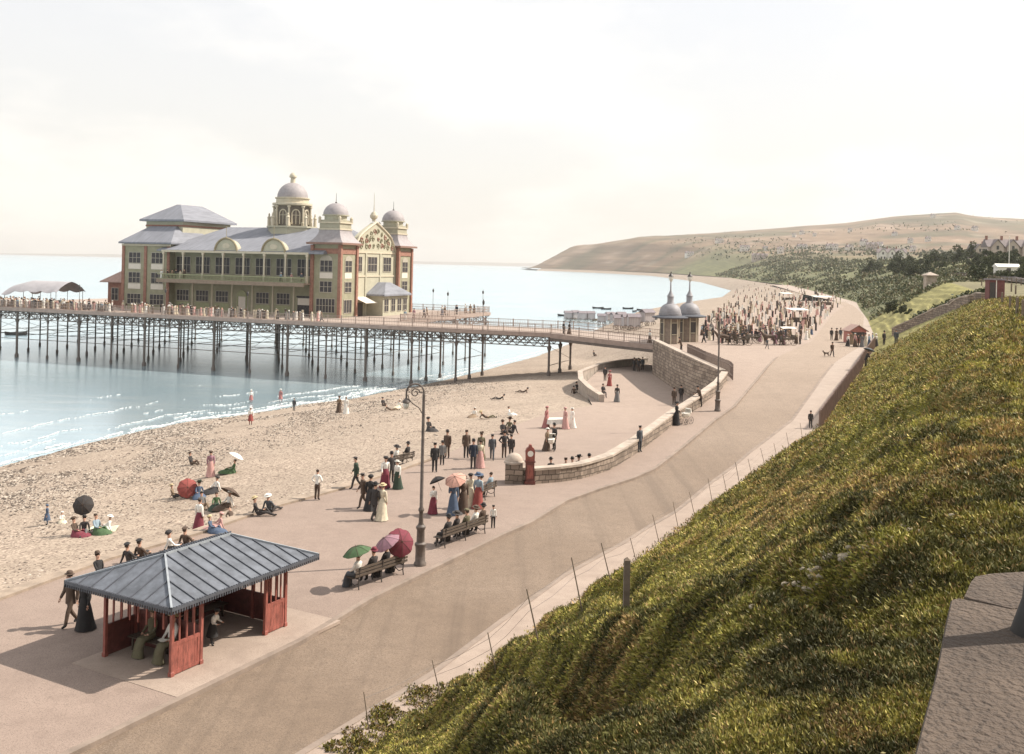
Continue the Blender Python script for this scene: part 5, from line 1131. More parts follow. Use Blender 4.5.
# ---- named figures: (x, y, kind, dress, hat, top, bottom, yaw, scale, hat colour, label)
PP_ = [
 (70, 626, 'walk', 'suit', 'bowler', 'brown', 'brown', -30, 1.04, 'brown', 'man in a brown suit and bowler hat walking behind the red shelter'),
 (84, 630, 'stand', 'skirt', 'bonnet', 'black', 'black', -30, 1.0, 'black', 'woman in a long black dress beside the man in brown behind the shelter'),
 (317, 500, 'hips', 'shirt', None, 'white', 'brown', 160, .92, 'straw', 'youth in white shirt and brown breeches with hands on hips facing the sand'),
 (356, 489, 'walk', 'suit', 'cap', 'dark_green', 'dark', -80, 1.0, 'dark', 'man in a dark green coat striding alone beside the shingle edge'),
 (385, 488, 'walk', 'skirt', 'bonnet', 'white', 'maroon', 20, 1.0, 'dark', 'woman in white blouse and dark red skirt walking towards the lamp'),
 (391, 483, 'stand', 'suit', 'bowler', 'dark', 'dark', 30, 1.0, 'black', 'dark suited man half hidden behind the woman in the dark red skirt'),
 (397, 489, 'stand', 'skirt', 'boater', 'white', 'dark_green', -40, .9, 'white', 'woman in white blouse and dark green skirt beside the dark suited man'),
 (363, 508, 'walk', 'suit', 'cap', 'brown', 'brown', -60, 1.0, 'dark', 'man in a rusty brown suit walking behind the couple in black'),
 (370, 510, 'stand', 'skirt', 'bonnet', 'black', 'black', 170, 1.0, 'black', 'woman in black with her back turned between two strolling men'),
 (374, 520, 'walk', 'suit', 'bowler', 'dark', 'dark', 150, 1.02, 'black', 'man in dark suit walking with the lady in cream'),
 (382, 520, 'stand', 'skirt', 'boater', 'cream', 'cream', 160, 1.0, 'straw', 'lady in a pale cream dress and flat straw hat'),
 (433, 514, 'parasol', 'skirt', None, 'white', 'maroon', 30, .8, 'straw', 'girl in white blouse and plum skirt carrying a small black parasol'),
 (453, 515, 'parasol', 'skirt', None, 'blue', 'blue', 10, 1.0, 'straw', 'lady in a long blue dress under a pink parasol'),
 (463, 513, 'stand', 'skirt', 'wide', 'brown', 'brown', 20, 1.02, 'brown', 'lady in a brown striped dress next to the pink parasol'),
 (470, 507, 'stand', 'skirt', 'bonnet', 'cream', 'cream', 30, .98, 'dark', 'lady in a cream coat between the brown and the red dresses'),
 (478, 508, 'stand', 'skirt', 'wide', 'pale_blue', 'red', 160, 1.0, 'blue', 'lady in pale blue blouse and long red skirt seen from behind'),
 (493, 528, 'stand', 'shirt', 'cap', 'white', 'black', 10, .62, 'black', 'small boy in black and white standing at the end of a bench'),
 (434.5, 472, 'stand', 'suit', 'cap', 'black', 'black', 10, 1.0, 'black', 'man in a black suit standing apart near the sand, left of a boy'),
 (442, 465, 'stand', 'suit', 'bowler', 'grey', 'dark', 0, .85, 'dark', 'boy in a grey jacket between two dark suited men'),
 (447, 458, 'stand', 'suit', 'bowler', 'brown', 'brown', -20, 1.02, 'dark', 'man in brown at the back of the trio near the sand'),
 (466, 458, 'stand', 'suit', 'cap', 'brown', 'dark', 15, 1.04, 'brown', 'man in brown coat and dark trousers behind the suited man with the pink lady'),
 (473, 469, 'stand', 'suit', 'bowler', 'navy', 'dark', 5, 1.03, 'black', 'man in a navy suit walking with a lady in a pink skirt'),
 (480, 468, 'stand', 'skirt', 'boater', 'cream', 'pink', 10, .98, 'brown', 'lady in cream blouse and pink skirt beside the navy suited man'),
 (481, 459, 'stand', 'skirt', 'wide', 'olive', 'olive', 10, .98, 'brown', 'lady in olive dress and wide brown hat behind the pink skirt'),
 (492, 460, 'walk', 'suit', 'cap', 'slate', 'slate', 0, .94, 'black', 'youth in slate grey striding alone towards the kerb'),
 (504, 458, 'hips', 'suit', 'bowler', 'dark', 'brown', 20, 1.0, 'black', 'man with hands on hips just behind the domed stone pillar'),
 (511, 459, 'stand', 'suit', 'cap', 'dark', 'dark', -10, .9, 'dark', 'shorter dark clothed man beside the domed stone pillar'),
 (547, 451, 'stand', 'skirt', 'boater', 'tan', 'brown', 60, .9, 'white', 'woman in tan bending to a small baby carriage on the plaza'),
 (554, 450, 'stand', 'suit', 'bowler', 'dark', 'dark', -60, 1.04, 'black', 'tall man in dark suit beside the baby carriage on the plaza'),
 (546.5, 428, 'stand', 'skirt', 'bonnet', 'rose', 'rose', 60, 1.0, 'rose', 'woman in a deep rose dress left of the white stall table'),
 (565, 429, 'stand', 'skirt', 'bonnet', 'pink', 'pink', -60, 1.0, 'pink', 'woman in a pale pink dress right of the white stall table'),
 (572, 428, 'stand', 'skirt', 'boater', 'white', 'white', -60, .95, 'white', 'woman all in white behind the lady in pale pink'),
 (639.5, 452, 'stand', 'suit', 'cap', 'slate', 'slate', 40, 1.0, 'dark', 'man in slate grey suit with a stick beside the curved wall'),
 (676.5, 425, 'bent', 'skirt', 'bonnet', 'black', 'black', 100, 1.0, 'black', 'nursemaid in black pushing a white baby carriage along the pavement'),
 (674, 405, 'stand', 'suit', 'bowler', 'brown', 'brown', 0, 1.0, 'brown', 'man in brown seen over the pale wall on the plaza side'),
 (681, 402, 'stand', 'suit', 'cap', 'dark', 'dark', 0, 1.0, 'dark', 'man in a dark cap seen over the wall above the baby carriage'),
 (700, 407, 'lean', 'suit', 'cap', 'brown', 'dark', -70, 1.0, 'dark', 'man leaning forward over the pale wall near the second lamp'),
 (609.5, 386, 'stand', 'skirt', 'wide', 'rose', 'red', 10, 1.0, 'rose', 'woman in red on the plaza beside the end of the slipway wall'),
 (605, 381, 'stand', 'suit', 'cap', 'dark', 'dark', -10, 1.0, 'dark', 'man in dark clothes behind the woman in red near the slipway wall'),
 (617, 402, 'stand', 'skirt', 'boater', 'dark', 'grey', 10, 1.0, 'dark', 'woman in grey skirt and dark jacket walking on the plaza by the slipway'),
 (634, 371, 'stand', 'suit', 'bowler', 'dark', 'dark', 10, 1.0, 'black', 'man in black on the far side of a trio under the pier gangway'),
 (638.5, 371.5, 'stand', 'suit', 'bowler', 'dark', 'brown', 0, 1.0, 'dark', 'man in brown trousers in the middle of the trio under the gangway'),
 (642.5, 370, 'stand', 'suit', 'cap', 'slate', 'dark', 0, 1.0, 'dark', 'man in a slate jacket nearest the retaining wall under the gangway'),
 (339, 413, 'stand', 'skirt', 'bonnet', 'tan', 'brown', 170, 1.0, 'brown', 'woman in tan and brown standing at the water edge'),
 (346, 414, 'stand', 'skirt', 'boater', 'white', 'white', -10, 1.0, 'white', 'woman in white standing at the water edge beside the one in brown'),
 (250.5, 425, 'stand', 'frock', 'bonnet', 'white', 'red', 10, 1.0, 'white', 'paddler in white blouse and red skirt at the foam line on the shingle'),
 (251, 403, 'stand', 'frock', 'bonnet', 'white', 'rose', 10, .95, 'white', 'bather in rose red standing out in the shallow sea beyond the paddler'),
 (280.5, 402, 'stand', 'frock', 'bonnet', 'rose', 'rose', -10, .95, 'white', 'bather in rose red alone in the shallows, nearer the pier legs'),
 (294, 411, 'stand', 'suit', None, 'slate', 'slate', 170, .85, 'dark', 'child in slate grey paddling at the water edge'),
 (210.5, 477, 'stand', 'skirt', 'bonnet', 'lilac', 'pink', 20, 1.0, 'brown', 'woman in mauve blouse and pink skirt standing on the shingle'),
 (199, 534, 'stand', 'skirt', None, 'white', 'maroon', 150, 1.05, 'straw', 'woman in white blouse and maroon skirt standing just beyond the sea wall'),
 (47, 525, 'stand', 'frock', 'bonnet', 'blue', 'blue', -60, .66, 'blue', 'child in a blue frock stooping on the shingle'),
 (810.5, 428, 'stand', 'suit', 'cap', 'dark', 'dark', 0, .75, 'dark', 'boy in dark clothes standing at the near end of the paling fence'),
 (866, 367, 'lean', 'suit', None, 'dark', 'dark', 60, 1.0, 'dark', 'man in black leaning on the paling fence under an umbrella'),
 (832, 357, 'walk', 'suit', 'cap', 'brown', 'dark', 10, 1.0, 'dark', 'man in brown walking a small dog down the middle of the road'),
 (767, 349, 'walk', 'suit', 'cap', 'slate', 'slate', 20, .8, 'dark', 'boy in grey crossing the open road ahead of the crowd'),
 (681, 352, 'lean', 'suit', 'bowler', 'brown', 'dark', -80, 1.0, 'dark', 'man in brown leaning over the retaining wall by the kiosks'),
 (831.5, 340, 'stand', 'suit', 'bowler', 'dark', 'dark', 0, 1.0, 'black', 'man in black, left of three walkers abreast on the pale road'),
 (836.5, 340.5, 'stand', 'skirt', 'wide', 'brown', 'brown', 0, 1.0, 'dark', 'woman in brown, middle of three walkers abreast on the pale road'),
 (840.5, 339.5, 'stand', 'suit', 'cap', 'slate', 'dark', 0, 1.0, 'dark', 'man in a grey jacket, right of three walkers abreast on the pale road'),
 (884, 345, 'stand', 'suit', 'bowler', 'dark', 'dark', 20, 1.0, 'black', 'dark suited man on the path right of the red gabled stall'),
 (896, 345, 'stand', 'suit', 'cap', 'slate', 'dark', -20, 1.0, 'grey', 'man in grey on the path below the hedged stone steps'),
]
for (x, y, k, d, h, t, b, yaw, sc, hc, lab) in PP_:
    person(G(x, y), k, d, h, t, b, lab, yaw, sc, hc)
# figures standing on the pier gangway
for (f, n, k, d, t, b, h, hc, lab) in ((.1, 1.4, 'stand', 'suit', 'dark', 'dark', 'bowler', 'black', 'man in black, left of a pair walking on the pier near its land span'), (.16, 1.4, 'stand', 'skirt', 'dark', 'brown', 'wide', 'dark', 'woman in brown skirt, right of a pair walking on the pier near its land span'), (.93, 1.2, 'stand', 'skirt', 'white', 'brown', 'boater', 'white', 'woman in white blouse leaving the pier beside the toll kiosk')):
    p = Vector((Q0.x, Q0.y, ZD)).lerp(Vector((18.9, 130.3, 2.52)), f) + N2 * n; person(p, k, d, h, t, b, lab, 120, 1, hc)
# parasols held by those figures
def over(px, py, h, dx=0, dy=0): q = G(px, py); return q + Vector((dx, dy, h))
parasol(over(433, 514, 1.85, .1), .5, 2.6, 'black', 'small black parasol held tilted by the girl in the plum skirt', .42)
parasol(over(453, 515, 1.92, .05, -.1), .55, 4.3, 'orange', 'salmon pink parasol held by the lady in the long blue dress', .55)
parasol(over(866, 367, 2.0, .35), .35, .4, 'slate', 'grey umbrella held by the man leaning on the paling fence', .6)

# seated on benches: sx distance along the bench from its first end
def sitter(bn, t, dress, hat, top, bot, label, hc='straw', sc=1.0):
    a, b, rz = bn; d = (b - a).normalized(); n = Vector((-d.y, d.x, 0)); q = a.lerp(b, t) + n * .12
    return person(q, 'sit', dress, hat, top, bot, label, math.degrees(rz) + 180, sc, hc), q, n
s1 = sitter(BN1, .06, 'skirt', 'bonnet', 'white', 'slate', 'woman in white blouse and slate skirt seated under the green parasol', 'white')
s2 = sitter(BN1, .36, 'suit', 'bowler', 'dark', 'dark', 'man in dark suit and dark red hat seated between two parasols', 'maroon')
s3 = sitter(BN1, .62, 'skirt', 'bonnet', 'black', 'black', 'woman in black seated under the lilac parasol', 'black')
s4 = sitter(BN1, .9, 'skirt', 'bonnet', 'maroon', 'black', 'woman hidden behind the maroon parasol at the lamp end of the bench', 'black')
parasol(s1[1] + Vector((-.1, .05, 1.62)), .28, 3.4, 'green', 'green parasol over the woman in white at the bench end', .56, .8, .24)
parasol(s3[1] + Vector((-.1, .05, 1.62)), .55, 3.6, 'lilac', 'dusty lilac parasol in the middle of the bench', .56, .8, .26)
parasol(s4[1] + Vector((.12, -.3, 1.42)), 1.15, -1.1, 'maroon', 'dark red parasol resting on the back of the bench beside the lamp', .58, .8, .26)
for t, dr, hat, tp_, bt_, lab, hc in ((.14, 'suit', 'bowler', 'dark', 'dark', 'man in dark suit at the shelter end of the crowded bench', 'black'), (.33, 'skirt', 'wide', 'dark', 'dark', 'woman in a wide dark hat, second from the shelter end of the crowded bench', 'dark'), (.55, 'suit', 'cap', 'olive', 'dark', 'man in an olive coat and cap in the middle of the crowded bench', 'olive'), (.76, 'skirt', 'boater', 'white', 'dark', 'woman in white blouse seated near the small boy', 'brown'), (.93, 'suit', 'bowler', 'brown', 'dark', 'man in brown at the far end of the crowded bench beside the boy', 'black')):
    sitter(BN2, t, dr, hat, tp_, bt_, lab, hc)
sitter(BN3, .35, 'skirt', 'bonnet', 'cream', 'olive', 'woman in cream seated behind the ladies with the parasol', 'dark'); sitter(BN3, .8, 'suit', None, 'pale_blue', 'dark', 'man in pale blue shirt lounging on the bench near the domed pillar')
sitter(BN4, .25, 'skirt', 'wide', 'white', 'tan', 'woman in white and tan on the bench at the sand edge', 'dark'); sitter(BN4, .75, 'suit', 'bowler', 'dark', 'dark', 'man in dark suit on the bench at the sand edge', 'dark')
# in the shelter
def shl(x, y, z=0): return Matrix.Translation(A) @ Matrix.Rotation(SRZ, 4, 'Z') @ Vector((x, y, z))
person(shl(.98, 1.95), 'sit', 'skirt', 'bonnet', 'olive', 'olive', 'woman in a drab olive dress seated inside the open end of the shelter', math.degrees(SRZ) - 90, 1.0, 'olive')
person(shl(.98, 1.05), 'sit', 'skirt', 'boater', 'white', 'olive', 'woman in a white blouse seated reading inside the shelter', math.degrees(SRZ) - 90, 1.0, 'straw')
o = thing('open_book', 'open book on the lap of the woman in the white blouse', 'book', tuple(shl(.62, 1.05, .69)), SRZ); MB()._add([(-.1, -.14, .02), (-.1, 0, 0), (.1, 0, 0), (.1, -.14, .02), (-.1, .14, .02), (.1, .14, .02), (-.1, -.14, .0), (-.1, 0, -.02), (.1, 0, -.02), (.1, -.14, 0), (-.1, .14, 0), (.1, .14, 0)], [(0, 1, 2, 3), (1, 4, 5, 2), (6, 9, 8, 7), (7, 8, 11, 10)]).build('page', M_white, o)
person(shl(2.5, 2.52), 'sit', 'suit', 'bowler', 'dark', 'dark', 'man in black in the deep shade of the long side of the shelter', math.degrees(SRZ), 1.0, 'black')
person(G(212, 645), 'lean', 'frock', 'bonnet', 'white', 'black', 'small child in white cape and black skirt stooping at the shelter opening', 70, .68, 'dark')
# behind the curved wall: people resting on a plaza bench, heads above the coping
for i, (x, y, hat, tp_, hc, lab) in enumerate(((551, 462, 'bowler', 'dark', 'black', 'black hatted head over the curved wall, alone at its pillar end'), (566, 462, 'cap', 'brown', 'brown', 'brown capped head over the curved wall, first of a close pair'), (572.5, 461.5, 'bowler', 'dark', 'dark', 'dark hatted head over the curved wall, second of a close pair'), (579, 459.5, 'wide', 'dark', 'black', 'wide black hat over the middle of the curved wall'), (589.5, 458, 'bowler', 'slate', 'black', 'last dark head over the curved wall towards the pram'))):
    q = PL(x, y + 12); person(Vector((q.x, q.y, zplaza(q.y))), 'ground', 'suit', hat, tp_, 'dark', lab, 10, 1.0, hc)
# sitters on and below the sea wall and all over the shingle: (x, y, kind, dress, hat, top, bottom, yaw, scale, hat colour, label)
BP = [
 (256.5, 516, 'ground', 'suit', 'boater', 'dark', 'dark', 100, 1, 'straw', 'man in dark jacket and straw hat sitting on the sand against the sea wall'),
 (269, 513, 'ground', 'suit', 'boater', 'slate', 'dark', 160, 1, 'white', 'man in grey with a white hat sitting by the sea wall'),
 (99, 577, 'ground', 'suit', 'bowler', 'black', 'black', 60, 1, 'brown', 'man in black with a brown hat against the sea wall behind the shelter roof'),
 (129, 566, 'ground', 'suit', 'cap', 'dark', 'dark', 150, 1, 'black', 'black capped head showing above the sea wall, left of a pair'),
 (141, 562, 'ground', 'suit', 'cap', 'brown', 'dark', 150, 1, 'black', 'black capped head showing above the sea wall, right of a pair'),
 (171, 553, 'ground', 'skirt', 'bonnet', 'white', 'dark', 120, 1, 'dark', 'person in white with dark hat resting by the sea wall above the shelter ridge'),
 (186, 549, 'ground', 'suit', 'cap', 'brown', 'brown', 160, 1, 'brown', 'man in brown resting by the sea wall next to the person in white'),
 (211, 532, 'ground', 'skirt', 'bonnet', 'blue', 'blue', 80, .8, 'straw', 'child in blue sitting on the shingle beside the maroon skirt'),
 (219, 529, 'ground', 'skirt', 'bonnet', 'pink', 'pink', -60, .8, 'pink', 'child in pink sitting on the shingle beside the child in blue'),
 (232, 521, 'lie', 'suit', 'cap', 'brown', 'brown', -60, 1, 'brown', 'man in brown stretched out on the shingle below the sea wall'),
 (191, 465, 'ground', 'suit', 'cap', 'dark', 'brown', 70, 1, 'brown', 'man in dark brown alone on the shingle, farthest up towards the sea'),
 (233, 473, 'ground', 'skirt', None, 'green', 'green', -80, 1, 'straw', 'woman in green seated under a white parasol on the shingle'),
 (173, 498, 'ground', 'suit', 'boater', 'tan', 'dark', 90, .9, 'straw', 'boy in tan seated at the left of the group with the red parasol'),
 (188, 497, 'ground', 'skirt', 'bonnet', 'brown', 'brown', 60, 1, 'brown', 'woman in brown seated behind the red parasol'),
 (199, 497, 'ground', 'skirt', 'wide', 'blue', 'blue', 20, 1, 'dark_green', 'woman in blue with a green hat seated beside the red parasol'),
 (215.5, 492, 'ground', 'skirt', 'bonnet', 'white', 'black', -40, 1, 'dark', 'woman in white blouse and black skirt seated near the red parasol'),
 (216, 508, 'ground', 'skirt', None, 'green', 'dark_green', 10, .95, 'dark', 'woman in bright green seated in the front row of the shingle group'),
 (202, 508, 'ground', 'suit', 'cap', 'grey', 'tan', 40, 1, 'grey', 'man in grey and tan seated left of the bright green dress'),
 (228, 508, 'ground', 'skirt', 'bonnet', 'white', 'brown', -40, 1, 'white', 'woman in white seated under a brown parasol in front of the group'),
 (75, 536, 'ground', 'skirt', 'bonnet', 'brown', 'maroon', 70, 1.05, 'brown', 'woman in reddish brown seated below a dark upright parasol'),
 (84, 534, 'ground', 'suit', 'bowler', 'dark', 'grey', 20, 1.0, 'dark', 'man in dark coat seated beside the dark upright parasol'),
 (97, 533, 'ground', 'skirt', None, 'pale_blue', 'green', 60, 1.1, 'straw', 'woman in a green patterned dress lying back on the shingle'),
 (108, 531, 'ground', 'skirt', 'boater', 'white', 'white', -80, .9, 'white', 'woman in white seated at the end of the nearest shingle group'),
 (62, 522, 'ground', 'skirt', 'bonnet', 'white', 'cream', 30, .6, 'white', 'tiny child in white sitting on the shingle near the child in blue'),
 (429, 431, 'ground', 'skirt', 'bonnet', 'dark', 'dark', 40, 1.15, 'dark', 'woman in black sitting alone on the sand behind the first lamp'),
 (383, 406, 'ground', 'suit', 'cap', 'dark', 'brown', 30, 1, 'dark', 'man in dark clothes sitting near the water under the pier'),
 (391, 411, 'lie', 'suit', 'cap', 'brown', 'tan', 20, 1, 'brown', 'man in brown and tan lying beside the sitter near the water'),
 (399, 408, 'ground', 'skirt', 'boater', 'white', 'cream', -30, .9, 'white', 'child in white sitting on the sand near the lying man'),
 (499, 400, 'lie', 'suit', 'cap', 'dark', 'dark', 160, 1, 'dark', 'man in dark clothes lying on the sand in front of the pier columns'),
 (523, 393, 'lie', 'suit', 'cap', 'brown', 'brown', 160, 1, 'dark', 'man in brown lying in the shadow of the pier'),
 (487, 419, 'lie', 'suit', 'boater', 'brown', 'olive', 30, 1.1, 'straw', 'man in olive and brown reclining in the middle of the sand'),
 (474, 417, 'ground', 'skirt', 'boater', 'white', 'tan', -30, .9, 'white', 'child in white and tan sitting left of the reclining man'),
 (509.5, 415, 'ground', 'skirt', 'bonnet', 'white', 'white', 60, .8, 'brown', 'small child in white sitting right of the reclining man'),
 (503, 434, 'ground', 'suit', 'bowler', 'dark', 'brown', 20, 1.1, 'brown', 'man in brown at the front of the huddle on the sand edge'),
 (509, 431, 'ground', 'skirt', 'wide', 'olive', 'brown', -20, 1.1, 'brown', 'woman in olive at the centre of the huddle on the sand edge'),
 (513, 434, 'ground', 'suit', 'cap', 'dark', 'dark', -60, 1.1, 'dark', 'man in black at the right of the huddle on the sand edge'),
 (574, 394, 'ground', 'suit', 'cap', 'brown', 'dark', 160, 1, 'dark', 'man in brown sitting on the sand outside the slipway wall'),
 (577, 390, 'ground', 'suit', 'bowler', 'dark', 'dark', 30, 1, 'black', 'man in black against the outer face of the slipway wall'),
 (594, 356, 'ground', 'suit', 'cap', 'dark', 'brown', 30, 1, 'dark', 'man sitting on the distant sand seen below the gangway'),
]
for (x, y, k, d, h, t, b, yaw, sc, hc, lab) in BP: person(G(x, y), k, d, h, t, b, lab, yaw, sc, hc)
q = G(603, 397); person(q, 'sit', 'suit', 'cap', 'dark', 'dark', 'man in dark clothes sitting on the end of the slipway wall', 20, 1, 'dark')
parasol(over(188, 497, .72, .15, -.55), 1.1, -1.2, 'red', 'bright red parasol standing open on the shingle', .62)
parasol(over(233, 473, 1.35, .3), .5, .3, 'white', 'white parasol over the woman in green on the shingle', .55)
parasol(over(229, 509, 1.1, .1, .2), .6, .9, 'brown', 'brown parasol tilted over the woman in white on the shingle', .6)
parasol(over(81, 534, 1.55, .0, .1), 1.2, -1.4, 'dark', 'dark parasol held upright over the nearest shingle group', .55)
o = thing('picnic_rug', 'pale green chequered rug spread over the shingle behind the nearest group', 'rug', tuple(over(100, 533, .06))); mb = MB()
V = np.array([(x * 1.5 - .75, y * 1.0 - .1, .12 * math.sin(x * 5) * math.cos(y * 4) + .06) for x in np.linspace(0, 1, 14) for y in np.linspace(0, 1, 10)]); oc = npmesh('cloth', V, gridfaces(14, 10), mat('rug_green', (.42, .52, .30), .3, 5, .9, base2=(.62, .62, .5)), smooth=True); oc.parent = o

# ---- crowd on the pier deck and on the far strand
DR = [('stand', 'suit', 'bowler', 'black'), ('stand', 'skirt', 'boater', 'white'), ('walk', 'suit', 'cap', 'dark'), ('stand', 'skirt', 'wide', 'dark')]
TOPS = [['dark', 'dark', 'black', 'brown', 'slate', 'navy'], ['white', 'white', 'cream', 'pink', 'cream', 'pale_blue'], ['brown', 'tan', 'tan', 'grey', 'slate', 'dark'], ['brown', 'tan', 'lilac', 'olive', 'grey', 'cream']]
DESC = {0: 'man in {} jacket and bowler', 1: 'woman in {} blouse', 2: 'man in {} jacket and cap', 3: 'woman in {} dress'}
def crowd_person(at, where, group, w=(.3, .3, .2, .2), sc=1.0):
    k = random.choices(range(4), w)[0]; t = random.choice(TOPS[k]); b = t if k == 3 else random.choice(['dark', 'black', 'brown', 'slate'] if k != 1 else ['white', 'brown', 'dark', 'pink', 'blue', 'cream'])
    kd, dr, ht, hc = DR[k]; t2 = t.replace('_', ' ')
    return person(at, kd, dr, ht, t, b, DESC[k].format(t2) + ' ' + where, random.uniform(0, 360), sc * random.uniform(.92, 1.04), hc, True, group)
n = 0
while n < 64:
    t = random.choice([random.uniform(30, 116), random.uniform(80, 116), random.uniform(95, 116)]); y = abs(random.gauss(0, 3.2)) + .6
    if y > 10 or random.random() < (.35 if t < 60 else 0): continue
    n += 1; crowd_person(pw(-t, y, 0), 'in the crowd along the pier deck front', 'people crowding the pier deck', (.2, .5, .15, .15))
for k in range(9):
    crowd_person(PV.matrix_world @ Vector((-35.6 + 1.05 * k + random.uniform(-.4, .4), -1.9, 5.8)) if False else Matrix.Translation(PV0) @ Matrix.Rotation(PRZ, 4, 'Z') @ (Vector((-35.8 + (1.0 * k if k < 6 else 12 + 2.2 * k) + random.uniform(-.3, .3), -1.85, 5.82)) * .972), 'on the pavilion balcony', 'people on the pavilion balcony')
for k in range(12):
    y = random.uniform(14, 49); crowd_person(pw(-TP - random.uniform(.7, 3.5), y, 0), 'at the landward rail of the wide deck', 'people at the landward rail of the wide deck')
# the strand: positions follow the clusters seen there
poly = [(704, 344), (760, 346), (800, 345), (812, 336), (832, 312), (845, 303), (838, 296), (800, 286), (770, 281), (740, 282), (733, 293), (728, 304), (708, 318), (700, 330)]
def inpoly(x, y):
    c = False
    for i in range(len(poly)):
        (x1, y1), (x2, y2) = poly[i], poly[i - 1]
        if (y1 > y) != (y2 > y) and x < (x2 - x1) * (y - y1) / (y2 - y1) + x1: c = not c
    return c
spots = []
for _ in range(20000):
    if len(spots) >= 560: break
    x, y = random.uniform(700, 846), random.uniform(284, 346)
    if not inpoly(x, y): continue
    dens = .55 + .6 * math.exp(-((x - 810) / 28) ** 2 - ((y - 306) / 14) ** 2) + .45 * math.exp(-((y - 338) / 6) ** 2) * (x < 790) + .4 * math.exp(-((x - 745) / 25) ** 2 - ((y - 325) / 9) ** 2)
    if y > 320: dens *= .6
    if random.random() < dens: spots.append((y, x))
spots.sort(reverse=True)
mass = MB(); mcols = ['brown', 'white', 'tan', 'grey', 'pink', 'dark', 'cream']
for i, (y, x) in enumerate(spots):
    p = G(x, y)
    if i < 84: crowd_person(p, 'in the throng on the far strand', 'people thronging the far strand', sc=.9)
    else:
        h = random.uniform(1.35, 1.6); r = .2; mi = random.randrange(7); f = random.random() < .45
        mass.lathe([(.34 if f else .17, 0), (.16, .9), (.2, 1.3), (.08, h - .25), (.0, h - .23)], 6, mi, tuple(p)); mass.ell((p.x, p.y, p.z + h - .12), (.11, .11, .13), 6, 4, 7 if random.random() < .4 else random.choice((0, 1, 2, 6)))
def mass_person(mass, p):
    h = random.uniform(1.3, 1.55); mi = random.randrange(7); f = random.random() < .45
    mass.lathe([(.3 if f else .17, 0), (.16, .9), (.2, 1.3), (.08, h - .25), (.0, h - .23)], 6, mi, tuple(p)); mass.ell((p.x, p.y, p.z + h - .12), (.13, .13, .13), 6, 4, random.choice((1, 1, 7, 0, 2, 6)))
dm = MB()
for k in range(330):
    t = random.choice([random.uniform(38, 117), random.uniform(45, 117), random.uniform(95, 117)]); y = abs(random.gauss(.4, 3.5)) + .7
    if y < 11: mass_person(dm, pw(-t, y, 0))
o = dm.build('crowd', [cm(c) for c in mcols] + [cm('skin')], smooth=True); tag(o, 'packed crowd in pale hats along the seaward pier deck', kind='stuff')
o = mass.build('crowd', [cm(c) for c in mcols] + [cm('skin')], smooth=True); tag(o, 'dense distant crowd of holidaymakers spread over the far strand', kind='stuff')
poly = [(852, 348), (874, 349), (876, 340), (850, 340)]
for k, x in enumerate(np.linspace(848, 876, 9)):
    crowd_person(G(x, 346.5 + random.uniform(-2, 1)), 'queuing at the red stall', 'people queuing at the red stall')
# ================================================================== smaller things
def wheel(r, w=.05, n=18, spokes=8, c=(0, 0, 0)):
    """rim and spokes in the x-z plane"""
    mb = MB(); pts = [(c[0] + r * math.cos(a), c[1], c[2] + r * math.sin(a)) for a in np.linspace(0, 2 * PI, n)]; mb.tube(pts, w * .6, 6)
    for k in range(spokes): a = 2 * PI * k / spokes; mb.bar(c, (c[0] + r * math.cos(a), c[1], c[2] + r * math.sin(a)), w * .45, w * .45, up=(0, 1, 0))
    mb.tube([(c[0], c[1] - w, c[2]), (c[0], c[1] + w, c[2])], w * 1.1, 8); return mb
M_cart = mat('cart_paint', (.10, .075, .05), .25, 4, .7)
# baby carriages
def pram(at, rz, label):
    o = thing('baby_carriage', label, 'pram', tuple(at), rz)
    rings = [[(lx * math.cos(a), .24 * w * math.sin(a), z) for a in [2 * PI * k / 16 for k in range(16)]] for z, lx, w in ((.52, .3, .6), (.6, .42, .9), (.85, .5, 1.0), (.86, .46, .94))]
    MB().loft(rings).build('body', M_white, o, True)
    pts = [[(.22 + .0 + .3 * math.cos(a) * math.cos(b) * .9, .26 * math.sin(b), .84 + .34 * math.sin(a)) for b in np.linspace(-PI / 2, PI / 2, 9)] for a in np.linspace(0, PI * .6, 7)]
    V = np.array([p for r in pts for p in r]); c = npmesh('hood', V, gridfaces(7, 9), cm('white'), smooth=True); c.parent = o
    for x, r in ((-.3, .2), (.3, .28)):
        for y in (-.25, .25): wheel(r, .025, c=(x, y, r)).build('wheel', M_dark, o)
    MB().tube([(-.42, -.18, .8), (-.75, -.18, .98), (-.75, .18, .98), (-.42, .18, .8)], .015, 6).build('handle', M_dark, o); return o
pram(G(686, 424), .75, 'white baby carriage on the upper pavement beside the pale wall'); pram(G(551, 451), 1.4, 'small white baby carriage between a couple on the lower plaza')
# stall table with a white cloth
p = G(556, 428); o = thing('stall_table', 'small stall table under a white cloth between two women in pink', 'table', tuple(p), .2)
MB().box(-.75, -.45, .72, .75, .45, .76).build('tabletop', M_wood, o)
for x in (-.68, .68):
    for y in (-.38, .38): MB().box(x - .03, y - .03, 0, x + .03, y + .03, .72).build('leg', M_wood, o)
c = MB(); ring = lambda f, z, w: [((.78 + w * .03 * math.cos(a * 9)) * max(-1, min(1, 1.5 * math.cos(a))) * f, (.48 + w * .03 * math.cos(a * 9)) * max(-1, min(1, 1.5 * math.sin(a))) * f, z) for a in [2 * PI * k / 40 for k in range(40)]]
c.loft([ring(1.06, .38, 1), ring(1.02, .6, .5), ring(1, .775, 0), ring(.9, .782, 0)]); oc = c.build('tablecloth', cm('white'), None, True); oc.location = p; oc.rotation_euler = (0, 0, .2); tag(oc, 'white cloth hanging over the small stall table on the plaza', 'cloth')
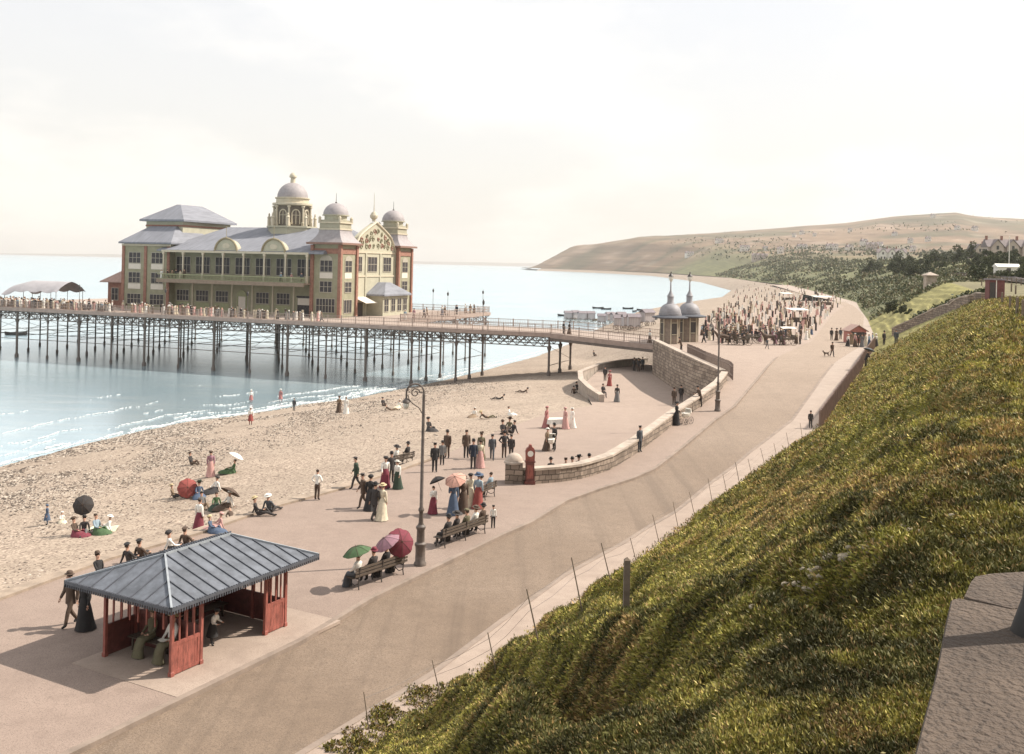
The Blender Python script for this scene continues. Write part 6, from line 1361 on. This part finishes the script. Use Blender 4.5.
# walking stick
q = G(637, 452); o = MB().tube([(0, 0, 0), (.12, .02, .82), (.14, .02, .9), (.08, .02, .93)], .014, 6).build('walking_stick', M_wood); o.location = q; tag(o, 'wooden walking stick of the man in slate grey by the curved wall', 'stick')
# dog
def dog(at, rz, label):
    J = {'pelvis': ((.28, 0, .42), (.08, .09)), 'mid': ((.05, 0, .40), (.085, .1)), 'chest': ((-.2, 0, .42), (.10, .13)), 'neck': ((-.34, 0, .55), .065), 'head': ((-.42, 0, .64), .065), 'muz': ((-.55, 0, .61), .035), 'tail': ((.42, 0, .52), .025), 'tail2': ((.52, 0, .66), .015)}
    E = [('pelvis', 'mid'), ('mid', 'chest'), ('chest', 'neck'), ('neck', 'head'), ('head', 'muz'), ('pelvis', 'tail'), ('tail', 'tail2')]
    for s, y in (('L', .07), ('R', -.07)):
        J.update({'fe' + s: ((-.2, y, .3), .045), 'fw' + s: ((-.19, y, .15), .028), 'ff' + s: ((-.22, y, .02), .028), 'st' + s: ((.22, y, .30), .055), 'hk' + s: ((.36, y, .17), .026), 'hf' + s: ((.31, y, .02), .028)})
        E += [('chest', 'fe' + s), ('fe' + s, 'fw' + s), ('fw' + s, 'ff' + s), ('pelvis', 'st' + s), ('st' + s, 'hk' + s), ('hk' + s, 'hf' + s)]
    me = skin_mesh(J, E, 1); me.materials.append(cm('brown')); o = bpy.data.objects.new('dog', me); COL.objects.link(o); o.location = at; o.rotation_euler = (0, 0, rz)
    e = MB()
    for s in (-1, 1): e.ell((-.40, s * .05, .70), (.03, .02, .05), 6, 4)
    e.build('ear', cm('dark'), o); return tag(o, label, 'dog')
dog(G(826, 356.5), .3, 'small brown dog trotting ahead of the man on the open road')
# horse
def horse_mesh():
    J = {'pelvis': ((.75, 0, 1.18), (.26, .27)), 'mid': ((.2, 0, 1.12), (.27, .29)), 'chest': ((-.45, 0, 1.18), (.24, .30)), 'neck': ((-.85, 0, 1.5), (.13, .19)), 'poll': ((-1.08, 0, 1.88), .11), 'muz': ((-1.38, 0, 1.55), .075), 'tail': ((1.05, 0, 1.15), .06), 'tail2': ((1.15, 0, .7), .04)}
    E = [('pelvis', 'mid'), ('mid', 'chest'), ('chest', 'neck'), ('neck', 'poll'), ('poll', 'muz'), ('pelvis', 'tail'), ('tail', 'tail2')]
    for s, y in (('L', .16), ('R', -.16)):
        J.update({'el' + s: ((-.5, y, .88), .10), 'kn' + s: ((-.5, y, .48), .06), 'fe' + s: ((-.5, y, .12), .045), 'ho' + s: ((-.54, y, .03), .06), 'st' + s: ((.68, y, .86), .14), 'hk' + s: ((.9, y, .52), .06), 'hf' + s: ((.84, y, .12), .045), 'hh' + s: ((.8, y, .03), .06)})
        E += [('chest', 'el' + s), ('el' + s, 'kn' + s), ('kn' + s, 'fe' + s), ('fe' + s, 'ho' + s), ('pelvis', 'st' + s), ('st' + s, 'hk' + s), ('hk' + s, 'hf' + s), ('hf' + s, 'hh' + s)]
    return skin_mesh(J, E, 1)
hm = horse_mesh(); hm.materials.append(cm('brown'))
def carriage(px, py, rz, lab, labh, white=False):
    p = G(px, py); o = thing('wagonette', lab, 'carriage', tuple(p), rz)
    MB().prism([(-.9, .75), (.95, .75), (1.15, 1.35), (1.05, 1.35), (.9, .95), (-.75, .95), (-.8, 1.45), (-.95, 1.45)], 'y', -.65, .65).build('body', M_cart, o)
    MB().box(-.7, -.6, 1.1, .6, -.35, 1.16).box(-.7, .35, 1.1, .6, .6, 1.16).box(-1.35, -.5, 1.45, -.95, .5, 1.52).box(-1.0, -.5, 1.52, -.95, .5, 1.85).build('seat', cm('brown'), o)
    for x, r in ((-.8, .42), (.75, .58)):
        for y in (-.76, .76): wheel(r, .05, c=(x, y, r)).build('wheel', M_cart, o)
    MB().tube([(-.9, -.35, .7), (-2.9, -.32, 1.0)], .03, 6).tube([(-.9, .35, .7), (-2.9, .32, 1.0)], .03, 6).build('shaft', M_cart, o)
    if white:
        c = MB().loft([[(x, y, 2.5 - .18 * (y / .8) ** 2 + dz) for y in np.linspace(-.8, .8, 7)] + [(x, y, 2.46 - .18 * (y / .8) ** 2 + dz) for y in np.linspace(.8, -.8, 7)] for x, dz in ((-.95, -.05), (0, 0), (1.1, -.05))]).build('awning', cm('white'), o)
        for x in (-.9, 1.0):
            for y in (-.62, .62): MB().tube([(x, y, 1.2), (x, y, 2.42)], .025, 6).build('pole', M_cart, o)
    h = bpy.data.objects.new('horse', hm); COL.objects.link(h); M = Matrix.Translation(p) @ Matrix.Rotation(rz, 4, 'Z') @ Matrix.Translation((-2.6, 0, 0)); h.location = M.translation; h.rotation_euler = (0, 0, rz); tag(h, labh, 'horse')
carriage(786, 345, .2, 'open wagonette with pale awning waiting at the head of the crowd', 'brown horse harnessed to the wagonette under the pale awning', True)
carriage(741, 345, .1, 'open wagonette without awning beyond the second lamp', 'brown horse harnessed to the open wagonette beyond the second lamp')
carriage(752, 343, -.15, 'second open wagonette farther from the lamp', 'brown horse in front of the second open wagonette')
# red gabled stall
p = G(864, 344.5); p = p + Vector((0, 2.5, 0)); o = thing('gabled_stall', 'small red gabled stall at the foot of the bluff behind a queue', 'stall', (p.x, p.y, 2.5), .12); o.scale = (.82,) * 3
M_stall = mat('faded_red_paint', (.42, .17, .14), .2, 4, .7)
MB().box(-1.5, 0, 0, 1.5, 2.4, 2.1).build('wall', M_stall, o); MB().box(-1.2, -.04, .95, 1.2, -.003, 1.9).build('hatch', M_dark, o); MB().box(-1.5, -.35, .85, 1.5, -.003, .93).build('counter', M_wood, o)
MB().prism([(-1.5, 2.1), (1.5, 2.1), (0, 3.0)], 'y', .002, 2.39).build('gable', M_stall, o)
mb = MB()
for s in (-1, 1): mb.prism([(s * 1.8, 1.98), (s * 1.8, 2.08), (0, 3.16), (0, 3.04)], 'y', -.4, 2.7)
mb.build('roof', M_pink, o); MB().tube([(0, -.3, 3.1), (0, -.3, 3.6)], .04, 6).build('finial', M_white, o)
# long pale stalls among the crowd
for (x, y, ln, lab) in ((822, 305, 6.5, 'long low stall with pale flat awning amid the thickest crowd'), (786, 300, 4.5, 'shorter stall with pale awning on the seaward side of the crowd'), (797, 322, 4.0, 'small pale awning nearest the road among the strand crowd')):
    p = G(x, y); o = thing('market_stall', lab, 'stall', tuple(p), .35)
    MB().prism([(-1.3, 2.35), (1.2, 2.65), (1.2, 2.72), (-1.3, 2.42)], 'x', -ln / 2, ln / 2).build('awning', cm('white'), o); MB().box(-ln / 2 + .2, -.6, .8, ln / 2 - .2, .2, .9).box(-ln / 2 + .2, -.58, 0, ln / 2 - .2, -.52, .8).build('counter', M_wood, o)
    for sx in (-1, 1):
        for yy, z in ((-1.2, 2.36), (1.1, 2.63)): MB().box(sx * (ln / 2 - .1) - .05, yy - .05, 0, sx * (ln / 2 - .1) + .05, yy + .05, z).build('post', M_wood, o)
# bathing machines at the water's edge beyond the pier
def bath_tpl():
    o = thing('bathing_machine', 'x', 'hut', link=False, group='bathing machines beyond the pier'); k = []
    k.append(MB().box(-1.1, -.85, .75, 1.1, .85, 2.5).build('hut_body', mat('hut_stripe', (.30, .26, .26), .3, 1.2, .85, base2=(.55, .50, .48), stretch=(4, 4, .1)), o, link=False))
    mb = MB()
    for s in (-1, 1): mb.prism([(s * 1.0, 2.45), (s * 1.0, 2.53), (0, 3.15), (0, 3.05)], 'x', -1.25, 1.25)
    mb.prism([(-.85, 2.5), (.85, 2.5), (0, 3.03)], 'x', -1.1, 1.1); k.append(mb.build('roof', mat('hut_roof', (.22, .19, .2), .2, 3, .9), o, link=False))
    k.append(MB().box(1.102, -.35, .85, 1.14, .35, 2.3).build('door', M_white, o, link=False))
    for x in (-.75, .75):
        for y in (-.95, .95): k.append(wheel(.5, .07, c=(x, y, .5)).build('wheel', M_cart, o, link=False))
    KIDS[o.name] = k
    for q in k: KIDS[q.name] = []
    return o
bt = bath_tpl()
for i, (x, y, sc) in enumerate(((568, 325, .95), (575, 325, 1), (582, 326, 1), (590.5, 326, 1), (601.5, 329, 1), (609.5, 327, 1), (615, 328, 1), (621, 328.5, 1), (619, 333.5, 1), (628, 334, 1.05), (633.5, 334.5, 1.05), (647, 330, 1.1))):
    q = G(x, y - 4); sc *= 1.15; lab = ('bathing machine at the seaward end of the row beyond the pier', 'second bathing machine from the seaward end of the row', 'third bathing machine from the seaward end of the row', 'bathing machine left of the first gap in the row', 'bathing machine alone between the two gaps in the row', 'first of three bathing machines close together behind the gangway', 'middle of three bathing machines close together behind the gangway', 'last of three bathing machines close together behind the gangway', 'front rank bathing machine half hidden by the gangway rail, seaward one', 'front rank bathing machine half hidden by the gangway rail, middle one', 'front rank bathing machine half hidden by the gangway rail, landward one', 'bathing machine nearest the toll kiosks')[i]
    o = dup(bt, tuple(q), random.uniform(-.35, .25) + .3, lab, 'bathing machines beyond the pier', sc)
# boats
def boat(at, rz, L, col, label, rower=False, tilt=0):
    o = thing('rowing_boat', label, 'boat', tuple(at), rz, None); n = 9; rings = []
    for t in np.linspace(-1, 1, 11):
        w = .62 * (1 - abs(t) ** 2.6) + .03; z0 = .25 * t ** 4; h = .55 + .28 * t ** 2
        ro = [(t * L / 2, w * math.sin(a), z0 + (h - z0) * (1 - math.cos(a)) if False else z0 - .15 + (h - z0 + .15) * (1 - math.cos(a))) for a in np.linspace(-PI / 2, PI / 2, n)]
        ri = [(t * L / 2 * .985, w * .9 * math.sin(a), z0 - .1 + (h - z0 + .1) * (1 - math.cos(a))) for a in np.linspace(PI / 2, -PI / 2, n)]
        rings.append(ro + ri)
    MB().loft(rings).build('hull', cm(col), o, True)
    for x in (-.22, .0, .22): MB().box(x * L - .1, -.5, .3, x * L + .1, .5, .34).build('thwart', M_wood, o)
    return o
b = boat(atz(16, 335, SEA), .4, 4.6, 'dark', 'small dark rowing boat with a lone rower out beyond the pier legs')
person(b.location + Vector((.1, 0, -.08)), 'sit', 'suit', 'cap', 'dark', 'dark', 'rower in dark jacket seated in the small boat beyond the pier legs', 60, 1, 'dark')
for (x, y, rz, L, c, lab) in ((598, 308.5, .1, 5, 'black', 'dark boat moored left of a pair off the bathing beach'), (606, 309.5, -.1, 4.5, 'dark', 'dark boat moored right of a pair off the bathing beach'), (628, 309, .2, 5, 'black', 'dark boat moored alone between the pair and the kiosk domes'), (634.5, 312, 1.1, 5, 'slate', 'boat lying end on to the shore near the kiosk domes'), (642, 310.5, .1, 4.6, 'dark', 'dark moored boat closest to the kiosk domes'), (564, 316, .3, 5, 'black', 'dark boat at the seaward end of the bathing machines')):
    boat(atz(x, y, SEA), rz, L, c, lab)
for i, (x, y, rz, L, c) in enumerate(((572, 319, .4, 5, 'tan'), (586, 319.5, .2, 5, 'white'), (597, 320.5, .5, 4.6, 'tan'), (612, 320, .3, 5, 'grey'), (625, 321.5, .6, 5, 'white'), (638, 323, .2, 5, 'tan'), (650, 321, .5, 5, 'slate'))):
    q = G(x, y); boat((q.x, q.y, q.z + .05), rz, L, c, ('tan rowing boat on the wet sand behind the seaward bathing machines', 'white rowing boat on the wet sand, nearest the seaward end', 'tan rowing boat drawn up behind the gap in the bathing machines', 'grey rowing boat drawn up in the middle of the row of boats', 'white rowing boat drawn up behind the three close bathing machines', 'tan rowing boat drawn up towards the kiosk end', 'slate grey rowing boat drawn up nearest the kiosks')[i])
# hut on the crest, hedged stone walls stepping down to the shore path
hp_ = Vector((53, 110, GZ(52, 110) - .1)); o = thing('wooden_hut', 'tall dark red wooden hut with flat roof at the crest of the bank', 'hut', tuple(hp_), -.15); o.scale = (.85, .85, 1)
MB().box(-.95, -.8, 0, .95, .8, 2.45).build('wall', mat('hut_red', (.16, .06, .055), .3, 3, .85, stretch=(6, 6, .5)), o); MB().box(-1.12, -.98, 2.452, 1.12, .98, 2.62).build('roof', mat('hut_roof', (.22, .19, .2), .2, 3, .9), o)
MB().box(-.85, -.86, .05, -.2, -.803, 2.2).build('door', M_dark, o); MB().box(-.12, -.85, .02, -.02, -.803, 2.44).build('door_jamb', M_white, o); MB().box(.2, -.84, 1.2, .75, -.803, 2.0).build('shutter', M_darkred, o)
path = [Vector((51.6, 112, 0)), Vector((52.6, 117, 0)), Vector((53.2, 122, 0)), Vector((54.3, 128, 0)), Vector((54.2, 133, 0)), Vector((53.6, 140, 0))]
wallrun('garden_wall', path, lambda p: GZ(p.x, p.y) - .6, lambda p: GZ(p.x, p.y) + 1.0, .4, M_stone, M_cope, label='rough stone wall stepping down the bank from the red hut to the shore path', cat='wall', step=1.2)
path2 = [p + Vector((1.9, 1.2, 0)) for p in path]
wallrun('garden_wall', path2[:5], lambda p: GZ(p.x, p.y) - .6, lambda p: GZ(p.x, p.y) + .8, .4, M_stone, M_cope, label='second stone wall on the far side of the stepped path below the hut', cat='wall', step=1.2)
# posts along the crest path
pt = MB().box(-.07, -.07, -.3, .07, .07, 1.05).lathe([(.1, 1.05), (.001, 1.12)], 4, rot=PI / 4).build('fence_post', M_stake, link=False); pt['label'] = 'x'
for i, (x, y) in enumerate(((1002, 304), (1010, 309), (1017, 314), (1023, 319))):
    q = G(x, y); c = pt.copy(); COL.objects.link(c); c.location = q; tag(c, 'short post on the crest of the bank, %s from the red hut' % ('first', 'second', 'third', 'fourth')[i], 'post', 'short posts along the crest path')
for i, (yy, ss_) in enumerate(((122, 15.5), (132, 15.8), (143, 16), (155, 16), (168, 16))):
    x = float(Xf(yy)) + ss_ / .886; c = pt.copy(); COL.objects.link(c); c.location = (x, yy, GZ(x, yy)); tag(c, 'short post on the far crest behind the red hut, %s from it' % ('first', 'second', 'third', 'fourth', 'fifth')[i], 'post', 'short posts on the far crest')
# crest path and the railway beyond it
strip('path', [Vector((float(Xf(y)) + 17.2, y, 0)) for y in (30, 60, 90, 107)], [Vector((float(Xf(y)) + 21, y, 0)) for y in (30, 60, 90, 107)], lambda x, y: GZ(x, y) + .06, M_walk, nx=3, step=2)
RLW = [(62, 70), (72, 105), (86, 150), (100, 195), (112, 230), (122, 270)]
strip('railway_bed', [Vector((x - 3, y, 0)) for x, y in RLW], [Vector((x + 3, y, 0)) for x, y in RLW], lambda x, y: GZ(x, y) + .35, mat('ballast', (.17, .14, .13), .3, 1, .95), nx=3, step=4)
mb = MB()
for off in (-1.7, -.3, .3, 1.7):
    for (x, y), (x2, y2) in zip(RLW, RLW[1:]): mb.bar((x + off, y, GZ(x, y) + .46), (x2 + off, y2, GZ(x2, y2) + .46), .1, .18)
o = mb.build('railway_track', M_dark); tag(o, 'dark railway rails curving along the plateau behind the red hut', 'track')
o = thing('line_fence', 'low dark post and rail fence along the railway behind the hut', 'fence'); mb = MB(); rl = MB()
P = [Vector((x - 4.5, y, GZ(x - 4.5, y))) for x, y in RLW]
for a, b in zip(P, P[1:]):
    for z in (.5, .95): rl.bar(a + Vector((0, 0, z)), b + Vector((0, 0, z)), .08, .1)
    for k in range(10): q = a.lerp(b, k / 10); mb.box(q.x - .07, q.y - .07, q.z - .4, q.x + .07, q.y + .07, q.z + 1.15)
mb.build('post', M_stake, o); rl.build('rail', M_stake, o)
# houses
M_hw = mat('house_render', (.45, .37, .32), .12, 1, .9); M_hw2 = mat('house_white', (.66, .62, .56), .1, 1, .9); M_hr = mat('house_roof', (.20, .165, .16), .15, 1, .85)
def villa(at, rz, label, sc=1.0, wallm=M_hw, n=2):
    o = thing('villa', label, 'house', tuple(at), rz); o.scale = (sc,) * 3; w = 6.4
    MB().box(-w * n / 2 - .5, 0, -3, w * n / 2 + .5, 9, 5.4).build('wall', wallm, o); r = MB().prism([(-.6, 5.4), (9.6, 5.4), (4.5, 8.9)], 'x', -w * n / 2 - .9, w * n / 2 + .9).build('roof', M_hr, o)
    for k in range(n):
        xc = (k - (n - 1) / 2) * w
        MB().prism([(xc - 2.5, -3), (xc + 2.5, -3), (xc + 2.5, 5.6), (xc, 8.4), (xc - 2.5, 5.6)], 'y', -1.2, 3).build('gable', wallm, o); mb = MB()
        for s in (-1, 1): mb.prism([(xc + s * 3.0, 5.15), (xc + s * 3.0, 5.4), (xc, 8.85), (xc, 8.55)], 'y', -1.6, 4.4)
        mb.build('gable_roof', M_hr, o)
        for (dx, z) in ((-1.1, .8), (1.1, .8), (0, 4.2)):
            wd = MB().box(xc + dx - .62, -1.29, z - .1, xc + dx + .62, -1.203, z + 1.75).build('window', M_fr, o); MB().box(xc + dx - .5, -1.31, z, xc + dx + .5, -1.292, z + 1.65).build('pane', M_glass, wd)
        ch = MB().box(xc - 3.5, 4, 7.0, xc - 2.7, 5.2, 10.4).build('chimney', M_brick, r)
    return o
def hillz(px, py, d):
    r_ = ray(px, py); x, y = r_[0] * d, d; return Vector((x, y, GZ(x, y, 400)))
villa(hillz(1012, 260, 420), -.15, 'pale twin gabled villa among trees behind the red hut', .95, M_hw, 3)
villa(hillz(985, 256, 520), -.1, 'pale stone villa half hidden by trees left of the twin gables', .9, M_hw, 2)
for (px, py, d, s_, n, wm, lab) in ((892, 256, 900, 1.2, 3, M_hw2, 'long white terrace at the top of the dark bluff'), (690, 262, 2300, 1.3, 2, M_hw2, 'small white house low on the hillside above the bay, nearest the headland'), (745, 256, 1900, 1.3, 2, M_hw2, 'white house on the lower hillside above the middle of the bay'), (803, 253, 1800, 1.2, 2, M_hw2, 'white house on the lower hillside with trees below it'), (833, 247, 1700, 1.3, 2, M_hw2, 'white house higher on the hillside above the shrubs'), (873, 244, 1700, 1.4, 2, M_hw, 'stone house on the hillside left of the upper fields'), (760, 262, 1500, 1.1, 3, M_hw, 'long stone terrace where the bluff meets the hill'), (720, 247, 2400, 1.3, 2, M_hw2, 'white house highest on the headland slope')):
    villa(hillz(px, py, d), random.uniform(-.3, .2), lab, s_, wm, n)
hv = villa((0, 0, -500), 0, 'pale cottage', 1.0, M_hw2, 1)
for i in range(22):
    px = random.uniform(640, 985); d = random.uniform(1500, 2900); q = hillz(px, 250, d)
    if q.x - float(Xf(q.y)) < 120: continue
    lab = 'small pale cottage dotted on the far hillside'; dup(hv, tuple(q), random.uniform(-.5, .4), lab, 'cottages on the far hillside', random.uniform(1.0, 1.4))
for c_ in list(hv.children):
    for e_ in list(c_.children): bpy.data.objects.remove(e_)
    bpy.data.objects.remove(c_)
bpy.data.objects.remove(hv)
q = hillz(1009, 262, 250); o = thing('garden_shed', 'low white shed among bushes in front of the twin gabled villa', 'shed', (q.x, q.y, q.z - .4), -.1); MB().box(-2.6, 0, 0, 2.6, 3, 2.1).build('wall', M_white, o); MB().prism([(-.3, 2.1), (3.3, 2.1), (1.5, 2.9)], 'x', -2.9, 2.9).build('roof', M_white, o); MB().box(-.5, -.05, 0, .5, -.003, 1.8).build('door', M_dark, o)
q = hillz(1009, 262, 262); o = MB().tube([(0, 0, -1), (0, 0, 9)], [.12, .08], 8).lathe([(.15, 9), (.001, 9.2)], 8).build('flag_pole', M_white); o.location = q; tag(o, 'tall white flag pole in front of the twin gabled villa', 'pole')
q = hillz(930, 278, 215); o = thing('gate_pier', 'pale stone gate pier at the end of the railway fence', 'pillar', (q.x, q.y, q.z - .3)); MB().box(-1.1, -.8, 0, 1.1, .8, 3.0).build('shaft', M_cope, o); MB().lathe([(1.9, 3.0), (1.9, 3.2), (.001, 3.9)], 4, rot=PI / 4).build('cap', M_cope, o)

# ------------------------------------------------------------------ trees and scrub
def crown_pts(n, rx, rz, seed):
    r_ = np.random.default_rng(seed); k = 7 + seed % 4
    C = r_.normal(size=(k, 3)) * np.array([rx * .48, rx * .48, rz * .38]); C[:, 2] += rz * .62; rad = r_.uniform(.28, .5, k) * rx
    i = r_.integers(0, k, n); d = r_.normal(size=(n, 3)); d /= np.linalg.norm(d, axis=1, keepdims=True)
    P = C[i] + d * (rad[i] * r_.uniform(.55, 1.05, n) ** .5)[:, None]; P[:, 2] = np.maximum(P[:, 2], .15); return P, d
def tree_tpl(name, rx, rz, seed, cols, n=1500, trunk=True, lsz=.16):
    o = thing(name, 'x', 'tree', link=False); P, d = crown_pts(n, rx, rz, seed)
    c = leaves('crown', P, d, np.full(n, lsz * rx), np.array(cols)[np.random.default_rng(seed).integers(0, len(cols), n)], M_leaf, per=2, aspect=.7, spread=1.4, up=.6); COL.objects.unlink(c); c.parent = o
    mb = MB().tube([(0, 0, -.6), (.05, 0, rz * .35), (.0, .1, rz * .75)], [rx * .09, rx * .06, rx * .03], 6)
    for a in (0, 2.1, 4.2): mb.tube([(0, 0, rz * .3), (rx * .4 * math.cos(a), rx * .4 * math.sin(a), rz * .7)], [rx * .05, rx * .02], 5)
    t = mb.build('trunk', mat('bark', (.09, .065, .045), .3, 5, .95), o, link=False); KIDS[o.name] = [c, t]; KIDS[c.name] = []; KIDS[t.name] = []; return o
dk = [(.05, .065, .03), (.08, .09, .04), (.04, .05, .027), (.11, .11, .05)]
TT = [tree_tpl('broadleaf_tree', 1.0, 1.5, 3, dk), tree_tpl('broadleaf_tree', 1.0, 1.15, 8, dk), tree_tpl('garden_bush', 1.0, 1.0, 5, [(.07, .085, .03), (.10, .11, .04), (.05, .06, .025)])]
for t in TT: t.scale = (1, 1, 1)
tl = ['dark bushy tree in the wooded band along the top of the bluff', 'broad dark tree in the wooded band along the top of the bluff', 'lighter green bush in the wooded band along the top of the bluff']
for i in range(50):
    px = random.uniform(862, 1023); d = random.uniform(330, 640); q = hillz(px, 262, d)
    if (q.x - float(Xf(q.y))) < 25 or (px > 972 and d < 450): continue
    k = random.choice((0, 0, 1, 1, 2)); s = random.uniform(2.2, 3.7) * (.8 if k == 2 else 1); dup(TT[k], tuple(q), random.uniform(0, 6.28), tl[k], 'trees along the top of the bluff', s)
for i in range(26):
    px = random.uniform(975, 1024); d = random.uniform(200, 400); q = hillz(px, 262, d); k = random.choice((1, 2)); dup(TT[k], tuple(q), random.uniform(0, 6.28), 'clipped garden bush around the villas behind the red hut', 'garden bushes around the villas', random.uniform(1.3, 2.4))
for (x, y, s, lab) in ((893, 314, 1.5, 'dark round bush alone on the pale grass slope'), (904, 314, .9, 'small low bush to the right of the dark round one on the pale slope')):
    dup(TT[1], tuple(G(x, y)), 1.0, lab, 'bushes on the pale grass slope', s)
hd = []
for a, b in zip(path2, path2[1:]):
    for k in range(90): q = a.lerp(b, random.random()) + Vector((random.gauss(.9, .45), random.gauss(.6, .4), 0)); hd.append((q.x, q.y, GZ(q.x, q.y) + random.uniform(0, .9)))
hd = np.array(hd); o = leaves('hedge', hd, np.tile([0, -.3, .9], (len(hd), 1)), np.full(len(hd), .42), np.array(dk)[rng.integers(0, 4, len(hd))], M_leaf, per=5, aspect=.7, spread=1.3); tag(o, 'dark hedge following the stepped path below the red hut', 'hedge')
# scrub cloaking the bluff, and the wood far along the bay
n = 26000; yy = np.exp(rng.uniform(np.log(205), np.log(1500), n)); pp_ = rng.uniform(.02, 1.7, n); xx = Xf(yy) + pp_ * bwid(yy) / .886
g_ = fbm(xx * .06, yy * .03, 91); ok = g_ + rng.uniform(-.12, .12, n) > np.where(yy < 260, .54, .52); xx, yy = xx[ok], yy[ok]; rr = np.hypot(xx, yy); zz = terrain(xx, yy) + rng.uniform(0, 1, len(xx)) * np.clip(rr * .0018, .3, 1.8) * (fbm(xx * .08, yy * .05, 95) > .42)
pal2 = np.array([(.085, .10, .05), (.12, .125, .06), (.06, .072, .038), (.16, .155, .08), (.18, .15, .085)])
o = leaves('undergrowth', np.stack([xx, yy, zz], -1), np.tile([-.35, -.2, .9], (len(xx), 1)), np.clip(rr * .0021, .4, 2.2), pal2[rng.integers(0, 5, len(xx))], M_leaf, per=3, aspect=.75, spread=1.2, up=.8, stuff='dark green scrub and thicket cloaking the bluff along the bay')
n = 5000; px = rng.uniform(640, 1030, n); d = rng.uniform(1100, 3200, n); xx = (px - 512) / FPX * d; g_ = fbm(xx * .004, d * .003, 97); ok = (g_ > .57) & (xx > Xf(d) + 60) & (d < 900 + 2600 * rng.uniform(0, 1, n)); xx, d = xx[ok], d[ok]; zz = terrain(xx, d) + rng.uniform(0, 3, len(xx))
o = leaves('woods', np.stack([xx, d, zz], -1), np.tile([0, -.3, .9], (len(xx), 1)), np.full(len(xx), 3.6), pal2[rng.integers(0, 4, len(xx))], M_leaf, per=3, aspect=.8, spread=1.3, stuff='far off patches of woodland on the lower hillside')

# ================================================================== light, air, camera
w = bpy.data.worlds.new('World'); scene.world = w; w.use_nodes = True; nt = w.node_tree; N = nt.nodes; L = nt.links; N.clear()
out = N.new('ShaderNodeOutputWorld'); bg = N.new('ShaderNodeBackground'); L.new(bg.outputs[0], out.inputs[0])
sky = N.new('ShaderNodeTexSky'); sky.sky_type = 'NISHITA'; sky.sun_disc = False
SUN_EL = math.radians(46); SUN_AZ = math.radians(75)          # from +Y clockwise: sun to the right, a little ahead of the camera
sky.sun_elevation = SUN_EL; sky.sun_rotation = SUN_AZ; sky.air_density = 1.0; sky.dust_density = 4.0; sky.ozone_density = 1.0; sky.altitude = 0
tc = N.new('ShaderNodeTexCoord'); mp = N.new('ShaderNodeMapping'); mp.inputs['Scale'].default_value = (1, 1, 2.6); L.new(tc.outputs['Generated'], mp.inputs[0])
no = N.new('ShaderNodeTexNoise'); no.inputs['Scale'].default_value = 3.2; no.inputs['Detail'].default_value = 9; no.inputs['Roughness'].default_value = .52; L.new(mp.outputs[0], no.inputs['Vector'])
mr = N.new('ShaderNodeMapRange'); mr.interpolation_type = 'SMOOTHSTEP'; mr.inputs[1].default_value = .44; mr.inputs[2].default_value = .6; mr.inputs[3].default_value = .79; mr.inputs[4].default_value = 1.0; L.new(no.outputs[0], mr.inputs[0])
cl = N.new('ShaderNodeValToRGB'); sp = N.new('ShaderNodeSeparateXYZ'); L.new(tc.outputs['Generated'], sp.inputs[0]); L.new(sp.outputs[2], cl.inputs[0])
cl.color_ramp.elements[0].position = 0.0; cl.color_ramp.elements[0].color = (6.9, 6.55, 5.9, 1); cl.color_ramp.elements[1].position = .28; cl.color_ramp.elements[1].color = (6.35, 6.35, 6.4, 1)
mx = N.new('ShaderNodeMix'); mx.data_type = 'RGBA'; L.new(mr.outputs[0], mx.inputs[0]); L.new(sky.outputs[0], mx.inputs[6]); L.new(cl.outputs[0], mx.inputs[7]); L.new(mx.outputs[2], bg.inputs[0])
bg.inputs[1].default_value = .10
sd = bpy.data.lights.new('sun', 'SUN'); sd.energy = 4.2; sd.angle = math.radians(.6); sd.color = (1.0, .925, .82); so = bpy.data.objects.new('sun', sd); COL.objects.link(so)
dirs = Vector((math.sin(SUN_AZ) * math.cos(SUN_EL), math.cos(SUN_AZ) * math.cos(SUN_EL), math.sin(SUN_EL))); so.rotation_euler = dirs.to_track_quat('Z', 'Y').to_euler(); so.location = (60, 0, 80)
# sea air
HZ = 0.000085
if HZ:
    m = bpy.data.materials.new('sea_haze'); m.use_nodes = True; nt = m.node_tree; nt.nodes.remove(nt.nodes['Principled BSDF']); pv = nt.nodes.new('ShaderNodeVolumePrincipled'); pv.inputs['Color'].default_value = (1, .98, .95, 1); pv.inputs['Density'].default_value = HZ; pv.inputs['Anisotropy'].default_value = .2
    nt.links.new(pv.outputs[0], nt.nodes['Material Output'].inputs['Volume'])
    o = MB().box(-13800, -450, -9, 9000, 17600, 260).build('haze', m); o['kind'] = 'stuff'; o['label'] = 'thin pale sea haze'
cam = bpy.data.cameras.new('camera'); co = bpy.data.objects.new('camera', cam); COL.objects.link(co); scene.camera = co
cam.sensor_fit = 'HORIZONTAL'; cam.sensor_width = 36; cam.lens = FPX / 1024 * 36; cam.clip_start = .1; cam.clip_end = 100000
cam.shift_x = 0; cam.shift_y = -(377 - CY) / 1024
co.location = (0, 0, EYE); co.rotation_euler = (Matrix.Rotation(PI / 2, 4, 'X') @ Matrix.Rotation(ROLL, 4, 'Z')).to_euler()
vs = scene.view_settings; vs.view_transform = 'Standard'; vs.look = 'None'; vs.gamma = 1; vs.use_curve_mapping = False; vs.exposure = .72
scene.cycles.max_bounces = 5; scene.cycles.volume_bounces = 0; scene.cycles.volume_max_steps = 16; scene.cycles.use_denoising = True
for t in list(TPL.values()): pass
